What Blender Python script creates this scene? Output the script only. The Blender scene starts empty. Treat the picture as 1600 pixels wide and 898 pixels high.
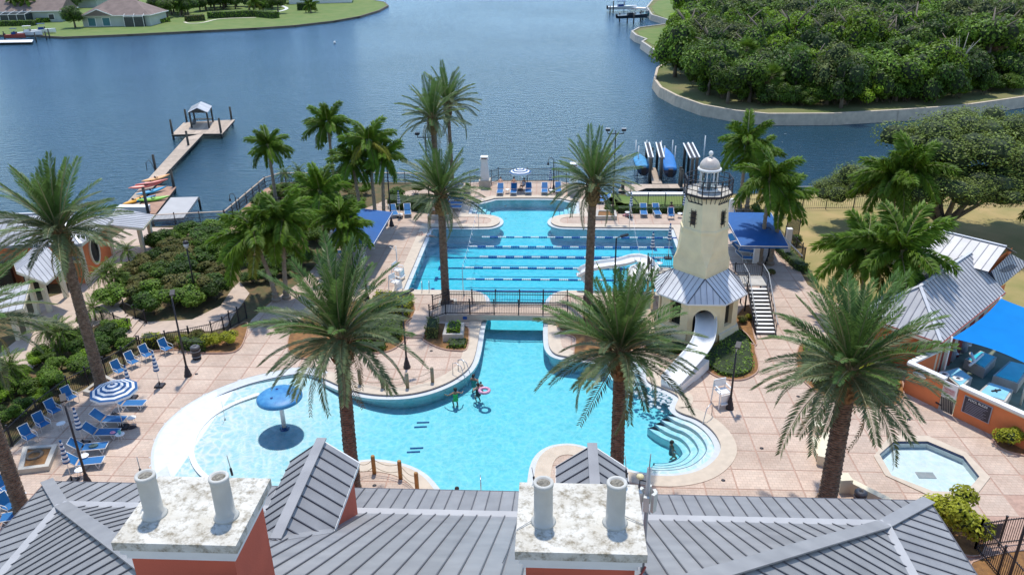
import bpy, bmesh, math, random
from mathutils import Vector, Matrix
from mathutils.geometry import tessellate_polygon
random.seed(7)
R = math.radians
C = bpy.context.scene.collection
scn = bpy.context.scene
# ------------------------------------------------------------------ camera
FPX, PITCH, ROLL, YAW, HCAM = 1244.0, R(24.5), R(0.94), R(3.4), 26.0
F = Vector((-math.sin(YAW)*math.cos(PITCH), math.cos(YAW)*math.cos(PITCH), -math.sin(PITCH)))
R0 = Vector((math.cos(YAW), math.sin(YAW), 0)); U0 = R0.cross(F)
XC = R0*math.cos(ROLL) - U0*math.sin(ROLL); UC = U0*math.cos(ROLL) + R0*math.sin(ROLL)
CAM = Vector((0, 0, HCAM))
cam = bpy.data.cameras.new('camera'); co = bpy.data.objects.new('camera', cam); C.objects.link(co)
cam.sensor_width = 36; cam.lens = FPX/1600*36; cam.clip_end = 5000; cam.clip_start = .5
co.matrix_world = Matrix(((XC.x, UC.x, -F.x, 0), (XC.y, UC.y, -F.y, 0), (XC.z, UC.z, -F.z, HCAM), (0, 0, 0, 1)))
scn.camera = co
# ------------------------------------------------------------------ sky, sun, exposure
SUN_EL = 70; SUN_AZ = 4          # azimuth measured from +Y towards -X
w = bpy.data.worlds.new('World'); scn.world = w; w.use_nodes = True
nt = w.node_tree; bg = nt.nodes['Background']; sky = nt.nodes.new('ShaderNodeTexSky')
sky.sky_type = 'NISHITA'; sky.sun_disc = False; sky.sun_elevation = R(SUN_EL); sky.sun_rotation = R(-SUN_AZ)
sky.air_density = 1.0; sky.dust_density = .15; sky.ozone_density = 1.4
nt.links.new(sky.outputs[0], bg.inputs[0]); bg.inputs[1].default_value = 0.15
sl = bpy.data.lights.new('sun', 'SUN'); so = bpy.data.objects.new('sun', sl); C.objects.link(so)
sl.energy = 2.6; sl.angle = R(2.0); sl.color = (1, .95, .87)
sd = Vector((-math.sin(R(SUN_AZ))*math.cos(R(SUN_EL)), math.cos(R(SUN_AZ))*math.cos(R(SUN_EL)), math.sin(R(SUN_EL))))
so.rotation_euler = sd.to_track_quat('Z', 'Y').to_euler()
scn.view_settings.view_transform = 'Standard'; scn.view_settings.look = 'None'
scn.view_settings.exposure = 0.66; scn.view_settings.gamma = 1
scn.render.engine = 'CYCLES'
scn.cycles.max_bounces = 8; scn.cycles.transparent_max_bounces = 12; scn.cycles.volume_bounces = 0
scn.cycles.caustics_reflective = False; scn.cycles.caustics_refractive = False
# ------------------------------------------------------------------ layout: plan positions surveyed from the picture
def g(px, py, z=0.0):
    d = F*FPX + XC*(px-800) - UC*(py-449)
    t = (z-HCAM)/d.z
    return Vector((d.x*t, d.y*t, z))
def proj(p):
    v = Vector(p)-CAM; k = v.dot(F)
    return (800+FPX*v.dot(XC)/k, 449-FPX*v.dot(UC)/k)
def hgt(base, py, px=None):            # height above a base point at which the picture row py is reached
    lo, hi = -5., 25.
    for _ in range(40):
        m = (lo+hi)/2
        if proj((base.x, base.y, m))[1] > py: lo = m
        else: hi = m
    return lo
# ------------------------------------------------------------------ materials
MATS = {}
def nd(t, ty, **k):
    n = t.nodes.new(ty)
    for a, v in k.items(): setattr(n, a, v)
    return n
def mat(name, col, rough=.6, var=.12, scale=3.0, bump=0.0, bscale=None, metal=0.0, spec=.5, rand=0.0, col2=None, detail=5, island=0.0, transl=0.0, stretch=None):
    if transl: spec = .28 if 'date' in name else .18
    if name in MATS: return MATS[name]
    m = bpy.data.materials.new(name); m.use_nodes = True; t = m.node_tree; b = t.nodes['Principled BSDF']; L = t.links.new
    b.inputs['Roughness'].default_value = rough; b.inputs['Metallic'].default_value = metal; b.inputs['Specular IOR Level'].default_value = spec
    tc = nd(t, 'ShaderNodeTexCoord'); src = tc.outputs['Object']
    if stretch:
        mp = nd(t, 'ShaderNodeMapping'); mp.inputs['Scale'].default_value = stretch; L(src, mp.inputs[0]); src = mp.outputs[0]
    n = nd(t, 'ShaderNodeTexNoise'); n.inputs['Scale'].default_value = scale; n.inputs['Detail'].default_value = detail; L(src, n.inputs['Vector'])
    rp = nd(t, 'ShaderNodeValToRGB'); c2 = col2 or tuple(min(1, x*(1+var)) for x in col); c1 = col if col2 else tuple(x*(1-var) for x in col)
    rp.color_ramp.elements[0].position = .32; rp.color_ramp.elements[1].position = .68
    rp.color_ramp.elements[0].color = (*c1, 1); rp.color_ramp.elements[1].color = (*c2, 1)
    L(n.outputs['Fac'], rp.inputs[0]); out = rp.outputs[0]
    if rand or island:
        if island: gi = nd(t, 'ShaderNodeNewGeometry').outputs['Random Per Island']; a = island
        else: gi = nd(t, 'ShaderNodeObjectInfo').outputs['Random']; a = rand
        mr = nd(t, 'ShaderNodeMapRange'); mr.inputs[3].default_value = 1-a; mr.inputs[4].default_value = 1+a; L(gi, mr.inputs[0])
        vm = nd(t, 'ShaderNodeVectorMath', operation='SCALE'); L(out, vm.inputs[0]); L(mr.outputs[0], vm.inputs['Scale']); out = vm.outputs[0]
        if island and rand:
            oi = nd(t, 'ShaderNodeObjectInfo'); m2 = nd(t, 'ShaderNodeMapRange'); m2.inputs[3].default_value = 1-rand; m2.inputs[4].default_value = 1+rand; L(oi.outputs['Random'], m2.inputs[0])
            v2 = nd(t, 'ShaderNodeVectorMath', operation='SCALE'); L(out, v2.inputs[0]); L(m2.outputs[0], v2.inputs['Scale']); out = v2.outputs[0]
    L(out, b.inputs['Base Color'])
    if bump:
        n2 = nd(t, 'ShaderNodeTexNoise'); n2.inputs['Scale'].default_value = bscale or scale*4; n2.inputs['Detail'].default_value = 4; L(src, n2.inputs['Vector'])
        bp = nd(t, 'ShaderNodeBump'); bp.inputs['Strength'].default_value = bump; bp.inputs['Distance'].default_value = .03
        L(n2.outputs['Fac'], bp.inputs['Height']); L(bp.outputs[0], b.inputs['Normal'])
    if transl:
        tr = nd(t, 'ShaderNodeBsdfTranslucent'); L(out, tr.inputs[0]); mx = nd(t, 'ShaderNodeMixShader'); mx.inputs[0].default_value = transl
        L(b.outputs[0], mx.inputs[1]); L(tr.outputs[0], mx.inputs[2]); L(mx.outputs[0], t.nodes['Material Output'].inputs[0])
    MATS[name] = m; return m
def glass_mat(name, tint=(.8, .9, .95)):
    m = bpy.data.materials.new(name); m.use_nodes = True; t = m.node_tree; t.nodes.remove(t.nodes['Principled BSDF'])
    tr = nd(t, 'ShaderNodeBsdfTransparent'); tr.inputs[0].default_value = (*tint, 1); gl = nd(t, 'ShaderNodeBsdfGlossy'); gl.inputs['Roughness'].default_value = .03
    fr = nd(t, 'ShaderNodeFresnel'); fr.inputs[0].default_value = 1.5; mx = nd(t, 'ShaderNodeMixShader')
    t.links.new(fr.outputs[0], mx.inputs[0]); t.links.new(tr.outputs[0], mx.inputs[1]); t.links.new(gl.outputs[0], mx.inputs[2]); t.links.new(mx.outputs[0], t.nodes['Material Output'].inputs[0])
    return m
MT = dict(
 black=mat('black_metal', (.018, .016, .022), .55, .2, 5, rand=.0), white=mat('white_paint', (.78, .77, .74), .4, .05, 2, .1),
 cream=mat('cream_stucco', (.88, .74, .46), .85, .09, .9, .25, 30), creamtrim=mat('cream_trim', (.70, .63, .47), .7, .06, 2, .1),
 orange=mat('orange_stucco', (.70, .20, .07), .85, .1, .9, .25, 30), red=mat('red_trim', (.33, .06, .045), .6, .1, 2),
 brickred=mat('red_stucco', (.58, .125, .07), .85, .08, 1.0, .25, 30),
 coping=mat('cream_coping', (.55, .46, .36), .7, .08, 2.2, .12, 20), gutter=mat('white_gutter', (.56, .59, .60), .35, .06, 3),
 tile=mat('dark_tile', (.02, .035, .10), .25, .2, 8), plaster=mat('pool_plaster', (.72, .76, .77), .6, .05, 3),
 joint=mat('joint_paver', (.43, .28, .215), .85, .15, 4, .2, 40),
 mulch=mat('mulch', (.30, .15, .05), .95, .3, 3.5, .7, 25, col2=(.17, .085, .035)),
 wood=mat('dock_wood', (.44, .35, .27), .85, .14, 2.2, .2, 20, rand=.14), woodred=mat('dock_wood_new', (.37, .22, .15), .85, .15, 2, .2, 20, rand=.14),
 pile=mat('dark_pile', (.045, .045, .04), .8, .25, 3, .3), post=mat('gold_wood_post', (.36, .19, .06), .7, .2, 3, .2, 14), rope=mat('rope', (.34, .28, .2), .9, .1),
 trunkd=mat('date_trunk', (.27, .19, .13), .95, .3, 5, .6, 18, col2=(.12, .078, .05)), trunkr=mat('grey_trunk', (.27, .225, .17), .9, .15, 2.5, .25, 12),
 trunkt=mat('tree_bark', (.16, .13, .10), .95, .3, 4, .4, 14),
 frondg=mat('date_frond_fresh', (.115, .20, .05), .42, .35, .8, transl=.35, rand=.25, island=.2), frond=mat('date_frond', (.155, .20, .09), .42, .35, .8, transl=.35, rand=.25, island=.2), frondy=mat('dry_frond', (.19, .165, .07), .7, .2, .8, transl=.2, rand=.2, island=.15),
 frondd=mat('dead_frond', (.2, .12, .06), .85, .2, .8, rand=.2),
 royal=mat('feather_frond', (.125, .22, .02), .5, .35, .7, transl=.3, rand=.25, island=.25), royaly=mat('yellow_feather_frond', (.23, .24, .03), .55, .2, .8, transl=.3, rand=.2, island=.25),
 stemg=mat('palm_crownshaft', (.16, .22, .07), .5, .1), boot=mat('palm_boots', (.2, .13, .055), .9, .3, 6, .5, 20), rachis=mat('rachis', (.26, .24, .11), .6, .1),
 sling=mat('blue_sling', (.003, .125, .34), .65, .08, 3), blue=mat('blue_paint', (.012, .10, .36), .35, .08, 2), navy=mat('navy_canvas', (.01, .05, .21), .75, .08, 2),
 stripeb=mat('stripe_blue', (.01, .085, .24), .8, .05), stripew=mat('stripe_white', (.75, .76, .77), .8, .04),
 glassdark=mat('dark_window', (.015, .018, .02), .08, .3, 2), lawn=mat('green_lawn', (.10, .17, .03), .95, .25, .35, .6, 9, col2=(.16, .20, .05), detail=12),
 drylawn=mat('dry_lawn', (.42, .30, .13), .95, .2, .30, .6, 9, col2=(.24, .22, .07), detail=12), bank=mat('bank_soil', (.22, .17, .09), .95, .25, .8, .4),
 seawall=mat('seawall_concrete', (.52, .44, .34), .85, .14, 1.2, .25, 10), concrete=mat('old_concrete', (.46, .43, .38), .9, .12, 1.5, .3, 14),
 stone=mat('planter_stone', (.50, .45, .37), .85, .1, 2, .2, 20), path=mat('path_concrete', (.50, .39, .31), .85, .1, 1.5, .15, 20),
 leafd=mat('leaf_dark', (.062, .12, .016), .5, .3, .5, transl=.25, rand=.34, island=.45), leafm=mat('leaf_mid', (.115, .195, .022), .5, .3, .5, transl=.25, rand=.34, island=.4),
 leafl=mat('leaf_light', (.19, .31, .02), .5, .25, .5, transl=.3, rand=.34, island=.35), leafy=mat('leaf_yellow', (.34, .36, .03), .5, .3, .8, transl=.3, island=.35),
 leafo=mat('leaf_orange', (.15, .11, .035), .6, .35, .6, transl=.2, island=.5, col2=(.09, .14, .025)), leafoak=mat('leaf_oak', (.19, .25, .05), .5, .35, .45, transl=.3, island=.4), leafg=mat('leaf_grey', (.14, .17, .05), .6, .25, .5, transl=.2, rand=.15, island=.3),
 silver=mat('brushed_steel', (.55, .57, .6), .3, .05, 4, metal=.9), plastic=mat('white_plastic', (.8, .8, .79), .3, .03, 2), grey=mat('grey_paint', (.3, .31, .32), .5, .1),
)
def seam(name, c1, c2, rgh, met=0.0):   # painted or bare standing-seam metal with faint streaks down the pans
    return mat(name, c1, rgh, .1, 1.1, .05, 9, metal=met, col2=c2, rand=.09)
MT['roofg'] = seam('grey_roof_metal', (.22, .22, .228), (.285, .283, .288), .5, .05)
MT['roofseam'] = mat('roof_seam', (.085, .085, .10), .5, .1)
MT['rooflt'] = seam('light_roof_metal', (.39, .39, .40), (.47, .47, .475), .5, .05)
MT['seamlt'] = mat('light_seam', (.24, .24, .27), .5, .1)
MT['roofwh'] = seam('white_roof_metal', (.60, .60, .61), (.72, .72, .725), .42, .1)
MT['flash'] = seam('roof_flashing', (.33, .33, .335), (.39, .39, .39), .5, .05)
# ------------------------------------------------------------------ mesh builder
class MB:
    def __init__(s): s.v = []; s.f = []; s.m = []; s.sm = []; s.mats = []
    def mi(s, m):
        if m not in s.mats: s.mats.append(m)
        return s.mats.index(m)
    def add(s, vs, fs, m, smooth=False):
        b = len(s.v); k = s.mi(m); s.v += [tuple(v) for v in vs]
        for f in fs: s.f.append([b+i for i in f]); s.m.append(k); s.sm.append(smooth)
        return s
    def quad(s, a, b, c, d, m): return s.add([a, b, c, d], [(0, 1, 2, 3)], m)
    def box(s, c, size, m, rz=0, M=None, taper=1.0):
        x, y, z = [q/2 for q in size]; vs = []
        for sx, sy, sz in ((-1,-1,-1),(1,-1,-1),(1,1,-1),(-1,1,-1),(-1,-1,1),(1,-1,1),(1,1,1),(-1,1,1)):
            t = taper if sz > 0 else 1
            v = Vector((sx*x*t, sy*y*t, sz*z)); v = Matrix.Rotation(rz, 3, 'Z') @ v if M is None else M @ v
            vs.append(v+Vector(c))
        return s.add(vs, [(3,2,1,0),(4,5,6,7),(0,1,5,4),(1,2,6,5),(2,3,7,6),(3,0,4,7)], m)
    def beam(s, p, q, w, h, m, up=Vector((0, 0, 1))):
        p = Vector(p); q = Vector(q); d = q-p; L = d.length
        if L < 1e-6: return s
        d.normalize(); sd = d.cross(up)
        if sd.length < 1e-4: sd = d.cross(Vector((0, 1, 0)))
        sd.normalize(); u = sd.cross(d); M = Matrix((sd, d, u)).transposed()
        return s.box((p+q)/2, (w, L, h), m, M=M)
    def tube(s, pts, r, m, n=8, cap=True, smooth=True):
        pts = [Vector(p) for p in pts]; rs = r if isinstance(r, (list, tuple)) else [r]*len(pts)
        vs = []; fs = []; prev = None
        for i, p in enumerate(pts):
            d = (pts[min(i+1, len(pts)-1)]-pts[max(i-1, 0)]).normalized()
            if prev is None:
                a = Vector((0, 0, 1)) if abs(d.z) < .9 else Vector((1, 0, 0)); u = d.cross(a).normalized()
            else:
                u = (prev - d*prev.dot(d)); u = u.normalized() if u.length > 1e-5 else d.orthogonal().normalized()
            prev = u; v2 = d.cross(u)
            for k in range(n):
                a = 2*math.pi*k/n; vs.append(p+(u*math.cos(a)+v2*math.sin(a))*rs[i])
        for i in range(len(pts)-1):
            for k in range(n): fs.append((i*n+k, i*n+(k+1) % n, (i+1)*n+(k+1) % n, (i+1)*n+k))
        if cap: fs += [tuple(reversed(range(n))), tuple(range((len(pts)-1)*n, len(pts)*n))]
        return s.add(vs, fs, m, smooth)
    def lathe(s, c, prof, m, n=16, smooth=True, rz=0):
        c = Vector(c); vs = []; fs = []
        for r, z in prof:
            for k in range(n): a = rz+2*math.pi*k/n; vs.append(c+Vector((r*math.cos(a), r*math.sin(a), z)))
        for i in range(len(prof)-1):
            for k in range(n): fs.append((i*n+k, i*n+(k+1) % n, (i+1)*n+(k+1) % n, (i+1)*n+k))
        fs += [tuple(reversed(range(n))), tuple(range((len(prof)-1)*n, len(prof)*n))]
        return s.add(vs, fs, m, smooth)
    def prism(s, poly, z0, z1, m, mtop=None, holes=(), bottom=True):
        loops = [poly]+list(holes); tri = tessellate_polygon([[Vector((p[0], p[1], 0)) for p in l] for l in loops])
        flat = [p for l in loops for p in l]; n = len(flat)
        s.add([(p[0], p[1], z1) for p in flat], [orient(flat, t) for t in tri], mtop or m)
        if bottom: s.add([(p[0], p[1], z0) for p in flat], [tuple(reversed(orient(flat, t))) for t in tri], m)
        b = 0
        for l in loops:
            k = len(l); ar = area(l); out = (ar > 0) == (l is loops[0])
            vs = [(p[0], p[1], z0) for p in l]+[(p[0], p[1], z1) for p in l]
            fs = [(i, (i+1) % k, k+(i+1) % k, k+i) if out else (i, k+i, k+(i+1) % k, (i+1) % k) for i in range(k)]
            s.add(vs, fs, m)
        return s
    def build(s, name, parent=None, off=None, kind=None, label=None):
        me = bpy.data.meshes.new(name); o0 = Vector(off) if off is not None else (ORG.get(parent.name, Vector()) if parent else Vector())
        me.from_pydata([tuple(Vector(v)-o0) for v in s.v], [], s.f)
        for q in s.mats: me.materials.append(q)
        me.polygons.foreach_set('material_index', s.m); me.polygons.foreach_set('use_smooth', s.sm); me.update()
        o = bpy.data.objects.new(name, me); C.objects.link(o)
        if parent: o.parent = parent; ORG[o.name] = o0
        if kind: o['kind'] = kind
        if label: o['label'] = label
        return o
ORG = {}
def area(l): return sum(l[i][0]*l[(i+1) % len(l)][1]-l[(i+1) % len(l)][0]*l[i][1] for i in range(len(l)))/2
def orient(fl, t):
    a, b, c = (fl[i] for i in t)
    return tuple(t) if (b[0]-a[0])*(c[1]-a[1])-(c[0]-a[0])*(b[1]-a[1]) > 0 else tuple(reversed(t))
def thing(name, label, cat, loc=(0, 0, 0), rz=0, group=None, kind=None):
    o = bpy.data.objects.new(name, None); C.objects.link(o); o.location = loc; o.rotation_euler = (0, 0, rz); o.empty_display_size = .2
    o['label'] = label; o['category'] = cat
    if group: o['group'] = group
    if kind: o['kind'] = kind
    ORG[o.name] = Vector(loc); return o
def tag(o, label, cat, group=None):
    o['label'] = label; o['category'] = cat
    if group: o['group'] = group
    return o
def local(t): ORG[t.name] = Vector(); return t     # children given in the thing's own coordinates
def inst(name, me, parent, loc=(0, 0, 0), rot=(0, 0, 0), sc=1.0, kind=None):
    o = bpy.data.objects.new(name, me); C.objects.link(o); o.parent = parent; o.location = loc; o.rotation_euler = rot
    o.scale = (sc, sc, sc) if not isinstance(sc, tuple) else sc
    if kind: o['kind'] = kind
    return o
def dup(root, loc, rz, label=None, group=None, sc=None):
    r = root.copy(); C.objects.link(r); r.location = loc; r.rotation_euler = (0, 0, rz)
    if sc: r.scale = (sc, sc, sc)
    if label: r['label'] = label
    if group: r['group'] = group
    for ch in list(root.children):
        c = ch.copy(); C.objects.link(c); c.parent = r
        for q in list(ch.children): d = q.copy(); C.objects.link(d); d.parent = c
    return r
def smooth_closed(pts, n=6, closed=True):
    out = []; N = len(pts); P = [Vector((p[0], p[1])) for p in pts]
    for i in range(N if closed else N-1):
        p0, p1, p2, p3 = (P[(i-1) % N], P[i], P[(i+1) % N], P[(i+2) % N]) if closed else (P[max(i-1, 0)], P[i], P[i+1], P[min(i+2, N-1)])
        for k in range(n):
            t = k/n; out.append(.5*((2*p1)+(p2-p0)*t+(2*p0-5*p1+4*p2-p3)*t*t+(3*p1-p0-3*p2+p3)*t**3))
    if not closed: out.append(P[-1])
    return out
def offset_loop(l, d):       # positive d grows a counter-clockwise loop
    n = len(l); sg = 1 if area(l) > 0 else -1; out = []
    for i in range(n):
        a = Vector(l[(i-1) % n][:2]); b = Vector(l[i][:2]); c = Vector(l[(i+1) % n][:2])
        t1 = (b-a).normalized(); t2 = (c-b).normalized(); n1 = Vector((t1.y, -t1.x)); n2 = Vector((t2.y, -t2.x)); m = (n1+n2)
        m = m.normalized() if m.length > 1e-4 else n1; k = 1/max(.5, m.dot(n1)); out.append(b+m*d*sg*k)
    return out
def P2(lst, z=0): return [g(x, y, z).to_2d() for x, y in lst]
def ribbon(name, l0, l1, z0, z1, m, parent, zb=None):   # closed band between two loops of equal count, optional skirt to zb
    b = MB(); n = len(l0)
    for i in range(n):
        j = (i+1) % n
        b.quad((*l0[i], z0), (*l0[j], z0), (*l1[j], z1), (*l1[i], z1), m)
    return b
# ------------------------------------------------------------------ lake
def lake_material():
    m = bpy.data.materials.new('lake_water'); m.use_nodes = True; t = m.node_tree; b = t.nodes['Principled BSDF']; L = t.links.new
    tc = nd(t, 'ShaderNodeTexCoord'); mp = nd(t, 'ShaderNodeMapping'); mp.inputs['Scale'].default_value = (.55, 1.25, 1); mp.inputs['Rotation'].default_value = (0, 0, .25); L(tc.outputs['Object'], mp.inputs[0])
    n1 = nd(t, 'ShaderNodeTexNoise'); n1.inputs['Scale'].default_value = 1.15; n1.inputs['Detail'].default_value = 6; n1.inputs['Roughness'].default_value = .62; L(mp.outputs[0], n1.inputs['Vector'])
    n2 = nd(t, 'ShaderNodeTexNoise'); n2.inputs['Scale'].default_value = .022; n2.inputs['Detail'].default_value = 3; L(tc.outputs['Object'], n2.inputs['Vector'])
    mr = nd(t, 'ShaderNodeMapRange'); mr.inputs[1].default_value = .35; mr.inputs[2].default_value = .65; mr.inputs[3].default_value = .7; mr.inputs[4].default_value = 1.0; L(n2.outputs['Fac'], mr.inputs[0])
    bp = nd(t, 'ShaderNodeBump'); bp.inputs['Distance'].default_value = .33; L(n1.outputs['Fac'], bp.inputs['Height']); L(mr.outputs[0], bp.inputs['Strength']); L(bp.outputs[0], b.inputs['Normal'])
    df = nd(t, 'ShaderNodeBsdfDiffuse'); df.inputs[0].default_value = (.012, .045, .065, 1); gl = nd(t, 'ShaderNodeBsdfGlossy'); gl.inputs[0].default_value = (.55, .70, .90, 1); gl.inputs['Roughness'].default_value = .16
    fr = nd(t, 'ShaderNodeFresnel'); fr.inputs[0].default_value = 1.333; L(bp.outputs[0], fr.inputs['Normal']); L(bp.outputs[0], gl.inputs['Normal']); L(bp.outputs[0], df.inputs['Normal'])
    mx = nd(t, 'ShaderNodeMixShader'); L(fr.outputs[0], mx.inputs[0]); L(df.outputs[0], mx.inputs[1]); L(gl.outputs[0], mx.inputs[2]); L(mx.outputs[0], t.nodes['Material Output'].inputs[0])
    return m
# ------------------------------------------------------------------ near land
SHORE = P2([(-400, 356), (-60, 354), (238, 353), (352, 348), (415, 293), (440, 284), (600, 284), (768, 286), (776, 281), (872, 281), (882, 292), (985, 304), (1066, 304), (1240, 300), (1300, 299), (1420, 297), (1750, 286)])
lake = MB(); lp = [(-900, SHORE[0].y-1)]+[(p.x, p.y-1) for p in SHORE]+[(900, SHORE[-1].y-1)]
lake.add([(x, y, -1.6) for x, y in lp]+[(x, 3000, -1.6) for x, y in lp], [(i, i+1, len(lp)+i+1, len(lp)+i) for i in range(len(lp)-1)], None); lake.mats = [lake_material()]
lake.build('lake_water', kind='structure')
LAND = [(-260, -60)]+[(-260, SHORE[0].y)]+[tuple(p) for p in SHORE]+[(300, SHORE[-1].y+6), (300, -60)]
def chaikin(pts):            # corners flagged with a third item stay sharp
    n = len(pts); out = []
    for i in range(n):
        a, b, c = pts[(i-1) % n], pts[i], pts[(i+1) % n]
        if len(b) > 2: out.append((b[0], b[1], 1)); continue
        out.append((b[0]+(a[0]-b[0])*.25, b[1]+(a[1]-b[1])*.25)); out.append((b[0]+(c[0]-b[0])*.25, b[1]+(c[1]-b[1])*.25))
    return out
LX = g(671.5, 354.5).x; LXR = LX+22.9; LYF = g(671.5, 354.5).y; LYN = g(700, 453.5).y
LCN = g(636, 453.5)
def wp(px, py, c=0): v = g(px, py); return (v.x, v.y, 1) if c else (v.x, v.y)
BEACH = [(258, 705), (262, 688), (270, 670), (286, 652), (308, 634), (340, 617), (372, 604), (400, 595), (440, 586), (474, 581), (505, 590)]
UPW = [(533, 603.5), (559, 612), (589, 616.5), (625, 617), (656, 612.6), (682, 605), (707, 594), (728, 580), (738, 567), (743, 552), (747, 532), (750, 511), (754, 497), (758, 484), (760, 473), (757, 463), (748, 457), (735, 454)]
LAP = [(LX, LYN, 1), (LX, LYF, 1)]
UPF = [(758, 354.8), (770, 353.5), (779, 349.5), (782, 345), (779, 340), (768, 336), (744, 334.5), ('c', 731, 334.5), ('c', 737, 316), (747, 316), (757, 314), (767, 311.5), (775, 309), (873, 309), (883, 311.5), (893, 314), ('c', 904, 315), ('c', 906.5, 334), (880, 335), (867, 338), (860, 344), (862, 349), (872, 353.5), (890, 354.8)]
RGT = [(LXR, LYF, 1), (LXR, LYN, 1)]
DWN = [(890, 454), (877, 455), (864, 461), (857, 473), (856, 490), (856, 520), (857, 538), (861, 547), (868, 553), (880, 556), (900, 558), (930, 561), (955, 563), (985, 562), (1006, 563), (1013, 572), (1009, 583), (1010, 593), (1018, 599), (1034, 605), (1050, 612), (1062, 620), (1057, 630), (1054, 638)]
STEP = [(1064, 645), (1087, 652), (1108, 666), (1122, 683), (1128, 701), (1118, 719), (1094, 736), (1056, 744), (1018, 743)]
PEN = [(990, 739), (968, 732), (945, 718), (915, 701), (900, 696.5), (884, 695), (864, 698), (850, 705.5), (841, 716.6), (836, 732), (834, 752), (831, 768)]
BOT = [(815, 778), (760, 781), (700, 779), (684, 772), (677, 763), (667, 750), (653, 738), (632, 728), (607, 722.5), (583, 719.7), (558, 722), (530, 735), (480, 762), (420, 788), (350, 798), (300, 783), (272, 755), (260, 728)]
def cv(l): return [wp(p[1], p[2], 1) if p[0] == 'c' else wp(*p) for p in l]
raw = cv(BEACH)+cv(UPW)+LAP+cv(UPF)+RGT+cv(DWN)+cv(STEP)+cv(PEN)+cv(BOT)
raw.reverse()                                         # counter-clockwise
if area(raw) < 0: raw.reverse()
POOL = [Vector(p[:2]) for p in chaikin(chaikin(raw))]
COPE = offset_loop(POOL, .85)
GUT = offset_loop(POOL, -.34)
def beachness(p):
    q = proj((p.x, p.y, 0)); return q[0] < 520 and not (q[0] > 505 and q[1] < 640)
OCT_OUT = P2([(1390, 681), (1449, 681), (1509, 707), (1547, 746), (1523, 777), (1455, 776), (1383, 743), (1365, 713)])
OCT_IN = P2([(1397, 690), (1449, 690), (1505, 713.5), (1530, 745), (1509, 769), (1458, 768), (1393, 743), (1374, 710)])
if area(OCT_OUT) < 0: OCT_OUT.reverse(); OCT_IN.reverse()
soil = MT['mulch']
gm = mat('garden_ground', (.16, .10, .045), .95, .3, 1.6, .8, 12, col2=(.075, .085, .03), detail=9)
XS = g(1250, 730).x; ls = [p for p in SHORE if p.x < XS]; rs = [p for p in SHORE if p.x >= XS]; tt = (XS-ls[-1].x)/(rs[0].x-ls[-1].x); ys = ls[-1].y+(rs[0].y-ls[-1].y)*tt
land = MB().prism([(-260, -60), (-260, SHORE[0].y)]+[tuple(p) for p in ls]+[(XS, ys), (XS, -60)], -6, -.05, MT['bank'], gm, holes=[COPE])
land.prism([(XS, -60), (XS, ys)]+[tuple(p) for p in rs]+[(300, SHORE[-1].y+6), (300, -60)], -6, -.05, MT['bank'], gm, holes=[OCT_OUT]); land.build('ground', kind='structure')
# coping, gutter, walls, floor, water
b = MB()
for i in range(len(POOL)):
    j = (i+1) % len(POOL); w0, w1 = beachness(POOL[i]), beachness(POOL[j]); bm_ = MT['gutter'] if (w0 and w1) else MT['coping']
    z = -.005 if (w0 and w1) else .03
    b.quad((*POOL[i], z-(.05 if w0 and w1 else 0)), (*COPE[i], z), (*COPE[j], z), (*POOL[j], z-(.05 if w0 and w1 else 0)), bm_)
    if not (w0 and w1):
        b.quad((*POOL[i], z), (*POOL[j], z), (*POOL[j], -.05), (*POOL[i], -.05), MT['coping'])
        b.quad((*COPE[j], z), (*COPE[i], z), (*COPE[i], -.1), (*COPE[j], -.1), MT['coping'])
pool = thing('swimming_pool', 'big turquoise pool with six marked lap lanes, curving lagoon and white beach entry', 'pool', (0, 0, 0))
b.build('coping', pool)
b = MB()
for i in range(len(POOL)):
    j = (i+1) % len(POOL); be = beachness(POOL[i]) and beachness(POOL[j])
    p, q = POOL[i], POOL[j]
    b.quad((*p, -.04), (*q, -.04), (*q, -.10), (*p, -.10), MT['tile'])
    b.quad((*p, -.10), (*q, -.10), (*q, -2.6), (*p, -2.6), MT['plaster'])
b.build('wall', pool)
b = MB()
for i in range(len(POOL)):
    j = (i+1) % len(POOL)
    if beachness(POOL[i]) or beachness(POOL[j]): continue
    p, q, r, s = POOL[i], POOL[j], GUT[j], GUT[i]; r2 = r+(q-r)*.2; s2 = s+(p-s)*.2
    b.quad((*s, -.105), (*r, -.105), (*q, -.105), (*p, -.105), MT['gutter']); b.quad((*s, -.105), (*s, -.3), (*r, -.3), (*r, -.105), MT['gutter'])
b.build('gutter_ledge', pool)
def sstep(a, b_, x): t = max(0, min(1, (x-a)/(b_-a))); return t*t*(3-2*t)
BX = g(330, 690).x; YB = g(850, 497).y
bc = g(500, 690).to_2d()
stepc = g(1045, 700).to_2d()
def pool_depth(x, y):
    if y > YB+.5:
        d = 1.45+.25*sstep(YB, YB+10, y)
        if y > LYF+.3: d = 1.2
        return d
    d = -.005+.15*sstep(g(262, 700).x, g(304, 700).x, x)+.13*sstep(g(304, 700).x, g(400, 700).x, x)+.22*sstep(g(400, 700).x, g(520, 700).x, x)+.55*sstep(g(460, 700).x, g(620, 700).x, x)+.15*sstep(g(700, 600).x, g(800, 560).x, x)
    d *= 1-.5*sstep(g(700, 745).y, g(700, 770).y, y)*(x > g(640, 750).x)
    return max(d, .02)
b = MB(); x0, x1, y0, y1, st = g(250, 700).x-1, LXR+1, g(700, 800).y-2, g(800, 300).y+2, .6
nx, ny = int((x1-x0)/st)+1, int((y1-y0)/st)+1; vs = [(x0+i*st, y0+j*st, -pool_depth(x0+i*st, y0+j*st)) for j in range(ny) for i in range(nx)]
flo = mat('pool_floor', (.64, .72, .75), .6, .06, 2.2)
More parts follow.
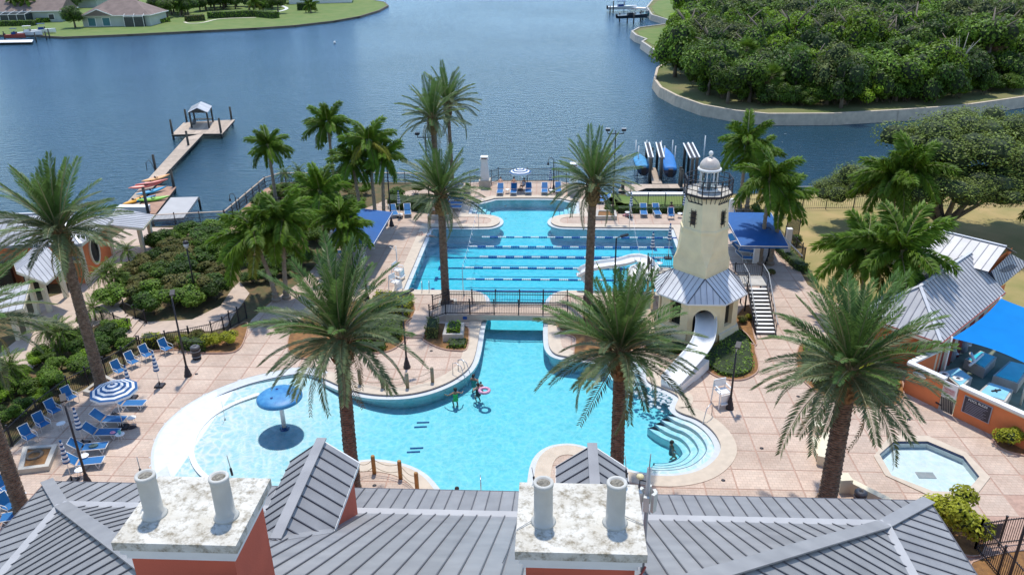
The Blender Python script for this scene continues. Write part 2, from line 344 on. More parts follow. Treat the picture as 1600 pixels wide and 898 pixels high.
b.add(vs, [(j*nx+i, j*nx+i+1, (j+1)*nx+i+1, (j+1)*nx+i) for j in range(ny-1) for i in range(nx-1)], flo, True)
# keep only floor cells near the pool outline
def inside(l, x, y):
    c = False; n = len(l)
    for i in range(n):
        a, d = l[i], l[(i+1) % n]
        if (a[1] > y) != (d[1] > y) and x < (d[0]-a[0])*(y-a[1])/(d[1]-a[1])+a[0]: c = not c
    return c
WL = offset_loop(POOL, .5)
keep = [k for k, f in enumerate(b.f) if any(inside(WL, b.v[q][0], b.v[q][1]) for q in f)]
b.f = [b.f[k] for k in keep]; b.m = [b.m[k] for k in keep]; b.sm = [b.sm[k] for k in keep]
b.build('pool_floor', pool)
def pool_water_mat(name, dens, absorb, ta=(.30, .78, .85, 1)):
    m = bpy.data.materials.new(name); m.use_nodes = True; t = m.node_tree; L = t.links.new; t.nodes.remove(t.nodes['Principled BSDF'])
    tc = nd(t, 'ShaderNodeTexCoord')
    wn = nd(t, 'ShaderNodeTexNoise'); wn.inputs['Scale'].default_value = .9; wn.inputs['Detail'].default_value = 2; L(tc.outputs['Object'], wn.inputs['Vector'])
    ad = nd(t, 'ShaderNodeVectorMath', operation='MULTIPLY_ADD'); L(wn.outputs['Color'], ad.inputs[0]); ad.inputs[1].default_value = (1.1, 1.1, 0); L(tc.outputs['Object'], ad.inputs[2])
    vo = nd(t, 'ShaderNodeTexVoronoi', feature='DISTANCE_TO_EDGE'); vo.inputs['Scale'].default_value = 2.3; L(ad.outputs[0], vo.inputs['Vector'])  # bright net of sunlight focused by ripples, painted into the surface tint
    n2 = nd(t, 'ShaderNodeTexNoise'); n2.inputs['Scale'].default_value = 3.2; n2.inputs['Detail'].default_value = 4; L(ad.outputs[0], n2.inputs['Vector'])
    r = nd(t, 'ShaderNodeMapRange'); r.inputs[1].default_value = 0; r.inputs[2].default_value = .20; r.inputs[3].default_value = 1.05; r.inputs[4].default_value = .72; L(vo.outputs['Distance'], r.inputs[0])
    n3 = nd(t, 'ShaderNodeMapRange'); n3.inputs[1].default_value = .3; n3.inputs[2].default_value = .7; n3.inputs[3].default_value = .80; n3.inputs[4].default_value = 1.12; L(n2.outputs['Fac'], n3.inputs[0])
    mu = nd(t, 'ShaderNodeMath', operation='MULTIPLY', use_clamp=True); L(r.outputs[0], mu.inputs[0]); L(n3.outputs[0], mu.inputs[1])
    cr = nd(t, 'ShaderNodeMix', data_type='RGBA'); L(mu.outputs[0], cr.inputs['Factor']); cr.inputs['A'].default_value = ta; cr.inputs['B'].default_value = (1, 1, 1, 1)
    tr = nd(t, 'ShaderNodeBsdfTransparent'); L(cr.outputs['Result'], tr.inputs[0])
    gl = nd(t, 'ShaderNodeBsdfGlossy'); gl.inputs['Roughness'].default_value = .06
    n4 = nd(t, 'ShaderNodeTexNoise'); n4.inputs['Scale'].default_value = 2.3; n4.inputs['Detail'].default_value = 3; L(tc.outputs['Object'], n4.inputs['Vector'])
    bp = nd(t, 'ShaderNodeBump'); bp.inputs['Strength'].default_value = .7; bp.inputs['Distance'].default_value = .12; L(n4.outputs['Fac'], bp.inputs['Height']); L(bp.outputs[0], gl.inputs['Normal'])
    fr = nd(t, 'ShaderNodeFresnel'); fr.inputs[0].default_value = 1.33; L(bp.outputs[0], fr.inputs['Normal'])
    mx = nd(t, 'ShaderNodeMixShader'); L(fr.outputs[0], mx.inputs[0]); L(tr.outputs[0], mx.inputs[1]); L(gl.outputs[0], mx.inputs[2])
    L(mx.outputs[0], t.nodes['Material Output'].inputs['Surface'])
    va = nd(t, 'ShaderNodeVolumeAbsorption'); va.inputs['Density'].default_value = dens; va.inputs['Color'].default_value = (*absorb, 1)
    L(va.outputs[0], t.nodes['Material Output'].inputs['Volume'])
    return m
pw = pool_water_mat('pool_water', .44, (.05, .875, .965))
WLW = offset_loop(POOL, .04)
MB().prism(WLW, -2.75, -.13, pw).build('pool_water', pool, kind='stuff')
# lap lane lines and T marks on the floor, steps, nosings
dk = mat('lane_tile', (.01, .06, .22), .4, .1, 3)
NL = 6; lw = (LYF-LYN)/NL
for i in range(NL):
    y = LYN+lw*(i+.5); b = MB(); x0, x1 = LX+1.7, LXR-1.7; z = -pool_depth(LX+3, y)
    b.box(((x0+x1)/2, y, z+.012), (x1-x0, .26, .03), dk)
    for x in (x0, x1): b.box((x, y, z+.014), (.28, .85, .03), dk)
    b.box((LX-.0+.03, y, -.9), (.04, .26, .9), dk); b.box((LX+.03, y, -.85), (.045, .8, .24), dk)
    b.build('lane_line', pool)
SA = [Vector(p[:2]) for p in chaikin(chaikin([wp(*q) for q in [(1052, 632)]+STEP+[(1000, 738)]]))][2:-3]
def arc_off(a, d):
    o = []
    for i in range(len(a)):
        t = (a[min(i+1, len(a)-1)]-a[max(i-1, 0)]).normalized(); n_ = Vector((t.y, -t.x)); 
        if (stepc-a[i]).dot(n_) < 0: n_ = -n_
        o.append(a[i]+n_*d)
    return o
for k in range(4):
    a0, a1 = arc_off(SA, .34+k*.42), arc_off(SA, .34+(k+1)*.42); z = -.2-.17*k; b = MB(); a2 = arc_off(SA, .34+(k+1)*.42-.035)
    for i in range(len(SA)-1):
        b.quad((*a0[i], z), (*a0[i+1], z), (*a1[i+1], z), (*a1[i], z), MT['plaster']); b.quad((*a1[i], z), (*a1[i+1], z), (*a1[i+1], z-.6), (*a1[i], z-.6), MT['plaster'])
        b.quad((*a2[i], z+.006), (*a2[i+1], z+.006), (*a1[i+1], z+.006), (*a1[i], z+.006), dk)
    b.build('step', pool)
nc = g(1003, 566).to_2d()
for k in range(3):           # curved corner steps left of the slide
    r = 1.3+.55*k; b = MB(); z = -.2-.2*k; n = 16
    pts = [nc+Vector((math.cos(R(150+i*120/n)), math.sin(R(150+i*120/n))))*r for i in range(n+1)]
    pin = [nc+Vector((math.cos(R(150+i*120/n)), math.sin(R(150+i*120/n))))*(r-.035) for i in range(n+1)]
    for i in range(n):
        b.add([(*nc, z), (*pts[i], z), (*pts[i+1], z)], [(0, 1, 2)], MT['plaster']); b.quad((*pts[i], z), (*pts[i], z-.7), (*pts[i+1], z-.7), (*pts[i+1], z), MT['plaster'])
        b.quad((*pin[i], z+.006), (*pts[i], z+.006), (*pts[i+1], z+.006), (*pin[i+1], z+.006), dk)
    b.build('step', pool)
for side in (0, 1):          # broad shallow steps at both ends of the far bay
    xe = g(734 if side == 0 else 906, 325).x; yy0, yy1 = g(800, 333).y, g(800, 316.5).y
    for k in range(4):
        xa = xe+(.36+k*.42)*(1 if side == 0 else -1); xb = xa+(.42 if side == 0 else -.42); z = -.2-.2*k
        b = MB().box(((xa+xb)/2, (yy0+yy1)/2, z-.3), (.42, yy1-yy0-.75, .6), MT['plaster']); b.box((xb-(.03 if side == 0 else -.03), (yy0+yy1)/2, z+.004), (.06, yy1-yy0-.75, .012), dk)
        b.build('step', pool)
for (mx_, my_) in ((657, 666), (661, 659), (646, 705), (651, 699)):     # main drains seen through the water
    p = g(mx_, my_, -1.0); MB().box((p.x, p.y, -pool_depth(p.x, p.y)+.02), (.75, .12, .03), dk, rz=.1).build('drain', pool)
# raised white curb inside the beach
cb = smooth_closed([g(x, y) .to_2d() for x, y in [(405, 613), (365, 628), (330, 648), (308, 672), (300, 695), (301, 716), (316, 738), (345, 755), (400, 768)]], 5, False)
b = MB()
for i in range(len(cb)-1): b.beam((*cb[i], -.10), (*cb[i+1], -.10), .28, .08, MT['white'])
b.build('beach_curb', pool)
# lane ropes: floats one by one would pass a few pixels, joined per rope
rb, rw = mat('float_blue', (.01, .08, .35), .4), MT['plastic']
xs0 = g(735, 400).x
for i in range(1, NL):
    y = LYN+lw*i; t = thing('lane_rope', ['lane rope nearest the footbridge', 'second lane rope counting from the footbridge', 'middle one of the five blue and white lane ropes', 'fourth lane rope counting from the footbridge', 'lane rope farthest from the footbridge'][i-1]+', floating on the lap pool', 'lane rope', (LX, y, -.1), 0, 'blue and white floating lane ropes')
    MB().tube([(LX-.02, y, -.1), (LXR, y, -.1)], .012, MT['black'], 5).build('rope', t)
    b = MB(); c = MB(); x = xs0+random.uniform(-.5, 1.5); 
    while x < LXR-1: 
        for kk in range(5): b.tube([(x+kk*.15, y, -.1), (x+kk*.15+.12, y, -.1)], .085, rw, 7)
        x += .75
        for kk in range(5): c.tube([(x+kk*.15, y, -.1), (x+kk*.15+.12, y, -.1)], .085, rb, 7)
        x += .75
    b.build('white_float', t, kind='stuff'); c.build('blue_float', t, kind='stuff')
# ------------------------------------------------------------------ wading pool
wd = thing('wading_pool', 'small octagonal wading pool with cream rim and pale water in front of the orange wall', 'wading pool', (*(sum(OCT_IN, Vector((0, 0)))/8), 0))
b = MB()
for i in range(8):
    j = (i+1) % 8; b.quad((*OCT_IN[i], .05), (*OCT_OUT[i], .05), (*OCT_OUT[j], .05), (*OCT_IN[j], .05), MT['coping']); b.quad((*OCT_OUT[i], .05), (*OCT_OUT[i], -.1), (*OCT_OUT[j], -.1), (*OCT_OUT[j], .05), MT['coping'])
b.build('rim', wd); b = MB(); OG = offset_loop(OCT_IN, .03)
for i in range(8):
    j = (i+1) % 8; b.quad((*OCT_IN[i], .05), (*OCT_IN[j], .05), (*OCT_IN[j], -.12), (*OCT_IN[i], -.12), MT['tile']); b.quad((*OCT_IN[i], -.12), (*OCT_IN[j], -.12), (*OCT_IN[j], -.7), (*OCT_IN[i], -.7), MT['plaster'])
b.build('wall', wd); MB().prism(OG, -.6, -.42, flo).build('wading_floor', wd)
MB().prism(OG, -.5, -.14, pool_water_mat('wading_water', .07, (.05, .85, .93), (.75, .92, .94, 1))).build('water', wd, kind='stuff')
p = g(1449, 732); MB().box((p.x, p.y, -.41), (.9, .5, .03), MT['grey']).build('drain', wd)
# ------------------------------------------------------------------ deck: joint sheet below, one panel per cell of the paving
DECK = P2([(-150, 800), (20, 697), (62, 656), (110, 618), (140, 604), (195, 571), (219, 552), (282, 547), (345, 552), (372, 548), (392, 500), (425, 470), (470, 440), (506, 400), (560, 330), (590, 318), (630, 300), (700, 287), (776, 283), (872, 283), (925, 292), (975, 318), (1068, 322), (1130, 326), (1225, 378), (1262, 445), (1300, 470), (1420, 520), (1420, 600), (1600, 690), (1900, 720)])
DECK = [(-58, 21.5)]+[tuple(p) for p in DECK if p.y > 22]+[(60, 21.5)]
if area(DECK) < 0: DECK.reverse()
if area(COPE) < 0: pass
c_in = offset_loop(POOL, .75); o_in = offset_loop(OCT_OUT, -.06)
deck = MB().prism(DECK, -.06, -.012, MT['joint'], holes=[c_in, o_in], bottom=False); dko = deck.build('pool_deck', kind='structure')
def paver_mat():
    m = mat('pink_pavers', (.50, .375, .295), .85, .1, .55, 0, col2=(.58, .46, .37), rand=.075)
    t = m.node_tree; b = t.nodes['Principled BSDF']; L = t.links.new
    tc = nd(t, 'ShaderNodeTexCoord'); br = nd(t, 'ShaderNodeTexBrick'); br.offset = .5; br.inputs['Scale'].default_value = 1; br.inputs['Brick Width'].default_value = .27; br.inputs['Row Height'].default_value = .2; br.inputs['Mortar Size'].default_value = .012; br.inputs['Mortar Smooth'].default_value = .3
    br.inputs['Color1'].default_value = (.92, .92, .92, 1); br.inputs['Color2'].default_value = (1.06, 1.05, 1.04, 1); br.inputs['Mortar'].default_value = (.80, .76, .74, 1)
    L(tc.outputs['Object'], br.inputs['Vector']); src = b.inputs['Base Color'].links[0].from_socket
    vm = nd(t, 'ShaderNodeVectorMath', operation='MULTIPLY'); L(src, vm.inputs[0]); L(br.outputs['Color'], vm.inputs[1])
    st = nd(t, 'ShaderNodeTexNoise'); st.inputs['Scale'].default_value = .35; st.inputs['Detail'].default_value = 6; L(tc.outputs['Object'], st.inputs['Vector'])
    mr = nd(t, 'ShaderNodeMapRange'); mr.inputs[1].default_value = .35; mr.inputs[2].default_value = .7; mr.inputs[3].default_value = 1.05; mr.inputs[4].default_value = .88; L(st.outputs['Fac'], mr.inputs[0])
    v2 = nd(t, 'ShaderNodeVectorMath', operation='SCALE'); L(vm.outputs[0], v2.inputs[0]); L(mr.outputs[0], v2.inputs['Scale']); L(v2.outputs[0], b.inputs['Base Color'])
    bp = nd(t, 'ShaderNodeBump'); bp.inputs['Strength'].default_value = .4; bp.inputs['Distance'].default_value = .01; L(br.outputs['Fac'], bp.inputs['Height']); bp.invert = True; L(bp.outputs[0], b.inputs['Normal'])
    return m
PV = paver_mat()
def panels(poly, holes, origin, step, gap, parent, m, z1=0.0, maxn=300):
    loops = [poly]+holes; flat = [p for l in loops for p in l]
    tri = tessellate_polygon([[Vector((p[0], p[1], 0)) for p in l] for l in loops])
    bm = bmesh.new(); vv = [bm.verts.new((p[0], p[1], z1)) for p in flat]
    for t in tri:
        try: bm.faces.new([vv[i] for i in orient(flat, t)])
        except ValueError: pass
    xs = [p[0] for p in poly]; ys = [p[1] for p in poly]
    for ax, lo, hi in ((0, min(xs), max(xs)), (1, min(ys), max(ys))):
        k = math.floor((lo-origin[ax])/step)
        while origin[ax]+k*step < hi:
            for s in (-gap/2, gap/2):
                c = [0, 0, 0]; c[ax] = origin[ax]+k*step+s; n_ = [0, 0, 0]; n_[ax] = 1
                bmesh.ops.bisect_plane(bm, geom=bm.verts[:]+bm.edges[:]+bm.faces[:], plane_co=c, plane_no=n_, dist=1e-5)
            k += 1
    cells = {}
    for f in bm.faces:
        c = f.calc_center_median(); u = (c.x-origin[0])/step; v = (c.y-origin[1])/step
        if min(u-math.floor(u), math.ceil(u)-u)*step < gap/2 or min(v-math.floor(v), math.ceil(v)-v)*step < gap/2 or f.calc_area() < 1e-4: continue
        cells.setdefault((math.floor(u), math.floor(v)), []).append([tuple(x.co) for x in f.verts])
    bm.free(); o = []
    def size(k):
        x, y = origin[0]+(k[0]+.5)*step, origin[1]+(k[1]+.5)*step; q = proj((x, y, 0))
        return y+(0 if -20 < q[0] < 1620 and q[1] < 790 else 500)
    rest = MB(); 
    for n_, k in enumerate(sorted(cells, key=size)):
        if size(k) > 500: continue
        b = MB() if n_ < maxn else rest; base = len(b.v); e = {}
        for f in cells[k]:
            b.add(f, [tuple(range(len(f)))], m)
            for i in range(len(f)):
                a, c = tuple(round(q, 4) for q in f[i]), tuple(round(q, 4) for q in f[(i+1) % len(f)])
                if (c, a) in e: del e[(c, a)]
                else: e[(a, c)] = 1
        for a, c in e: b.quad((a[0], a[1], z1-.03), (c[0], c[1], z1-.03), c, a, m)
        if b is not rest: b.build('paving_panel', parent)
    if rest.v: rest.build('paving_panels_far', parent, kind='stuff')
panels(DECK, [c_in, o_in], (g(198.7, 713.4).x, g(198, 713.4).y), 1.62, .075, dko, PV)

for i, (x, y) in enumerate([(585, 758), (674, 548), (1247, 619), (307, 584), (790, 322), (1190, 700), (1130, 750), (235, 735), (1420, 655)]):
    p = g(x, y); t = local(thing('deck_drain', ['small round drain in the paving by the golden rope posts', 'small round drain in front of the stone planter', 'small round drain left of the big date palm', 'small round drain beside the lamp post and litter bin', 'small round drain on the far terrace edge', 'small round drain right of the curved steps', 'small round drain below the curved steps', 'small round drain left of the beach entry', 'small round drain before the yard gate'][i], 'drain', p, 0, 'small round deck drains')); MB().lathe((0, 0, -.01), [(.11, 0), (.11, .018), (.02, .02)], MT['black'], 12).build('grate', t)
# ------------------------------------------------------------------ foliage meshes
def mesh_of(b, name):
    o = b.build(name); me = o.data; bpy.data.objects.remove(o); return me
def frond_mesh(name, L, droop, m, n=44, ll=.5, wd=.055, fwd=.8, vee=.45, plum=1, seed=0, tipfill=.35, thick=.035):
    rd = random.Random(seed); b = MB(); S = 9
    def pt(t): return Vector((L*(t-.16*droop*t**2.4), 0, -L*droop*.5*t**2.1))
    b.tube([pt(i/S) for i in range(S+1)], [thick*(1-.85*i/S) for i in range(S+1)], MT['rachis'], 4, cap=False)
    for i in range(n):
        t = .13+.87*i/(n-1); p = pt(t); d = (pt(min(1, t+.02))-pt(t-.02)).normalized(); up = Vector((0, 1, 0)).cross(d)*-1
        l = ll*(tipfill+(1-tipfill)*math.sin(math.pi*min(1, t*.86+.1)))*rd.uniform(.85, 1.12)
        for sdn in (-1, 1):
            for q in range(plum):
                v = (vee if plum == 1 else rd.uniform(-.9, .9))+rd.uniform(-.12, .12); f_ = fwd*rd.uniform(.8, 1.25)
                dr = (Vector((0, sdn, 0))*math.cos(v)+up*math.sin(v)+d*f_).normalized(); tip = p+dr*l+Vector((0, 0, -l*(.18+.25*(plum > 1))))
                mid = p+dr*l*.45; wv = d.cross(dr).cross(dr).normalized()*wd*.5
                b.add([p, mid+wv, tip, mid-wv], [(0, 1, 2, 3)], m)
    return mesh_of(b, name)
FR = {}
def fronds(kind):
    if kind in FR: return FR[kind]
    if kind == 'date': o = [frond_mesh('date_frond', 1, d, MT['frondg'] if k < 2 else MT['frond'], 66, .15, .0135, .9, .42, seed=k, thick=.011) for k, d in enumerate((.25, .5, .8, 1.15))]+[frond_mesh('date_frond', 1, 1.1, MT['frondy'], 30, .12, .016, .8, .1, seed=9, thick=.012)]
    elif kind == 'feather': o = [frond_mesh('feather_frond', 1, d, MT['royal'], 40, .25, .036, .55, .2, 4, seed=k+20, thick=.014, tipfill=.5) for k, d in enumerate((.7, 1.1, 1.5))]+[frond_mesh('feather_frond', 1, 1.5, MT['royaly'], 34, .22, .03, .55, .2, 3, seed=29, thick=.014, tipfill=.5)]
    else: o = [frond_mesh('pygmy_frond', 1, d, MT['leafm'], 24, .2, .03, .6, .3, seed=k+40, thick=.014) for k, d in enumerate((.8, 1.3))]
    FR[kind] = o; return o
def trunk(H, r0, r1, m, ring=.16, bulge=0, seed=0, lean=(0, 0)):
    rd = random.Random(seed); b = MB(); n = 14; prof = []; z = -.1
    while z < H:
        t = max(0, z/H); r = r0+(r1-r0)*t+(.12*max(0, 1-z/.5) if z < .5 else 0)
        if bulge and z > H-1.9: r += bulge*math.sin(min(1, (z-(H-1.9))/1.5)*math.pi*.55)
        prof.append((r*.95, z)); prof.append((r*1.05+rd.uniform(0, .02), z+ring*.8)); z += ring
    c = [Vector((lean[0]*max(0, q[1]/H)**1.5, lean[1]*max(0, q[1]/H)**1.5, q[1])) for q in prof]; vs = []; fs = []
    for i, (r, z) in enumerate(prof):
        for k in range(n):
            a = 2*math.pi*k/n+i*.22; rr = r*(1+(.05 if (k+i) % 2 else -.03)) if ring < .3 else r*(1+rd.uniform(-.01, .01)); vs.append(c[i]+Vector((rr*math.cos(a), rr*math.sin(a), 0)))
    for i in range(len(prof)-1):
        for k in range(n): fs.append((i*n+k, i*n+(k+1) % n, (i+1)*n+(k+1) % n, (i+1)*n+k))
    fs.append(tuple(range((len(prof)-1)*n, len(prof)*n)))
    return b.add(vs, fs, m)
def date_palm(base, crown_y, L, label, seed, nf=64, r0=.34, r1=.27, group='tall date palms around the pools', bulge=.2, hadd=.25):
    H = hgt(base, crown_y)+hadd; rd = random.Random(seed); t = local(thing('date_palm', label, 'palm tree', base, 0, group)); lx, ly = rd.uniform(-.22, .22), rd.uniform(-.15, .15); t0, t1 = rd.uniform(-.12, .12), rd.uniform(-.14, .14)
    trunk(H, r0, r1, MT['trunkd'], .13, 0, seed, (lx, ly)).build('trunk', t)
    bb = MB().lathe((lx*.92, ly*.92, H-1.5), [(r1*1.0, 0), (r1+bulge*.7, .35), (r1+bulge, .8), (r1+bulge*.75, 1.35), (r1*.6, 1.9), (.08, 2.1)], MT['boot'], 14)
    for k in range(60):
        a = k*2.4; z = H-1.3+1.5*k/60; r = r1+bulge*.95*math.sin(min(1, (z-H+1.7)/1.6)*2.4); p = Vector((lx*.95+r*math.cos(a), ly*.95+r*math.sin(a), z)); d = Vector((math.cos(a)*.5, math.sin(a)*.5, 1)).normalized()
        b2 = bb.beam(p, p+d*.30, .13, .05, MT['boot'])
    bb.build('crown_base', t)
    fr = fronds('date')
    for k in range(nf):
        u = k/(nf-1); el = (84-78*(u/.92)**.9 if u < .92 else 0-50*(u-.92)/.08)+rd.uniform(-8, 8); az = k*2.39996+rd.uniform(-.2, .2)
        e2 = el+rd.uniform(-22, 22); me = fr[0] if e2 > 62 else fr[1] if e2 > 36 else fr[2] if e2 > 2 else fr[3]
        if u > .92 and rd.random() < .5: me = fr[4]
        l = L*(1.0 if el > 0 else .9)*rd.uniform(.80, 1.12)*(1.06 if u < .3 else 1)
        inst('frond', me, t, (lx+math.cos(az)*.12, ly+math.sin(az)*.12, H+.35-.55*u), (rd.uniform(-.5, .5)+t0, -R(el)+t1*math.cos(az*1.0), az+rd.uniform(-.1, .1)), l)
    return t
def feather_palm(base, crown_y, L, label, seed, nf=13, r0=.19, group='bushy feather palms in the garden beds', lean=(0, 0), name='feather_palm', yellow=.15):
    H = max(1.2, hgt(base, crown_y)-.6); rd = random.Random(seed); t = local(thing(name, label, 'palm tree', base, 0, group))
    trunk(H, r0, r0*.62, MT['trunkr'], .4, 0, seed, lean).build('trunk', t)
    MB().lathe((lean[0], lean[1], H), [(r0*.62, -.05), (r0*.85, .15), (r0*.6, .7), (r0*.3, 1.0)], MT['stemg'], 10).build('crownshaft', t)
    fr = fronds('feather')
    for k in range(nf):
        u = k/(nf-1); el = 78-88*u+rd.uniform(-8, 8); az = k*2.39996+rd.uniform(-.25, .25)+seed
        me = fr[0] if el > 55 else fr[1] if el > 20 else fr[2]
        if u > .6 and rd.random() < yellow: me = fr[3]
        inst('frond', me, t, (lean[0], lean[1], H+.85-.2*u), (rd.uniform(-.3, .3), -R(el), az), L*rd.uniform(.88, 1.1))
    return t
def pygmy_palm(base, H, L, label, seed, group, stems=1):
    rd = random.Random(seed); t = local(thing('pygmy_palm', label, 'palm', base, 0, group)); fr = fronds('pyg')
    for s in range(stems):
        a = s*2.1+seed; lx, ly = (math.cos(a)*.5, math.sin(a)*.5) if stems > 1 else (0, 0); h = H*(1-.15*s)
        b = MB().tube([(lx*.2, ly*.2, -.05), (lx*.6, ly*.6, h*.5), (lx, ly, h)], [.09, .075, .08], MT['trunkr'], 8); b.build('trunk', t)
        for k in range(22):
            u = k/21; el = 75-100*u; az = k*2.4+s
            inst('frond', fr[0] if el > 30 else fr[1], t, (lx, ly, h), (rd.uniform(-.3, .3), -R(el), az), L*rd.uniform(.85, 1.1))
    return t
def leafball(name, seed, n, size, m, lobes=11, flat=.8, core=None, spread=.62, under=.25):
    rd = random.Random(seed); b = MB(); LB = []
    for k in range(lobes):
        a = rd.uniform(0, 6.28); rr = spread*math.sqrt(rd.random()); z = rd.uniform(-.25, .55)*(1-rr*.6); LB.append((Vector((rr*math.cos(a), rr*math.sin(a), z*flat)), rd.uniform(.26, .42)))
    vs = []; fs = []
    for k in range(n):
        c, r = LB[rd.randrange(lobes)]; d = Vector((rd.gauss(0, 1), rd.gauss(0, 1), rd.gauss(0, 1)+under)).normalized(); rr = r*rd.uniform(.72, 1.08)**.7
        p = c+Vector((d.x, d.y, d.z*.85))*rr; nrm = (d+Vector((rd.gauss(0, .5), rd.gauss(0, .5), rd.gauss(0, .5)+.4))).normalized()
        u = nrm.orthogonal().normalized(); u = Matrix.Rotation(rd.uniform(0, 6.28), 3, nrm) @ u; v = nrm.cross(u); s = size*rd.uniform(.6, 1.3); i = len(vs)
        vs += [p-u*s, p-v*s*.55, p+u*s, p+v*s*.55]; fs.append((i, i+1, i+2, i+3))
    b.add(vs, fs, m)
    if core:
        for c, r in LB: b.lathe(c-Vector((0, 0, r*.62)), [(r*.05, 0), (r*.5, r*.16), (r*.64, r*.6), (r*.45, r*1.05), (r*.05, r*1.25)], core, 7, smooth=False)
    return mesh_of(b, name)
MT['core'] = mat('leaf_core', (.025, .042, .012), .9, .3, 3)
CROWNS = {}
def crown(kind, var):
    k = (kind, var)
    if k not in CROWNS:
        rnd = {'oakbig': (11000, .022, MT['leafoak'], 26, .72, .8), 'd': (3400, .048, MT['leafd'], 14, .85, .62), 'm': (3400, .048, MT['leafm'], 14, .8, .62), 'l': (3200, .048, MT['leafl'], 12, .8, .6), 'g': (3400, .04, MT['leafg'], 14, .9, .62),
               'sd': (2500, .056, MT['leafd'], 7, .8, .5), 'sm': (2500, .056, MT['leafm'], 7, .8, .5), 'sl': (2500, .056, MT['leafl'], 7, .8, .5), 'sy': (2500, .056, MT['leafy'], 7, .8, .5), 'so': (2500, .056, MT['leafo'], 8, .8, .5)}[kind]
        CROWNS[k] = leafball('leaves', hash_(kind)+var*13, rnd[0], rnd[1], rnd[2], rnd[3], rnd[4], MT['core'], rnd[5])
    return CROWNS[k]
def hash_(s): return sum(ord(c)*(i+3) for i, c in enumerate(s))
TR = {}
def limbs(var):
    if var in TR: return TR[var]
    rd = random.Random(var); b = MB(); top = Vector((rd.uniform(-.06, .06), rd.uniform(-.06, .06), .5)); b.tube([(0, 0, -.03), (0, 0, .2), top], [.045, .033, .026], MT['trunkt'], 8)
    for k in range(6):
        a = k*1.05+rd.uniform(-.3, .3); e = top+Vector((math.cos(a)*.26, math.sin(a)*.26, rd.uniform(.12, .34))); b.tube([top*rd.uniform(.7, 1), (top+e)/2+Vector((0, 0, .03)), e], [.02, .014, .005], MT['trunkt'], 6)
    TR[var] = mesh_of(b, 'trunk'); return TR[var]
def tree(base, H, rad, kind, label, seed, group=None, cat='tree', name='tree', zc=.66, sq=1.0):
    rd = random.Random(seed); t = local(thing(name, label, cat, base, rd.uniform(0, 6.28), group))
    inst('trunk', limbs(seed % 3), t, (0, 0, 0), (0, 0, 0), (H, H, H))
    inst('crown', crown(kind, seed % 4), t, (0, 0, H*zc), (0, 0, rd.uniform(0, 6)), (rad, rad, rad*sq)); return t
def shrub(base, rad, kind, label, seed, group=None, h=None, name='shrub', cat='shrub'):
    t = local(thing(name, label, cat, base, 0, group)); h = h or rad*1.1; rd = random.Random(seed)
    inst('leaves', crown(kind, seed % 4), t, (0, 0, h*.42), (0, 0, rd.uniform(0, 6)), (rad, rad, h*.62))
    b = MB()
    for k in range(4): a = k*1.6; b.tube([(0, 0, -.05), (math.cos(a)*rad*.4, math.sin(a)*rad*.4, h*.45)], [.03, .012], MT['trunkt'], 5)
    b.build('stem', t); return t
def leafy_surface(b, poly, z0, z1, m, dens, size, seed, round_=.15):     # clipped hedge: leaves scattered over top and sides of a prism
    rd = random.Random(seed); n = len(poly); ins = offset_loop(poly, -round_) if n > 2 else poly
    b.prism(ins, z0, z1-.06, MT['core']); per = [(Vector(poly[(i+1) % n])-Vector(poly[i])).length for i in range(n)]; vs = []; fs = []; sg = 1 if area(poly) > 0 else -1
    def leaf(p, nrm):
        nrm = (nrm+Vector((rd.gauss(0, .5), rd.gauss(0, .5), rd.gauss(0, .5)+.3))).normalized(); u = Matrix.Rotation(rd.uniform(0, 6.28), 3, nrm) @ nrm.orthogonal().normalized(); v = nrm.cross(u); s = size*rd.uniform(.6, 1.3); i = len(vs)
        vs.extend([p-u*s, p-v*s*.55, p+u*s, p+v*s*.55]); fs.append((i, i+1, i+2, i+3))
    xs = [p[0] for p in poly]; ys = [p[1] for p in poly]; A = (max(xs)-min(xs))*(max(ys)-min(ys))
    for k in range(int(A*dens)):
        x, y = rd.uniform(min(xs), max(xs)), rd.uniform(min(ys), max(ys))
        if inside(poly, x, y): leaf(Vector((x, y, z1-.05+rd.uniform(-.08, .07)+.07*math.sin(x*2.3)*math.sin(y*1.9))), Vector((0, 0, 1)))
    for i in range(n):
        a, c = Vector(poly[i][:2]), Vector(poly[(i+1) % n][:2]); d = (c-a).normalized(); nr = Vector((d.y, -d.x, 0))*sg
        for k in range(int(per[i]*(z1-z0)*dens)):
            p = a+(c-a)*rd.random(); leaf(Vector((p.x, p.y, rd.uniform(z0, z1)))+nr*rd.uniform(-.1, .06)-nr*round_*.3, nr)
    b.add(vs, fs, m)
def hedge(poly, h, m, label, seed, dens=55, size=.085, group='clipped hedges in the planting beds', z0=0.0, name='hedge', cat='hedge'):
    if area(poly) < 0: poly = list(reversed(poly))
    b = MB(); leafy_surface(b, poly, z0, z0+h, m, dens, size, seed); return tag(b.build(name), label, cat, group)
def cover(poly, h, m, dens, size, seed, name='ground_cover', z0=.05, parent=None):
    if area(poly) < 0: poly = list(reversed(poly))
    b = MB(); leafy_surface(b, poly, z0, z0+h, m, dens, size, seed, .1); return b.build(name, parent, kind='stuff')
def line_poly(pts, w):      # strip of width w round a polyline
    P = [Vector(p[:2]) for p in pts]; l = []; r = []
    for i, p in enumerate(P):
        t = (P[min(i+1, len(P)-1)]-P[max(i-1, 0)]).normalized(); n_ = Vector((-t.y, t.x)); l.append(p+n_*w/2); r.append(p-n_*w/2)
    return r+list(reversed(l))
def G(x, y): return g(x, y).to_2d()
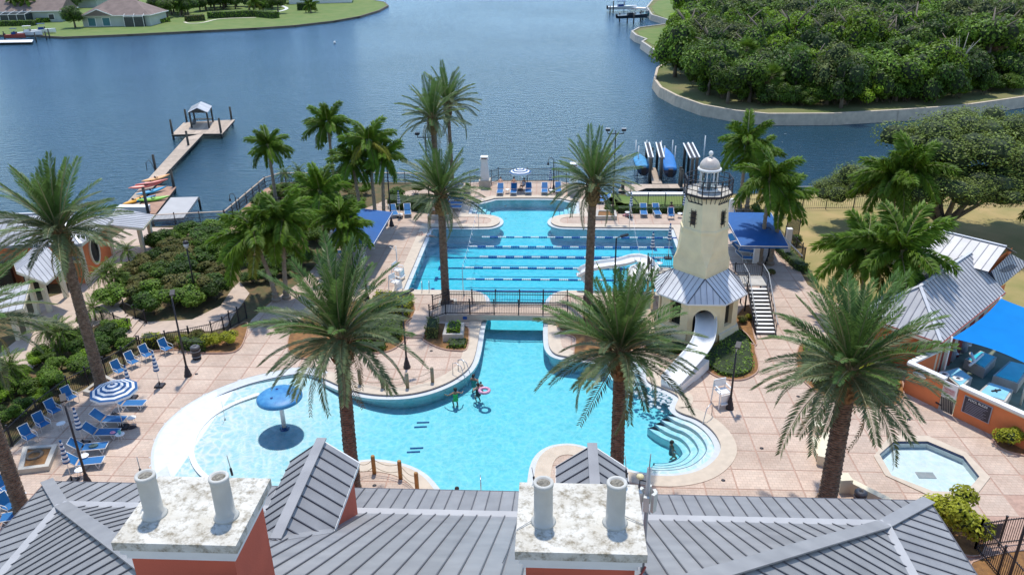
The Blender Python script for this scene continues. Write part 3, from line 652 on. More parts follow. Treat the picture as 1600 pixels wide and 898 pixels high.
# ------------------------------------------------------------------ palms
date_palm(g(160, 607), 372, 4.1, 'tall date palm leaning over the left fence above the striped open umbrella', 1)
date_palm(g(554, 772), 562, 4.0, 'date palm in front of the left roof dormer, shading the blue mushroom fountain', 2, nf=67, hadd=1.0)
date_palm(g(963, 748), 592, 3.95, 'date palm on the paved peninsula in the middle of the lagoon, right of the bridge', 3, nf=67, hadd=1.45)
date_palm(g(1291, 787), 622, 4.3, 'big date palm between the white slide and the octagonal wading pool', 4, nf=69, hadd=1.45, r0=.42, r1=.36, bulge=.3)
date_palm(g(697, 477), 312, 3.3, 'date palm at the left end of the footbridge, in front of the lap lanes', 5, nf=57, r0=.3, r1=.24)
date_palm(g(919, 478), 296, 3.4, 'date palm rising in front of the right half of the lap pool', 6, nf=57, r0=.32, r1=.26)
date_palm(g(686, 337), 190, 3.5, 'left and lower one of the two tall date palms standing against the lake', 7, nf=53, r0=.3, r1=.24)
date_palm(g(708, 305), 168, 3.6, 'right and taller one of the two slim date palms against the lake', 8, nf=50, r0=.2, r1=.16, bulge=.13)
date_palm(g(38, 806), 520, 4.0, 'date palm at the left edge whose crown is cut off by the frame', 9, nf=57)
fp = [((432, 318), 232, 2.3, 'lone feather palm at the bend of the lakeside railing', 10, (0, 0)),
 ((526, 318), 197, 2.6, 'feather palm standing highest against the lake, left of the tall date palms', 11, (0, 0)),
 ((566, 352), 255, 2.5, 'left palm of the three thin trunked feather palms behind the left blue canopy', 12, (-.3, 0)),
 ((588, 354), 226, 2.5, 'tallest palm of the thin trunked trio behind the left blue canopy', 13, (0, 0)),
 ((601, 352), 250, 2.4, 'right palm of the thin trunked trio behind the left blue canopy', 14, (.3, 0)),
 ((512, 400), 305, 2.8, 'feather palm with yellow green fronds left of the left blue canopy', 15, (0, 0)),
 ((541, 428), 345, 2.3, 'feather palm whose grey trunk stands before the left blue canopy', 16, (0, 0)),
 ((548, 432), 360, 2.0, 'lower feather palm sharing the pot with its taller twin before the left canopy', 17, (.25, -.2)),
 ((432, 470), 372, 3.3, 'wide feather palm right of the globe garden lamp', 18, (-.8, 0)),
 ((448, 466), 350, 2.8, 'dark feather palm behind the fronds of the mushroom date palm', 19, (.4, .2)),
 ((1155, 330), 225, 2.8, 'feather palm just right of the lighthouse dome', 20, (0, 0)),
 ((1166, 330), 245, 2.5, 'dark feather palm behind the lighthouse gallery on the right', 21, (.4, 0)),
 ((1187, 412), 285, 2.9, 'feather palm whose trunk rises before the right blue canopy beside the curved lamp', 22, (0, 0)),
 ((1203, 413), 312, 2.5, 'leaning feather palm at the right corner of the right blue canopy', 23, (.5, 0)),
 ((1387, 385), 285, 3.4, 'left stem of the pair of feather palms in front of the spreading oak', 24, (-.2, .3)),
 ((1399, 386), 272, 3.2, 'right stem of the pair of feather palms in front of the spreading oak', 25, (.2, 0)),
 ((1383, 520), 400, 3.5, 'feather palm hiding the left end of the grey roofed bath house', 26, (0, 0)),
 ((1345, 500), 402, 3.3, 'feather palm with arching fronds left of the grey roofed bath house', 27, (-.5, .3)),
 ((1632, 400), 318, 2.9, 'feather palm cut off by the right edge of the picture', 28, (0, 0))]
for (px, py), cy, L, lab, sd_, ln in fp: feather_palm(g(px, py), cy, L, lab, sd_, lean=ln, nf=16)
pg = [((206, 425), 1.9, 1.2, 'small palm in front of the round window of the orange building', 1, 1), ((178, 452), 1.6, 1.3, 'clumped small palm left of the dark shrubs by the orange building', 2, 3),
 ((150, 500), 1.0, 1.3, 'low small palm beside the trunk of the left date palm', 3, 1), ((92, 545), 1.5, 1.4, 'small palm above the dense green shrubs by the left fence', 4, 3), ((470, 292), 1.7, 1.3, 'right one of the two small palms by the lakeside railing', 5, 1), ((448, 294), 1.6, 1.2, 'left one of the two small palms by the lakeside railing', 6, 1),
 ((205, 455), .5, 1.1, 'stemless small palm growing among the dark shrubs', 7, 1), ((20, 610), 1.4, 1.5, 'small palm at the left edge under the cut off date palm', 8, 2), ((540, 470), .7, .9, 'small potted palm under the left canopy', 9, 1)]
for (px, py), h, L, lab, sd_, st in pg: pygmy_palm(g(px, py), h, L, lab, sd_, 'small palms in the beds on the left', st)
# ------------------------------------------------------------------ oak on the dry lawn
ob = g(1470, 368); ok = local(thing('oak_tree', 'wide spreading oak with forked dark trunk on the dry lawn beside the canal', 'tree', ob))
b = MB(); rd = random.Random(3)
b.tube([(0, 0, -.1), (0, 0, .5), (.1, 0, 1.2)], [.62, .5, .46], MT['trunkt'], 10)
for k in range(9):
    a = k*.7+.2; l = rd.uniform(2.8, 4.8); b.tube([(0, 0, 1.0), (math.cos(a)*l*.35, math.sin(a)*l*.35, 2.2), (math.cos(a)*l*.8, math.sin(a)*l*.8, 3.6+rd.random()), (math.cos(a)*l*1.25, math.sin(a)*l*1.25, 5+rd.random())], [.3, .22, .13, .05], MT['trunkt'], 7)
b.build('trunk', ok)
for k, (dx, dy, z, r, s) in enumerate([(-5, 1, 4.6, 4.6, .75), (0, 2, 8.0, 6.0, .7), (5.5, 1, 6.8, 5.6, .75), (2, -2.5, 5.2, 4.6, .7), (-2, -2, 5.4, 4.3, .7), (10, 1, 5.2, 4.8, .8), (-8, 2.5, 3.6, 3.4, .7), (13.5, 0, 4.4, 4.2, .8), (4, 3, 9.0, 4.2, .7)]):
    inst('crown', crown('oakbig', k % 2), ok, (dx, dy, z), (0, 0, k*1.3), (r, r, r*s))
# ------------------------------------------------------------------ far shores
FR_SH = P2([(1700, 128), (1600, 152), (1500, 166), (1400, 173), (1300, 178.5), (1200, 179), (1150, 174), (1100, 165), (1060, 151), (1035, 138), (1025, 125), (1029, 108), (1042, 98)], -.1)
w2 = P2([(1044, 92), (1020, 76), (1005, 66), (1012, 62), (996, 56), (989, 50), (1000, 44), (1030, 40), (1058, 36), (1040, 30), (1020, 24), (1012, 12), (1020, 2), (1024, -8)], -.1)
far = [tuple(p) for p in FR_SH+w2]; far += [(far[-1][0]+30, 520), (700, 520), (700, far[0][1])]
if area(far) < 0: far.reverse()
peng = mat('far_bank', (.20, .17, .07), .95, .25, .12, .4, 4, col2=(.10, .135, .03))
MB().prism(far, -4, -.1, MT['bank'], peng).build('far_peninsula', kind='structure')
def wall_strip(pts, z0, z1, th, m, name, label, cat, cap=None, batter=0):
    b = MB(); n = len(pts); P = [Vector(p[:2]) for p in pts]
    L_ = []
    for i, p in enumerate(P):
        t = (P[min(i+1, n-1)]-P[max(i-1, 0)]).normalized(); L_.append(Vector((-t.y, t.x)))
    for i in range(n-1):
        a, c = P[i]+L_[i]*(th+batter), P[i+1]+L_[i+1]*(th+batter); at, ct = P[i]+L_[i]*th, P[i+1]+L_[i+1]*th; ai, ci = P[i], P[i+1]
        b.quad((*a, z0), (*c, z0), (*ct, z1), (*at, z1), m); b.quad((*c, z0), (*a, z0), (*at, z1), (*ct, z1), m); b.quad((*at, z1), (*ct, z1), (*ci, z1), (*ai, z1), cap or m); b.quad((*ai, z1), (*ci, z1), (*ci, z0), (*ai, z0), m)
    return tag(b.build(name), label, cat)
wall_strip(list(reversed(FR_SH)), -2, .12, -.45, MT['seawall'], 'seawall', 'long curved pale concrete seawall below the dark woods across the canal', 'seawall', batter=-.25)
wall_strip(list(reversed(w2)), -2, .1, -.5, MT['concrete'], 'rock_seawall', 'low stepped stone seawall along the grassy point left of the woods', 'seawall', batter=-.3)
gl = P2([(1056, 92), (1030, 76), (1012, 66), (1000, 57), (996, 50), (1012, 46), (1050, 42), (1066, 60), (1062, 80)], -.1)
MB().prism(gl if area(gl) > 0 else list(reversed(gl)), -.15, -.02, MT['lawn']).build('far_lawn', kind='structure')
gl = P2([(1062, 36), (1042, 30), (1024, 22), (1018, 12), (1028, 2), (1090, -4), (1100, 30)], -.1)
MB().prism(gl if area(gl) > 0 else list(reversed(gl)), -.15, -.02, MT['lawn']).build('far_lawn', kind='structure')
# woods on the peninsula: every tree its own object
rd = random.Random(11); WOOD = P2([(1050, 134), (1050, 100), (1068, 60), (1090, 26), (1110, -60), (1800, -60), (1800, 120), (1600, 145), (1400, 167), (1200, 172), (1120, 161)], -.1)
kinds = ['d']*3+['m']*6+['g']*3+['l']*3
WL_ = {'d': 'dark green broadleaf tree in the dense woods across the canal', 'm': 'mid green rounded tree in the dense woods across the canal', 'g': 'grey green feathery tree in the dense woods across the canal', 'l': 'bright lime green tree standing out in the woods across the canal'}
y = min(p.y for p in WOOD); cnt = 0
while y < 330:
    x = 20
    while x < 260:
        px_, py_ = x+rd.uniform(-2, 2), y+rd.uniform(-2, 2); q = proj((px_, py_, 8))
        if inside(WOOD, px_, py_) and q[0] < 1680 and q[1] > -35 and cnt < 240:
            k = rd.choice(kinds); H = rd.uniform(8.5, 14.5) if y > 140 else rd.uniform(5.5, 10); rr = rd.uniform(4.0, 6.6)
            tree(Vector((px_, py_, -.1)), H, rr, k, WL_[k], rd.randrange(999), 'woods across the canal', zc=.52, sq=rd.uniform(.85, 1.3), name='woodland_tree'); cnt += 1
        x += 5.6+(y-120)*.012
    y += 5.4+(y-120)*.014
print('woods', cnt)
# shrubs along the wood's edge
ed = [(1068, 122), (1080, 140), (1100, 150), (1125, 158), (1150, 163), (1180, 167), (1212, 168), (1240, 169), (1275, 169), (1310, 168), (1345, 167), (1380, 165), (1415, 163), (1450, 160), (1490, 157), (1530, 152), (1570, 147), (1605, 142)]
ed += [(x+18, y_-6) for x, y_ in ed]+[(x+8, y_+1) for x, y_ in ed[2:]]
for i, (x, y_) in enumerate(ed):
    p = g(x+rd.uniform(-6, 6), y_-4, -.1); k = rd.choice(['sd', 'sm', 'sl', 'sd']); shrub(p, rd.uniform(1.9, 3.1), k, {'sd': 'dark', 'sm': 'mid green', 'sl': 'light green'}[k]+' undergrowth bush at the foot of the woods above the seawall', rd.randrange(99), 'undergrowth bushes along the seawall', h=rd.uniform(2.8, 5), name='undergrowth_bush', cat='bush')
def fan_palm(base, H, label, seed):
    rd = random.Random(seed); t = local(thing('cabbage_palm', label, 'palm tree', base, 0, 'cabbage palms at the edge of the woods')); trunk(H, .25, .22, MT['trunkd'], .3, 0, seed).build('trunk', t)
    def fan(m, n_=14):
        b = MB()
        for k in range(n_):
            a = R(-95+190*k/(n_-1)); d = Vector((math.cos(a), math.sin(a), -.12)); s = Vector((-math.sin(a), math.cos(a), 0))*.055
            b.add([(0, 0, 0), d*.5+s+Vector((.5, 0, 0)), d*.95+Vector((.5, 0, -.12)), d*.5-s+Vector((.5, 0, 0))], [(0, 1, 2, 3)], m)
        b.tube([(-.6, 0, 0), (.5, 0, 0)], .02, MT['rachis'], 4); return mesh_of(b, 'fan_leaf')
    A, B = fan(MT['leafm']), fan(MT['frondd'])
    for k in range(34):
        u = k/33; el = 80-140*u; az = k*2.4; d = Vector((math.cos(az)*math.cos(R(el)), math.sin(az)*math.cos(R(el)), math.sin(R(el))))
        inst('frond', A if u < .75 else B, t, tuple(d*.6+Vector((0, 0, H))), (rd.uniform(-.4, .4), -R(el), az), 1.25)
fan_palm(g(1318, 163, -.1), 4.8, 'cabbage palm with brown skirt leaning out of the woods above the seawall', 1)
fan_palm(g(1085, 128, -.1), 4.2, 'cabbage palm at the left corner of the woods', 2)
fan_palm(g(1462, 156, -.1), 2.6, 'low cabbage palm with dead fronds at the right of the woods', 3)
def bare_tree(base, H, label, seed):
    rd = random.Random(seed); b = MB(); b.tube([(0, 0, 0), (.2, 0, H*.5)], [.25, .16], MT['silverbark'], 6)
    for k in range(8):
        a = k*.8; l = rd.uniform(1.5, 2.6); z = H*rd.uniform(.35, .5); b.tube([(.15, 0, z), (math.cos(a)*l*.5, math.sin(a)*l*.5, z+H*.2), (math.cos(a)*l, math.sin(a)*l, z+H*rd.uniform(.35, .5))], [.12, .07, .03], MT['silverbark'], 5)
    o = b.build('bare_tree'); o.location = base; tag(o, label, 'tree')
MT['silverbark'] = mat('silver_bark', (.36, .33, .28), .9, .1)
bare_tree(g(1268, 75, -.1), 15, 'bare grey branches of a dead tree poking out of the upper left woods', 1)
bare_tree(g(1488, 146, -.1), 10, 'pale forked tree trunk standing out on the right of the woods', 2)
bare_tree(g(1340, 60, -.1), 13, 'bare twigs of a dead tree at the top of the woods', 3)
# left far shore with lawn
LS = P2([(-300, 66), (0, 55), (60, 55), (80, 57), (100, 58), (200, 54), (300, 49), (400, 44), (460, 40), (520, 33), (560, 26), (590, 17), (605, 9), (600, 4), (580, 0), (540, -4), (500, -7)], -1.15)
fl = [tuple(p) for p in LS]+[(fl_x, 560) for fl_x in (-60, -600)]+[(-600, LS[0].y)]
MB().prism(fl if area(fl) > 0 else fl[::-1], -4, -1.15, MT['bank'], MT['lawn']).build('far_lawn', kind='structure')
wall_strip(LS, -2, -1.05, -.5, MT['trunkt'], 'far_seawall', 'thin dark seawall below the green lawns across the lake', 'seawall', batter=-.1)

for i, (x, y, h) in enumerate([(1240, 150, 6), (1160, 140, 6.5), (1400, 148, 6), (1545, 128, 7), (1200, 160, 4)]): fan_palm(g(x, y, -.1), h, ['cabbage palm head rising above the front row of the woods, left of centre', 'cabbage palm in the left part of the woods', 'cabbage palm head among dark trees in the middle of the woods', 'tall cabbage palm near the right end of the woods', 'short cabbage palm at the wood edge above the seawall'][i], i+20)
# ------------------------------------------------------------------ standing seam roofs: one sub-part per pan
def clip_poly(P, n_, d):         # keep the side dot(p, n_) >= d
    o = []
    for i in range(len(P)):
        a, b_ = P[i], P[(i+1) % len(P)]; da, db = a.dot(n_)-d, b_.dot(n_)-d
        if da >= 0: o.append(a)
        if (da > 0) != (db > 0) and abs(da-db) > 1e-9: o.append(a+(b_-a)*(da/(da-db)))
    return o
def roof_face(part, poly, up, sp, mp, ms, rib=.035, rw=.032, phase=0.0, th=.02, name='roof_panel', maxn=999):
    P = [Vector(p) for p in poly]; n_ = (P[1]-P[0]).cross(P[2]-P[0]).normalized()
    if n_.z < 0: n_ = -n_
    up = Vector(up); up = (up-n_*up.dot(n_)).normalized(); u = up.cross(n_).normalized(); us = [p.dot(u) for p in P]; k0 = math.floor((min(us)-phase)/sp)
    k = k0
    while phase+k*sp < max(us):
        a, c = phase+k*sp, phase+(k+1)*sp; Q = clip_poly(clip_poly(P, u, a+.004), -u, -c+.004)
        if len(Q) > 2:
            b = MB(); m_ = len(Q); top = [q+n_*th for q in Q]; base = [q-n_*.01 for q in Q]
            if (top[1]-top[0]).cross(top[2]-top[0]).dot(n_) < 0: top.reverse(); base.reverse()
            b.add(top+base, [tuple(range(m_))]+[(i, m_+i, m_+(i+1) % m_, (i+1) % m_) for i in range(m_)], mp)
            if rib:
                E = [(q.dot(up), q) for q in Q if abs(q.dot(u)-a) < .02]
                if len(E) >= 2:
                    E.sort(key=lambda e: e[0]); p0, p1 = E[0][1]+n_*(th+rib/2), E[-1][1]+n_*(th+rib/2)
                    if (p1-p0).length > .08: b.beam(p0, p1, rw, rib, ms, up=n_)
            b.build(name, part)
        k += 1
def cap_line(b, p, q, w, m, h=.05, n_=Vector((0, 0, 1))): b.beam(Vector(p)+Vector((0, 0, .07)), Vector(q)+Vector((0, 0, .07)), w, h, m)
# ------------------------------------------------------------------ clubhouse in the foreground
XL, XR, YF_, ZE = -18.55, 12.95, 22.69, 7.65; xl, xr, yf, zt = -16.35, 10.42, 20.3, 8.6; SL = .64; YM = 7.4; yb, YB_ = 2*YM-yf, 2*YM-YF_; dz = (yf-YM); ZR = zt+SL*dz
club = thing('clubhouse', 'clubhouse in the foreground with grey standing seam hip roof and two small dormers', 'building', (0, 7.4, 0))
b = MB(); wx0, wx1, wy0, wy1 = XL+.9, XR-.9, YB_+.9, YF_-.9
b.box(((wx0+wx1)/2, (wy0+wy1)/2, 3.75), (wx1-wx0, wy1-wy0, 7.5), MT['brickred']); b.build('wall', club)
b = MB()
s0_ = MT['roofseam']; A0, A1, A2, A3 = (XL, YF_, ZE), (XR, YF_, ZE), (XR, YB_, ZE), (XL, YB_, ZE); B0, B1, B2, B3 = (xl, yf, zt), (xr, yf, zt), (xr, yb, zt), (xl, yb, zt); C0, C1 = (xl+dz, YM, ZR), (max(xr-dz, xl+dz+.02), YM, ZR)
for q in ((A0, B0, B1, A1), (A1, B1, B2, A2), (A2, B2, B3, A3), (A3, B3, B0, A0)): b.add([Vector(p)-Vector((0, 0, .03)) for p in q], [(3, 2, 1, 0)], MT['roofseam'])
for q in ((B0, C0, C1, B1), (B1, C1, B2), (B2, C1, C0, B3), (B3, C0, B0)): b.add([Vector(p)-Vector((0, 0, .03)) for p in q], [tuple(reversed(range(len(q))))], MT['roofseam'])
for p, q in ((A0, A1), (A1, A2), (A2, A3), (A3, A0)): b.beam(Vector(p)-Vector((0, 0, .12)), Vector(q)-Vector((0, 0, .12)), .14, .16, MT['white']); b.beam(Vector(p)-Vector((0, 0, .02)), Vector(q)-Vector((0, 0, .02)), .16, .035, s0_)
b.box(((XL+XR)/2, YM, ZE-.25), (XR-XL-.2, YF_-YB_-.2, .12), MT['white'])
roof = b.build('roof', club)
g_, s_ = MT['roofg'], MT['roofseam']
roof_face(roof, (A0, B0, B1, A1), (0, -1, .4), .45, g_, s_); roof_face(roof, (A1, B1, B2, A2), (-1, 0, .4), .45, g_, s_); roof_face(roof, (A3, B3, B0, A0), (1, 0, .4), .45, g_, s_)
roof_face(roof, (B0, C0, C1, B1), (0, -1, SL), .45, g_, s_, phase=.2); roof_face(roof, (B1, C1, B2), (-1, 0, SL), .45, g_, s_); roof_face(roof, (B3, C0, B0), (1, 0, SL), .45, g_, s_)
b = MB()
for p, q in ((A0, B0), (B0, C0), (A1, B1), (B1, C1)): cap_line(b, p, q, .42, g_)
for p, q in ((B0, B1), (B1, B2), (B3, B0)): cap_line(b, p, q, .34, MT['flash'], .03)
b.build('hip_cap', roof)
def dormer(x, label):
    yp, zr, hw, ze = 20.2, 11.5, 1.08, 10.68; yr = yf-(zr-zt)/SL; ye = yf-(ze-zt)/SL
    b = MB(); wx = hw-.16; zw = ze+.02
    b.add([(x-wx, yp-.2, zt-.3), (x+wx, yp-.2, zt-.3), (x+wx, yp-.2, zw), (x, yp-.2, zr-.14), (x-wx, yp-.2, zw)], [(4, 3, 2, 1, 0)], MT['brickred'])
    for s in (-1, 1): b.add([(x+s*wx, yp-.2, zt-.3), (x+s*wx, ye-.6, zt-.3), (x+s*wx, ye-.6, zw), (x+s*wx, yp-.2, zw)], [(0, 1, 2, 3)], MT['brickred'])
    b.box((x, yp-.18, 9.7), (.8, .08, .9), MT['white']); b.box((x, yp-.13, 9.7), (.62, .03, .72), MT['glassdark'])
    d = b.build('dormer', club, label=label)
    for s in (-1, 1):
        fc = [(x, yp, zr), (x+s*hw, yp, ze), (x+s*hw, ye, ze), (x, yr, zr)]
        u = MB().add([Vector(p)-Vector((0, 0, .03)) for p in fc], [(0, 1, 2, 3)], s_); u.beam((x+s*hw, yp, ze-.06), (x+s*hw, ye, ze-.06), .05, .12, MT['white']); u.beam((x, yp, zr-.06), (x+s*hw, yp, ze-.06), .05, .14, MT['white'])
        u.build('dormer_soffit', d); roof_face(d, fc, (-s, 0, .7), .45, g_, s_, phase=.1)
    b = MB(); cap_line(b, (x, yp+.02, zr), (x, yr, zr), .30, g_); 
    for s in (-1, 1): cap_line(b, (x+s*hw, ye, ze), (x, yr, zr), .26, g_, .03)
    b.build('ridge_cap', d)
dormer(-7.2, 'left dormer next to the left chimney'); dormer(1.17, 'right dormer behind the right chimney')
stainw = mat('stained_white_cap', (.52, .48, .40), .9, .2, 2.6, .5, 22, col2=(.68, .66, .60))
def spot_mat():
    t = stainw.node_tree; b = t.nodes['Principled BSDF']; L = t.links.new; src = b.inputs['Base Color'].links[0].from_socket; tc = nd(t, 'ShaderNodeTexCoord')
    n = nd(t, 'ShaderNodeTexNoise'); n.inputs['Scale'].default_value = 5.5; n.inputs['Detail'].default_value = 9; n.inputs['Roughness'].default_value = .72; L(tc.outputs['Object'], n.inputs['Vector'])
    r = nd(t, 'ShaderNodeValToRGB'); r.color_ramp.elements[0].position = .47; r.color_ramp.elements[1].position = .64; r.color_ramp.elements[0].color = (1, 1, 1, 1); r.color_ramp.elements[1].color = (.42, .38, .31, 1); L(n.outputs['Fac'], r.inputs[0])
    v = nd(t, 'ShaderNodeVectorMath', operation='MULTIPLY'); L(src, v.inputs[0]); L(r.outputs[0], v.inputs[1]); L(v.outputs[0], b.inputs['Base Color'])
spot_mat()
potm = mat('chimney_pot', (.50, .49, .45), .8, .1, 2, .3, 10)
def chimney(x0, x1, y0, y1, pots, label):
    t = thing('chimney', label, 'chimney', ((x0+x1)/2, (y0+y1)/2, 12)); cx, cy = (x0+x1)/2, (y0+y1)/2; Z = 16.1
    b = MB().box((cx, cy, 13.0), (x1-x0-.36, y1-y0-.36, 5.4), MT['brickred']); b.build('shaft', t)
    b = MB().box((cx, cy, Z-.09), (x1-x0, y1-y0, .18), stainw); b.box((cx, cy, Z-.26), (x1-x0-.14, y1-y0-.14, .16), MT['white']); b.box((cx, cy, Z-.41), (x1-x0-.26, y1-y0-.26, .14), MT['white']); b.build('cap', t)
    for (px, py, top) in pots:
        p = g(px, py, Z); b = MB().lathe((p.x, p.y, Z-.01), [(.24, 0), (.21, .05), (.175, .09), (.168, top-.12), (.176, top-.1), (.186, top-.03), (.18, top), (.13, top), (.12, top-.05), (.02, top-.06)], potm, 24); pt = b.build('pot', t)
        MB().lathe((p.x, p.y, Z+top-.055), [(.13, 0), (.10, .03), (.02, .045)], mat('pot_debris', (.22, .2, .16), .95, .5, 20, .8, 40), 16).build('pot_debris', pt)
    return t
def rod(px, py, z, h, t, lean=.05):
    p = g(px, py, z); MB().tube([(p.x, p.y, z), (p.x-lean*.3, p.y, z+h*.35)], .022, MT['black'], 6).tube([(p.x-lean*.3, p.y, z+h*.35), (p.x-lean, p.y, z+h)], .008, MT['grey'], 5).build('lightning_rod', t)
c1 = chimney(-7.86, -5.59, 10.62, 12.5, [(242, 803, .92), (354, 806, .92)], 'left red chimney with stained white cap and two round pots')
rod(221, 742, 16.7, .42, c1, -.0); rod(363, 742, 16.7, .45, c1, .03)
c2 = chimney(-.66, 1.63, 10.66, 12.55, [(849, 814, .9), (961, 816, .92)], 'right red chimney with stained white cap and two round pots, antenna mast beside it')
rod(835, 752, 16.1, .34, c2); rod(979, 745, 16.3, .5, c2)
MB().tube([(-.9, 10.9, 15.6), (-.64, 11.2, 16.12), (-.3, 11.5, 16.14), (-.05, 11.8, 16.14)], .008, MT['grey'], 5).tube([(1.65, 11.3, 15.7), (1.62, 11.4, 16.12), (1.3, 11.6, 16.14)], .008, MT['grey'], 5).tube([(1.35, 10.7, 15.45), (1.55, 10.72, 15.6), (1.62, 10.75, 15.75)], .02, MT['red'], 6).build('cable', c2)
mp_ = g(1011, 782, 14.9); am = thing('antenna_mast', 'slim mast with a ring of white panel antennas beside the right chimney', 'antenna', (mp_.x, mp_.y, 12.6))
zt_ = zt+SL*(yf-mp_.y); MB().tube([(mp_.x, mp_.y, zt_-.1), (mp_.x, mp_.y, 15.75)], .045, MT['grey'], 8).tube([(mp_.x, mp_.y, 15.7), (mp_.x+.01, mp_.y, 16.1)], .012, MT['grey'], 6).build('pole', am)
for k in range(6):
    a = k*1.047+.3; MB().box((mp_.x+.17*math.cos(a), mp_.y+.17*math.sin(a), 14.95), (.07, .12, .46 if k % 2 else .36), mat('antenna_panel', (.58, .58, .53), .5, .08), rz=a).build('panel_antenna', am)
MB().tube([(mp_.x-.17, mp_.y+.05, 15.1), (mp_.x-.17, mp_.y+.05, 15.45)], .012, MT['black'], 6).lathe((mp_.x-.17, mp_.y+.05, 15.45), [(.06, 0), (.085, .03), (.07, .07), (.02, .09)], mat('cream_dome', (.7, .6, .33), .5), 12).beam((mp_.x-.17, mp_.y+.05, 15.4), (mp_.x, mp_.y, 15.4), .02, .02, MT['black']).build('dome_antenna', am)
# ------------------------------------------------------------------ lighthouse slide tower
TC = Vector((9.95, 50.75, 0)); OX, OY = TC.x, TC.y
tw = thing('slide_tower', 'cream lighthouse shaped slide tower with white domed lantern and black gallery', 'tower', TC)
def octo(r, z, c=.0, rot=0.0): return [(OX+r*math.cos(R(22.5+45*k)+rot), OY+r*math.sin(R(22.5+45*k)+rot), z) for k in range(8)]
def sq_oct(h, ch, z):        # square turned 45 degrees (half diagonal h), corners cut back by ch
    o = []
    for k in range(4):
        a = R(90*k); d = Vector((math.cos(a), math.sin(a))); s = Vector((-d.y, d.x))
        for sg in (-1, 1): o.append((OX+d.x*(h-ch)+s.x*sg*ch, OY+d.y*(h-ch)+s.y*sg*ch, z))
    return o
def loft(b, rings, m, cap=True):
    n = len(rings[0]); vs = [p for r in rings for p in r]; fs = [(i*n+k, i*n+(k+1) % n, (i+1)*n+(k+1) % n, (i+1)*n+k) for i in range(len(rings)-1) for k in range(n)]
    if cap: fs.append(tuple(range((len(rings)-1)*n, len(rings)*n)))
    return b.add(vs, fs, m)
ap = 3.02; RW = 2.55/math.cos(R(22.5))
b = MB(); W = octo(RW, 0); WT = octo(RW, 3.25)
def wallq(b, p, q, z0, z1, m, th=.0): b.quad((*p[:2], z0), (*q[:2], z0), (*q[:2], z1), (*p[:2], z1), m)
for k in range(8):
    p, q = Vector(W[k][:2]), Vector(W[(k+1) % 8][:2]); mid = (p+q)/2; an = math.degrees(math.atan2(mid.y-OY, mid.x-OX)) % 360; d = q-p
    if abs(an-270) < 5:      # front: arch with the slide coming out
        wa, h0 = .34, 2.3; a0, a1 = p+d*(.5-wa), p+d*(.5+wa); L_ = d.length*wa; wallq(b, p, a0, 0, 3.25, MT['cream']); wallq(b, a1, q, 0, 3.25, MT['cream'])
        ar = [(mid+d.normalized()*(-L_*math.cos(math.pi*i/10)), 1.7+.75*math.sin(math.pi*i/10)) for i in range(11)]
        for i in range(10): b.add([(*ar[i][0], ar[i][1]), (*ar[i+1][0], ar[i+1][1]), (*ar[i+1][0], 3.25), (*ar[i][0], 3.25)], [(0, 1, 2, 3)], MT['cream'])
        inn = (Vector((OX, OY))-mid).normalized()*1.6
        b.quad((*(a0+inn), 0), (*(a1+inn), 0), (*(a1+inn), 2.6), (*(a0+inn), 2.6), MT['glassdark']); b.quad((*a0, 0), (*(a0+inn), 0), (*(a0+inn), 2.6), (*a0, 2.6), MT['cream']); b.quad((*(a1+inn), 0), (*a1, 0), (*a1, 2.6), (*(a1+inn), 2.6), MT['cream'])
    elif abs(an-225) < 5 or abs(an-315) < 5 or abs(an-180) < 5:  # openings in the slanted front walls
        a0, a1 = p+d*.29, p+d*.71; wallq(b, p, a0, 0, 3.25, MT['cream']); wallq(b, a1, q, 0, 3.25, MT['cream']); wallq(b, a0, a1, 0, .95, MT['cream']); wallq(b, a0, a1, 2.75, 3.25, MT['cream'])
        inn = (Vector((OX, OY))-mid).normalized()*.3
        b.quad((*(a0+inn), .95), (*(a1+inn), .95), (*(a1+inn), 2.75), (*(a0+inn), 2.75), MT['glassdark']); b.quad((*a0, .95), (*(a0+inn), .95), (*(a0+inn), 2.75), (*a0, 2.75), MT['cream']); b.quad((*(a1+inn), .95), (*a1, .95), (*a1, 2.75), (*(a1+inn), 2.75), MT['cream']); b.quad((*a0, .95), (*a1, .95), (*(a1+inn), .95), (*(a0+inn), .95), MT['cream'])
    else: wallq(b, p, q, 0, 3.25, MT['cream'])
pl0, pl1 = octo(RW+.32, -.1), octo(RW+.14, .62)
for k in range(8):
    j = (k+1) % 8
    if k == 5: continue
    b.add([pl0[k], pl0[j], pl1[j], pl1[k]], [(0, 1, 2, 3)], MT['cream']); b.add([pl1[k], pl1[j], W[j][:2]+(.68,), W[k][:2]+(.68,)], [(0, 1, 2, 3)], MT['creamtrim'])
b.build('base_wall', tw)
zb = 4.35; eav = octo(ap/math.cos(R(22.5)), 3.1); top = sq_oct(1.86, .02, zb)
# skirt roof: four triangles towards the body corners and four quads between
rf = MB().add(octo(ap/math.cos(R(22.5))-.02, 3.03), [tuple(reversed(range(8)))], MT['white'])
sk = rf.build('skirt_roof', tw); cor = [Vector((OX+1.86*math.cos(R(90*k)), OY+1.86*math.sin(R(90*k)), zb)) for k in range(4)]
E = [Vector(p) for p in eav]                 # E[k] at 22.5+45k
for k in range(4):
    c = cor[k]; e0, e1 = E[(2*k-1) % 8], E[2*k]; out = Vector((math.cos(R(90*k)), math.sin(R(90*k)), 0))
    roof_face(sk, (e0, e1, c), -out+Vector((0, 0, 1)), .40, MT['roofwh'], MT['seamlt'], .03, .024)
    e2 = E[(2*k+1) % 8]; c2_ = cor[(k+1) % 4]; o2 = Vector((math.cos(R(90*k+45)), math.sin(R(90*k+45)), 0))
    roof_face(sk, (e1, e2, c2_, c), -o2+Vector((0, 0, 1)), .40, MT['roofwh'], MT['seamlt'], .03, .024)
b = MB()
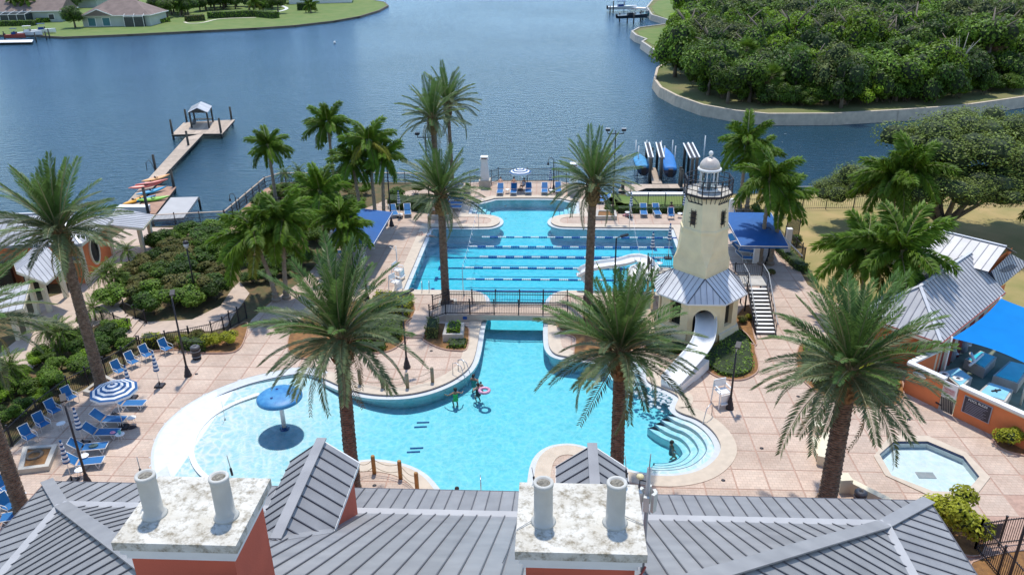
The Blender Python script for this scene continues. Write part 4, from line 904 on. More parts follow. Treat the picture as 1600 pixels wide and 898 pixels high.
for k in range(4):
    for e in (E[(2*k-1) % 8], E[2*k]): b.beam(e+Vector((0, 0, .05)), cor[k]+Vector((0, 0, .05)), .05, .04, MT['roofseam'])
for k in range(8): b.beam(E[k]-Vector((0, 0, .04)), E[(k+1) % 8]-Vector((0, 0, .04)), .06, .1, MT['white'])
b.build('roof_trim', sk)
def so2(ex, ch, z): return sq_oct(ex+ch, ch, z)
rings = [so2(1.84, .02, 4.0), so2(1.84, .02, 4.5), so2(1.9, .02, 4.56), so2(1.9, .03, 5.2), so2(1.84, .06, 5.3), so2(1.72, .18, 5.6), so2(1.62, .36, 6.1), so2(1.49, .46, 7.35), so2(1.54, .48, 7.40), so2(1.54, .48, 7.56), so2(1.47, .46, 7.62), so2(1.28, .5, 9.7)]
loft(MB(), rings, MT['cream']).build('tower_body', tw)
for an in (225, 315, 45, 135):             # narrow slit windows with iron scrolls
    d = Vector((math.cos(R(an)), math.sin(R(an)), 0)); s = Vector((-d.y, d.x, 0)); f = 1.30
    c = Vector((OX, OY, 8.35))+d*(f+.02); b = MB(); M = Matrix((s, d, Vector((0, 0, 1)))).transposed()
    b.box(c-d*.02, (.34, .12, .95), mat('slit_frame', (.12, .09, .06), .8), M=M); b.box(c+d*.045, (.2, .02, .8), MT['glassdark'], M=M)
    for zz in (-.3, 0, .3): b.beam(c+d*.08-s*.3+Vector((0, 0, zz)), c+d*.08+s*.3+Vector((0, 0, zz)), .03, .03, MT['black']); 
    for sg in (-1, 1): b.beam(c+d*.08+s*sg*.17-Vector((0, 0, .62)), c+d*.08+s*sg*.17+Vector((0, 0, .62)), .03, .03, MT['black'])
    b.build('slit_window', tw)
gz = 9.95; gr = 1.62; GO = octo(gr, gz); b = MB(); loft(b, [octo(1.38, gz-.62), octo(1.42, gz-.6), octo(1.36, gz-.5)], MT['black']); loft(b, [octo(gr, gz-.06), octo(gr+.02, gz)], MT['concrete']); b.build('gallery_floor', tw)
b = MB()
for k in range(8):
    p, q = Vector(GO[k]), Vector(GO[(k+1) % 8])
    for i in range(5):
        e = p+(q-p)*i/4; i_ = Vector((OX, OY, gz-.6))+(Vector((e.x, e.y, 0))-Vector((OX, OY, 0)))*.84; b.tube([i_, i_*.5+e*.5+Vector((0, 0, -.08)), e-Vector((0, 0, .06))], .025, MT['black'], 5)
    b.beam(p-Vector((0, 0, .05)), q-Vector((0, 0, .05)), .08, .12, MT['black'])
b.build('bracket', tw)
b = MB()
for k in range(8):
    p, q = Vector(GO[k])*.97+Vector((OX, OY, gz))*.03, Vector(GO[(k+1) % 8])*.97+Vector((OX, OY, gz))*.03; p.z = q.z = gz
    b.beam(p, p+Vector((0, 0, .95)), .07, .07, MT['black'])
    for h in (.95, .62, .3): b.beam(p+Vector((0, 0, h)), q+Vector((0, 0, h)), .04, .045, MT['black'])
    for i in (1, 2): e = p+(q-p)*i/3; b.beam(e, e+Vector((0, 0, .95)), .03, .03, MT['black'])
b.build('railing', tw)
lr = .56; lt = MB().lathe((OX, OY, gz), [(.66, 0), (.66, .12), (.6, .14)], MT['white'], 16, False); ln_ = lt.build('lantern', tw)
for k in range(8): a = R(45*k+22.5); MB().tube([(OX+lr*math.cos(a), OY+lr*math.sin(a), gz+.1), (OX+lr*math.cos(a), OY+lr*math.sin(a), gz+1.32)], .045, MT['white'], 8).build('column', ln_)
glz = glass_mat('lantern_glass')
for k in range(8):
    a, c = R(45*k+22.5), R(45*k+67.5); r = .5; MB().quad((OX+r*math.cos(a), OY+r*math.sin(a), gz+.14), (OX+r*math.cos(c), OY+r*math.sin(c), gz+.14), (OX+r*math.cos(c), OY+r*math.sin(c), gz+1.3), (OX+r*math.cos(a), OY+r*math.sin(a), gz+1.3), glz).build('pane', ln_)
MB().lathe((OX, OY, gz+.12), [(.16, 0), (.2, .25), (.16, .55), (.05, .65)], MT['grey'], 12).build('beacon', ln_)
dm = mat('pearl_dome', (.56, .49, .43), .4, .12, 4, .05, 20, metal=.15)
zd = gz+1.32
MB().lathe((OX, OY, zd), [(.62, 0), (.76, .06), (.78, .12), (.74, .2), (.65, .22)], MT['white'], 24).build('dome_rim', tw)
b = MB().lathe((OX, OY, zd+.2), [(.67*math.cos(R(a)), .70*math.sin(R(a))) for a in range(0, 90, 9)]+[(.03, .705)], dm, 24)
b.build('dome', tw)
MB().lathe((OX, OY, zd+.88), [(.10, 0), (.06, .06), (.07, .1), (.13, .17), (.15, .26), (.13, .35), (.06, .42), (.01, .44)], MT['white'], 16).build('finial', tw)
# ------------------------------------------------------------------ fences
def fence(pts, h, label, sp=1.8, pick=True, m=None, z=0.0, cat='fence', name='fence', group=None, rails=(.95, .12), toprail=.05, ptop=.12, gap=.115, wide=False):
    m = m or MT['black']; P = [Vector((p[0], p[1], p[2] if len(p) > 2 else z)) for p in pts]; t = thing(name, label, cat, P[0], 0, group); pk = MB(); rl = MB()
    def post(p): MB().box((p.x, p.y, p.z+(h+ptop)/2), (.07, .07, h+ptop), m).box((p.x, p.y, p.z+h+ptop+.02), (.10, .10, .04), m).build('post', t)
    for i in range(len(P)-1):
        a, c = P[i], P[i+1]; L = (c-a).length; n = max(1, round(L/sp))
        for k in range(n+(i == len(P)-2)): post(a+(c-a)*k/n)
        for r in rails: rl.beam(a+Vector((0, 0, h*r)), c+Vector((0, 0, h*r)), .04, .04, m)
        if wide: rl.beam(a+Vector((0, 0, h)), c+Vector((0, 0, h)), .16, .05, wide)
        if pick:
            q = int(L/gap)
            for k in range(1, q): e = a+(c-a)*k/q; pk.beam(e+Vector((0, 0, .06)), e+Vector((0, 0, h)), .02, .02, m)
    rl.build('rail', t)
    if pick: pk.build('pickets', t, kind='stuff')
    return t
fence(P2([(-60, 770), (20, 697), (62, 655), (110, 618), (139, 603), (167, 587), (195, 571), (219, 553)]), 1.25, 'long black picket fence between the left sun deck and the green shrubs')
fence(P2([(222, 552), (262, 544), (333, 529), (351, 521), (361, 512), (374, 506), (386, 498)]), 1.2, 'black picket fence round the flower bed beside the garden path')
fence(P2([(160, 500), (203, 519)]), .95, 'short black handrail on the left of the garden steps', 1.6, name='handrail', cat='handrail')
fence(P2([(196, 489), (229, 505)]), .95, 'short black handrail on the right of the garden steps', 1.6, name='handrail', cat='handrail')
fence(P2([(236, 353), (352, 347)]), 1.1, 'railing along the seawall beside the white dock platform', 2.4, rails=(.55, .15), wide=MT['wood'])
fence(P2([(353, 347), (415, 293), (440, 285)]), 1.1, 'railing with wide wooden cap rail climbing along the lakeside walk', 2.0, rails=(.55, .15), wide=MT['wood'])
fence(P2([(442, 285), (600, 285), (700, 287)]), 1.1, 'lakeside railing behind the two small palms', 2.2, rails=(.55, .15), wide=MT['wood'])
fence(P2([(735, 290), (768, 288), (779, 284), (869, 284)]), 1.5, 'tall black fence behind the far sun terrace on the lake', 4.2, rails=(.98, .5, .08), gap=.16)
fence(P2([(872, 285), (885, 292), (925, 296), (985, 306)]), 1.4, 'black fence right of the far terrace behind the lap pool date palm', 3.0, gap=.16)
fence(P2([(985, 322), (1066, 322)]), 1.25, 'black fence on the green strip behind the two blue loungers', 1.75, gap=.16)
fence(P2([(1128, 331), (1180, 330), (1290, 327), (1420, 325), (1700, 318)]), 1.3, 'black fence crossing the dry lawn in front of the oak', 2.6, gap=.2)
fence(P2([(1226, 374), (1252, 402), (1256, 409)]), 1.15, 'black fence at the corner of the right blue canopy', 1.3)
fence(P2([(1228, 366), (1246, 380)]), 2.1, 'tall dark mesh screen on the dry lawn behind the right canopy', 1.6, gap=.07)
t = fence(P2([(1245, 303), (1298, 302)]), .8, 'white railing on the seawall across the dry lawn', 2.0, pick=False, m=MT['white'], rails=(.98, .5))
fr_ = P2([(1523, 858), (1560, 852), (1610, 846), (1680, 840)])
t = fence(fr_, 1.55, 'black picket fence with a dark panel at the lower right corner', 1.5)
a, c = Vector((*fr_[0], 0)), Vector((*fr_[1], 0)); MB().beam(a*.88+c*.12+Vector((0, -.06, .95)), a*.12+c*.88+Vector((0, -.06, .95)), .03, .85, mat('dark_panel', (.03, .03, .04), .6)).build('panel', t)
fence([fr_[0], fr_[0]+Vector((.4, -3.2))], 1.55, 'black picket gate leaf standing open towards the clubhouse', 1.6, name='gate', cat='gate')
# ------------------------------------------------------------------ footbridge with ramps, steps
BZ = .5; BX0, BX1 = -7.85, .9; BYN, BYF = 51.15, 52.85; WX0, WX1 = g(757, 497).x-.1, g(856, 497).x+.1
br = thing('footbridge', 'white footbridge with black picket railings across the neck of the pool', 'bridge', ((BX0+BX1)/2, 52, 0))
b = MB(); b.box(((BX0+BX1)/2, 52, BZ-.01), (BX1-BX0, BYF-BYN+.2, .02), PV); b.box(((WX0+WX1)/2, 52, BZ-.21), (WX1-WX0, BYF-BYN+.26, .38), MT['coping'])
b.box(((BX0+WX0)/2-.0, 52, BZ/2-.04), (WX0-BX0, BYF-BYN+.26, BZ+.04), MT['coping']); b.box(((BX1+WX1)/2, 52, BZ/2-.04), (BX1-WX1, BYF-BYN+.26, BZ+.04), MT['coping'])
for s, xx, xe in ((-1, BX0, BX0-1.25), (1, BX1, BX1+1.25)):
    vs = [(xx, BYN-.13, 0), (xe, BYN-.13, 0), (xe, BYN-.13, .02), (xx, BYN-.13, BZ), (xx, BYF+.13, 0), (xe, BYF+.13, 0), (xe, BYF+.13, .02), (xx, BYF+.13, BZ)]
    b.add(vs, [(0, 1, 2, 3), (7, 6, 5, 4), (3, 2, 6, 7), (1, 5, 6, 2)], MT['path'])
b.build('deck', br)
for yy in (BYN, BYF):
    pk, rl = MB(), MB(); pts = [Vector((BX0-1.2, yy, .03)), Vector((BX0, yy, BZ)), Vector((BX1, yy, BZ)), Vector((BX1+1.2, yy, .03))]
    for i in range(3):
        a, c = pts[i], pts[i+1]; n = max(1, round((c-a).length/1.62)); 
        for k in range(n+(i == 2)): p = a+(c-a)*k/n; MB().box((p.x, p.y, p.z+.58), (.075, .075, 1.16), MT['black']).box((p.x, p.y, p.z+1.18), (.11, .11, .05), MT['black']).build('post', br)
        for h in (1.0, .8, .1): rl.beam(a+Vector((0, 0, h)), c+Vector((0, 0, h)), .045, .045, MT['black'])
        q = int((c-a).length/.12)
        for k in range(1, q): e = a+(c-a)*k/q; pk.beam(e+Vector((0, 0, .1)), e+Vector((0, 0, 1.0)), .02, .02, MT['black'])
    rl.build('rail', br); pk.build('pickets', br, kind='stuff')
p = g(727, 501); MB().box((p.x, BYN-.16, .28), (.3, .03, .22), MT['blue']).build('plaque', br)
sl_ = [g(x, y, .3).to_2d() for x, y in [(634, 522), (663, 522), (668, 503), (676, 485), (648, 485)]]; 
if area(sl_) < 0: sl_.reverse()
st_ = thing('entry_steps', 'two low paved steps between the clipped hedges and the stone planter', 'steps', g(648, 526))
MB().prism(sl_, -.05, .30, MT['path'], PV).build('landing', st_); a, c = g(634, 525), g(663, 525); MB().box(((a.x+c.x)/2, a.y-.1, .07), (c.x-a.x, .5, .15), MT['path']).build('tread', st_)
# ------------------------------------------------------------------ planting beds
def bed(px, h, label, kerb=True, z=0.06, m=None):
    P = smooth_closed(P2(px), 4); P = P if area(P) > 0 else list(reversed(P)); t = thing('planting_bed', label, 'flower bed', (*sum(P, Vector((0, 0)))/len(P), 0))
    MB().prism(P, -.04, z, m or MT['mulch'], bottom=False).build('mulch', t)
    if kerb:
        O = offset_loop(P, .07); b = MB()
        for i in range(len(P)):
            j = (i+1) % len(P); b.quad((*P[i], z+.03), (*O[i], z+.03), (*O[j], z+.03), (*P[j], z+.03), MT['joint']); b.quad((*O[i], z+.03), (*O[i], -.03), (*O[j], -.03), (*O[j], z+.03), MT['joint'])
        b.build('kerb', t)
    return P, t
bed([(661, 527), (668, 535), (690, 545), (713, 548), (728, 546), (732, 524), (728, 511), (700, 508), (672, 508)], .1, 'small bed with stone planter left of the pool neck')
bed([(632, 527), (628, 536), (612, 547), (590, 552), (560, 551), (520, 556), (470, 560), (450, 540), (470, 500), (540, 474), (600, 468), (640, 470), (648, 490), (634, 505)], .1, 'curved bed with clipped hedges behind the mushroom date palm')
bed([(222, 553), (245, 549), (282, 547), (300, 551), (345, 552), (368, 549), (380, 535), (386, 505), (362, 515), (350, 525), (262, 545)], .1, 'bed with yellow and orange shrubs behind the litter bin')
D1, _ = bed([(1104, 578), (1124, 590), (1157, 594), (1180, 584), (1184, 570), (1179, 550), (1176, 536), (1152, 515), (1112, 541), (1094, 552), (1092, 566)], .1, 'green bed between the lower slide and the tower stairs')
D2, _ = bed([(998, 527), (1004, 543), (1030, 556), (1062, 557), (1082, 549), (1068, 540), (1032, 524)], .1, 'dark green bed at the foot of the tower left of the slide')
E1, _ = bed([(1246, 552), (1248, 583), (1264, 603), (1286, 618), (1330, 634), (1364, 637), (1400, 633), (1411, 612), (1395, 570), (1330, 545), (1262, 535)], .1, 'bed of low green plants beside the orange wall')
bed([(1552, 672), (1560, 698), (1600, 712), (1680, 722), (1680, 700), (1600, 672)], .1, 'bed with the yellow shrub and lamp at the end of the orange wall')
bed([(1452, 800), (1468, 852), (1530, 868), (1532, 825), (1500, 800)], .1, 'bed under the round yellow green bush at the roof corner')
bed([(1640, 862), (1520, 880), (1550, 920), (1700, 930)], .1, 'mulched bed at the lower right corner', m=MT['mulch'])
bed([(1148, 500), (1170, 478), (1176, 520), (1180, 540), (1152, 520)], .1, 'mulch strip with red plants beside the black stairs')
bed([(905, 560), (900, 530), (880, 520), (868, 500), (900, 492), (985, 492), (1010, 520), (1000, 545)], .1, 'shady bed behind the crown of the central date palm')
def pl(px): P = P2(px); return P if area(P) > 0 else list(reversed(P))
cover(offset_loop(D1, -.25), .28, MT['leafm'], 60, .08, 5, 'low_foliage'); cover(offset_loop(D2, -.2), .35, MT['leafd'], 60, .08, 6, 'low_foliage'); cover(offset_loop(E1, -.3), .55, MT['leafm'], 55, .09, 7, 'low_foliage')
hedge(pl([(572, 494), (640, 496), (648, 474), (590, 470)]), .95, MT['leafy'], 'yellow green clipped hedge, the highest of those left of the steps', 1)
hedge(pl([(540, 536), (628, 534), (632, 506), (560, 500)]), .75, MT['leafm'], 'mid green clipped hedge just left of the two steps', 2)
hedge(pl([(555, 551), (603, 551), (606, 541), (558, 540)]), .5, MT['leafd'], 'low dark clipped hedge nearest the rope posts', 3)
hedge(pl([(664, 530), (684, 532), (687, 514), (668, 512)]), .95, MT['leafg'], 'grey green shrub block between the steps and the stone planter', 4)
hedge(pl([(697, 546), (728, 546), (732, 532), (704, 532)]), .35, MT['leafm'], 'low spreading green shrub in front of the stone planter', 5)
hedge(pl([(222, 548), (252, 546), (254, 534), (226, 536)]), .9, MT['leafy'], 'yellow topped hedge block at the left end of the flower bed', 6)
hedge(pl([(280, 549), (322, 552), (326, 541), (284, 538)]), .8, MT['leafm'], 'green hedge block behind the litter bin', 7)
hedge(pl([(963, 334), (1068, 334), (1068, 329), (963, 329)]), .6, MT['leafd'], 'long low dark hedge behind the two blue loungers', 8)
hedge(line_poly(P2([(1213, 386), (1230, 402), (1250, 421), (1262, 424)]), 1.1), .6, MT['leafd'], 'dark clipped hedge running along the edge of the dry lawn', 9)
hedge(pl([(604, 326), (670, 333), (672, 322), (610, 316)]), 1.0, MT['leafd'], 'dark hedge behind the closed umbrella left of the lap pool', 10)
for i, (x, y, r, k, lab) in enumerate([(262, 541, .85, 'so', 'orange leaved shrub left of the path lamp'), (286, 540, .8, 'sy', 'yellow shrub behind the path lamp'), (310, 536, .9, 'so', 'rust coloured shrub in the middle of the flower bed'), (334, 544, .95, 'sy', 'bright yellow shrub right of the litter bin'), (358, 540, 1.0, 'sy', 'yellow green shrub at the right end of the flower bed'),
    (1578, 696, 1.2, 'sy', 'yellow shrub round the lamp at the end of the orange wall'), (1487, 832, 1.95, 'sy', 'big round yellow green bush at the corner of the grey roof'), (1604, 690, 1.0, 'sl', 'small green shrub at the right edge behind the yellow one'),
    (1160, 505, .6, 'so', 'reddish plant beside the foot of the black stairs'), (1172, 500, .5, 'sy', 'small yellow plant beside the black stairs'), (1240, 383, .9, 'sd', 'dark round shrub on the dry lawn by the canopy'), (1190, 470, .7, 'so', 'orange potted shrub at the top of the stairs'), (1204, 430, .55, 'so', 'brown shrub in a pot on the right walkway'),
    (957, 332, .7, 'sd', 'dark shrub in the square planter under the tall floodlight'), (948, 328, .5, 'sm', 'green tuft in the square planter beside the date palm'), (1340, 590, 1.2, 'sy', 'yellow topped shrub hidden behind the big date palm'), (1385, 600, 1.1, 'sm', 'green shrub between the big date palm and orange wall'),
    (548, 436, .9, 'sd', 'dark shrub at the foot of the potted palms'), (556, 330, 1.3, 'sl', 'bright green shrub under the trio of palms'), (620, 312, 1.2, 'sd', 'dark shrub by the lakeside left of the date palm'), (650, 305, 1.4, 'sm', 'green shrub behind the left date palm of the lap pool'), (730, 300, .9, 'sm', 'green shrub at the corner of the far terrace'), (935, 500, 1.2, 'sd', 'dark shrub under the crown of the central date palm'), (885, 510, .9, 'sm', 'green shrub at the right end of the footbridge')]):
    shrub(g(x, y), r, k, lab, i*7, h=r*1.35)
rd = random.Random(5)
def fill(px, sp, rr, kinds_, labs, group, hh=1.2, seed=1, name='garden_shrub', zz=0.0):
    P = P2(px); rd = random.Random(seed); n = 0; xs = [p.x for p in P]; ys = [p.y for p in P]; y = min(ys)
    while y < max(ys):
        x = min(xs)+(n % 2)*sp*.5
        while x < max(xs):
            a, c = x+rd.uniform(-.4, .4)*sp, y+rd.uniform(-.4, .4)*sp
            if inside(P, a, c): k = rd.choice(kinds_); r = rd.uniform(*rr); shrub(Vector((a, c, zz)), r, k, labs[k], rd.randrange(99), group, h=r*hh, name=name)
            x += sp
        y += sp; n += 1
fill([(-60, 700), (0, 690), (60, 640), (120, 596), (180, 560), (212, 540), (200, 518), (150, 505), (110, 530), (60, 560), (-60, 600)], 1.25, (.9, 1.3), ['sm', 'sm', 'sl', 'sd'], {'sm': 'dense green shrub behind the left deck fence', 'sl': 'light green shrub in the mass behind the left deck fence', 'sd': 'dark green shrub in the mass behind the left deck fence'}, 'green shrubs behind the left fence', seed=2)
fill([(158, 492), (176, 455), (230, 395), (262, 366), (330, 358), (372, 372), (385, 430), (362, 452), (345, 475), (300, 497), (235, 500), (200, 482)], 1.7, (1.3, 1.9), ['sd', 'sd', 'so', 'sm'], {'sd': 'dark green shrub in the big mass round the globe garden lamp', 'so': 'olive brown shrub in the big mass round the globe garden lamp', 'sm': 'green shrub in the big mass round the globe garden lamp'}, 'dense shrubs round the globe lamp', seed=3, hh=1.2)
fill([(385, 440), (388, 380), (400, 330), (440, 300), (560, 292), (600, 300), (560, 330), (505, 390), (470, 430), (420, 462)], 2.1, (1.1, 1.7), ['sm', 'so', 'sd', 'sm'], {'sm': 'green shrub among the palms left of the blue canopy', 'so': 'reddish shrub among the palms left of the blue canopy', 'sd': 'dark shrub among the palms left of the blue canopy'}, 'shrubs among the feather palms', seed=4, hh=1.1)
fill([(1130, 330), (1150, 322), (1190, 324), (1200, 336), (1160, 338)], 1.8, (.7, 1.0), ['sd', 'sm'], {'sm': 'green shrub behind the right blue canopy', 'sd': 'dark shrub behind the right blue canopy'}, 'shrubs behind the right canopy', seed=6)
fill([(1300, 545), (1310, 505), (1360, 470), (1400, 520), (1400, 560)], 2.0, (.9, 1.4), ['sd', 'sm'], {'sm': 'green shrub beside the grey roofed bath house', 'sd': 'dark shrub beside the grey roofed bath house'}, 'shrubs beside the bath house', seed=7)
# ------------------------------------------------------------------ lawns and garden paths
def sheet(name, px, z, m, kind='structure'):
    P = P2(px); P = P if area(P) > 0 else list(reversed(P)); MB().prism(P, z-.06, z, m, bottom=False).build(name, kind=kind)
sheet('dry_lawn', [(1190, 326), (1236, 375), (1262, 420), (1290, 480), (1400, 510), (1700, 520), (1900, 440), (1800, 300), (1300, 302), (1180, 304), (1120, 306), (1120, 322)], -.005, MT['drylawn'])
sheet('green_strip', [(963, 331), (1120, 330), (1120, 306), (985, 307), (940, 300), (925, 296), (930, 318), (960, 320)], 0.0, MT['lawn'])
sheet('garden_path', [(205, 525), (225, 503), (300, 499), (345, 477), (362, 452), (374, 440), (390, 458), (380, 472), (366, 490), (354, 510), (330, 517), (262, 518), (224, 534)], .004, MT['path'])
sheet('garden_plaza', [(-60, 600), (40, 520), (60, 470), (120, 450), (140, 400), (200, 354), (270, 356), (268, 380), (240, 400), (235, 430), (185, 478), (200, 492), (226, 502), (206, 524), (160, 503), (110, 528), (20, 600)], .0, MT['path'])
sheet('lakeside_walk', [(352, 349), (415, 294), (442, 288), (432, 300), (402, 318), (388, 345), (386, 372), (352, 372), (262, 372), (262, 358)], .0, MT['woodred'])
gs = thing('garden_steps', 'pale garden steps with two black handrails on the path by the left fence', 'steps', g(210, 508))
for k in range(4):
    a, c = g(196+k*8.5, 497+k*2.2), g(176+k*8.5, 520+k*3); MB().beam((a.x, a.y, .05+.04*(3-k)), (c.x, c.y, .05+.04*(3-k)), .5, .1+.08*(3-k), MT['path']).build('tread', gs)
# ------------------------------------------------------------------ stone planters
def planter(pxs, h, label, inner=None, wall=.22, leaf=None):
    P = P2(pxs); P = P if area(P) > 0 else list(reversed(P)); I = offset_loop(P, -wall); t = thing('planter', label, 'planter', (*(sum(P, Vector((0, 0)))/len(P)), 0)); b = MB()
    for i in range(len(P)):
        j = (i+1) % len(P); b.quad((*P[i], -.02), (*P[j], -.02), (*P[j], h), (*P[i], h), MT['stone']); b.quad((*I[i], h), (*P[i], h), (*P[j], h), (*I[j], h), MT['concrete']); b.quad((*I[j], h-.2), (*I[i], h-.2), (*I[i], h), (*I[j], h), MT['stone'])
    b.build('wall', t); MB().prism(I, h-.3, h-.1, MT['mulch']).build('soil', t)
    if leaf: cover(offset_loop(I, -.02), .45, leaf, 70, .1, 3, 'plants', z0=h-.15, parent=None)
    return t
planter([(692, 535), (724, 535), (726, 516), (697, 516)], .62, 'square stone planter full of green leaves beside the footbridge', leaf=MT['leafl'])
planter([(668, 343), (706, 343), (707, 333), (673, 333)], .4, 'square stone planter at the left end of the lap pool under two date palms')
planter([(930, 344), (964, 344), (962, 334), (932, 334)], .4, 'square stone planter at the right of the far bay under the floodlight')
planter([(30, 741), (78, 735), (92, 700), (38, 704)], .3, 'square planter with orange mulch and a tree stump on the left deck', wall=.25)
planter([(130, 616), (156, 622), (190, 602), (165, 590)], .25, 'square planter at the foot of the left leaning date palm')
planter([(682, 486), (712, 486), (714, 470), (688, 470)], .2, 'low round edged planter of the date palm at the footbridge')
p = g(55, 716); MB().lathe((p.x, p.y, .15), [(.5, 0), (.45, .12), (.38, .16), (.3, .1), (.28, .02), (.02, .0)], MT['trunkt'], 14).build('tree_stump'); tag(bpy.data.objects['tree_stump'], 'rotted ring shaped tree stump in the mulch of the square planter', 'stump')
for (x, y, lab) in ((758, 290, 'white tapered pillar at the left of the far terrace'), (896, 302, 'white tapered pillar at the right of the far terrace')):
    p = g(x, y+1); t = local(thing('pillar', lab, 'pillar', p)); MB().box((0, 0, .4), (1.25, 1.25, .8), MT['stone']).build('base', t)
    MB().box((0, 0, 1.9), (.95, .95, 2.2), MT['white'], taper=.68).build('shaft', t); b = MB().box((0, 0, 3.05), (.85, .85, .12), MT['white']).box((0, 0, 3.17), (.6, .6, .14), mat('terracotta', (.3, .14, .08), .8)).box((0, 0, 3.29), (.8, .8, .1), MT['white']); b.build('top', t)
# ------------------------------------------------------------------ tower stairs, platform, slides
stt = thing('tower_stairs', 'steep black metal stairs with white treads right of the lighthouse tower', 'stairs', g(1193, 523)); NT = 12; ya, yb_ = 49.45, 52.95; xa, xb = 13.85, 15.2; zt2 = 2.1
for k in range(NT):
    z = zt2*(k+1)/(NT+1); y = ya+(yb_-ya)*k/NT; MB().box(((xa+xb)/2, y+.13, z), (xb-xa-.08, .24, .05), MT['white']).build('tread', stt)
b = MB()
for x in (xa, xb): b.beam((x, ya-.1, .0), (x, yb_, zt2-.05), .06, .26, MT['black'])
for x in (xa, xb): b.box((x, yb_+.1, 1.0), (.1, .1, 2.0), MT['black']); b.box((x, yb_+1.6, 1.0), (.1, .1, 2.0), MT['black'])
b.quad((xa, ya+.3, .02), (xb, ya+.3, .02), (xb, yb_+.2, zt2-.3), (xa, yb_+.2, zt2-.3), MT['black']); b.build('stringer', stt)
b = MB().box(((xa+xb)/2-.4, yb_+.95, zt2), (xb-xa+.8, 1.75, .08), MT['concrete']); b.box(((12.0+xa)/2-.3, yb_+.7, zt2-.01), (xa-12.0+.4, 1.3, .08), MT['concrete']); b.build('landing', stt)
for x in (xa-.02, xb+.02):
    pts = [(x, ya-.3, .95), (x, ya, 1.0), (x, yb_, zt2+1.0), (x, yb_+1.7, zt2+1.0)]; b = MB().tube(pts, .035, MT['grey'], 6).tube([(p[0], p[1], p[2]-.45) for p in pts[1:]], .025, MT['black'], 5)
    for k in range(6): t_ = k/5; y = ya+(yb_-ya)*t_; z = zt2*t_; b.tube([(x, y, z), (x, y, z+1.0)], .025, MT['black'], 5)
    b.build('handrail', stt)
b = MB(); 
for (a, c) in (((11.9, yb_+.1), (xa, yb_+.1)), ((11.9, yb_+1.3), (xa-.6, yb_+1.75)), ((xa-.6, yb_+1.75), (xb, yb_+1.75))):
    A_, C_ = Vector((*a, zt2)), Vector((*c, zt2)); n = int((C_-A_).length/.13)
    for h in (1.0, .1): b.beam(A_+Vector((0, 0, h)), C_+Vector((0, 0, h)), .04, .04, MT['black'])
    for k in range(n+1): e = A_+(C_-A_)*k/n; b.beam(e, e+Vector((0, 0, 1.0)), .02, .02, MT['black'])
    for e in (A_, C_): b.beam(e-Vector((0, 0, .1)), e+Vector((0, 0, 1.1)), .07, .07, MT['black'])
b.build('railing', stt, kind='stuff')
PX0, PX1, PY0, PY1, PZ = g(1013, 423, 2.05).x, g(1050, 423, 2.05).x, 53.2, 56.4, 2.05
pf = thing('slide_platform', 'raised platform with black railing left of the lighthouse where the upper slide starts', 'platform', ((PX0+PX1)/2, 54.5, 0))
b = MB().box(((PX0+PX1)/2, (PY0+PY1)/2, PZ-.06), (PX1-PX0, PY1-PY0, .12), MT['concrete']).box(((PX0+PX1)/2, PY0+.02, PZ-.2), (PX1-PX0+.06, .08, .3), MT['black'])
for x in (PX0+.1, PX1-.1):
    for y in (PY0+.1, PY1-.1): b.box((x, y, PZ/2), (.16, .16, PZ), MT['cream'])
b.build('floor', pf); b = MB()
for a, c in (((PX0, PY0), (PX1, PY0)), ((PX0, PY0), (PX0, PY0+1.0)), ((PX0, PY1), (PX1+.3, PY1)), ((PX0, PY0+2.2), (PX0, PY1))):
    A_, C_ = Vector((*a, PZ)), Vector((*c, PZ)); n = max(1, int((C_-A_).length/.13))
    for h in (1.05, .1): b.beam(A_+Vector((0, 0, h)), C_+Vector((0, 0, h)), .04, .04, MT['black'])
    for k in range(n+1): e = A_+(C_-A_)*k/n; b.beam(e, e+Vector((0, 0, 1.05)), .02, .02, MT['black'])
    for e in (A_, C_): b.beam(e, e+Vector((0, 0, 1.15)), .07, .07, MT['black'])
b.build('railing', pf, kind='stuff')
slw = mat('white_gelcoat', (.80, .80, .78), .22, .03, 1.5)
def flume(t, path, wid, dep, m, name='flume', under=None, up=0.06):
    P = [Vector(p) for p in path]; S = []; N = len(P)
    for i in range(N-1):
        p0, p1, p2, p3 = P[max(i-1, 0)], P[i], P[i+1], P[min(i+2, N-1)]
        for k in range(6): u = k/6; S.append(.5*((2*p1)+(p2-p0)*u+(2*p0-5*p1+4*p2-p3)*u*u+(p3-3*p2+3*p1-p0)*u**3))
    S.append(P[-1]); b = MB(); M_ = 13; vs = []
    for i, p in enumerate(S):
        d = (S[min(i+1, len(S)-1)]-S[max(i-1, 0)]).normalized(); s = d.cross(Vector((0, 0, 1))).normalized(); u = s.cross(d)
        ring = []
        for k in range(M_): a = math.pi*k/(M_-1); ring.append(p+s*(-math.cos(a))*wid/2+u*(-math.sin(a)**.8*dep*.55+dep*.55))
        ring2 = [p+s*(-math.cos(math.pi*k/(M_-1)))*(wid/2+.06)+u*(-(math.sin(math.pi*k/(M_-1)))**.8*(dep*.55+.06)+dep*.55) for k in range(M_-1, -1, -1)]
        vs += ring+ring2
    K = 2*M_; fs = [(i*K+k, (i+1)*K+k, (i+1)*K+(k+1) % K, i*K+(k+1) % K) for i in range(len(S)-1) for k in range(K)]; fs += [tuple(range(K)), tuple(reversed([(len(S)-1)*K+k for k in range(K)]))]
    b.add(vs, fs, m, True); b.build(name, t); return S
s2 = thing('water_slide', 'lower white water slide curving out of the tower arch down into the lagoon', 'slide', g(1092, 540))
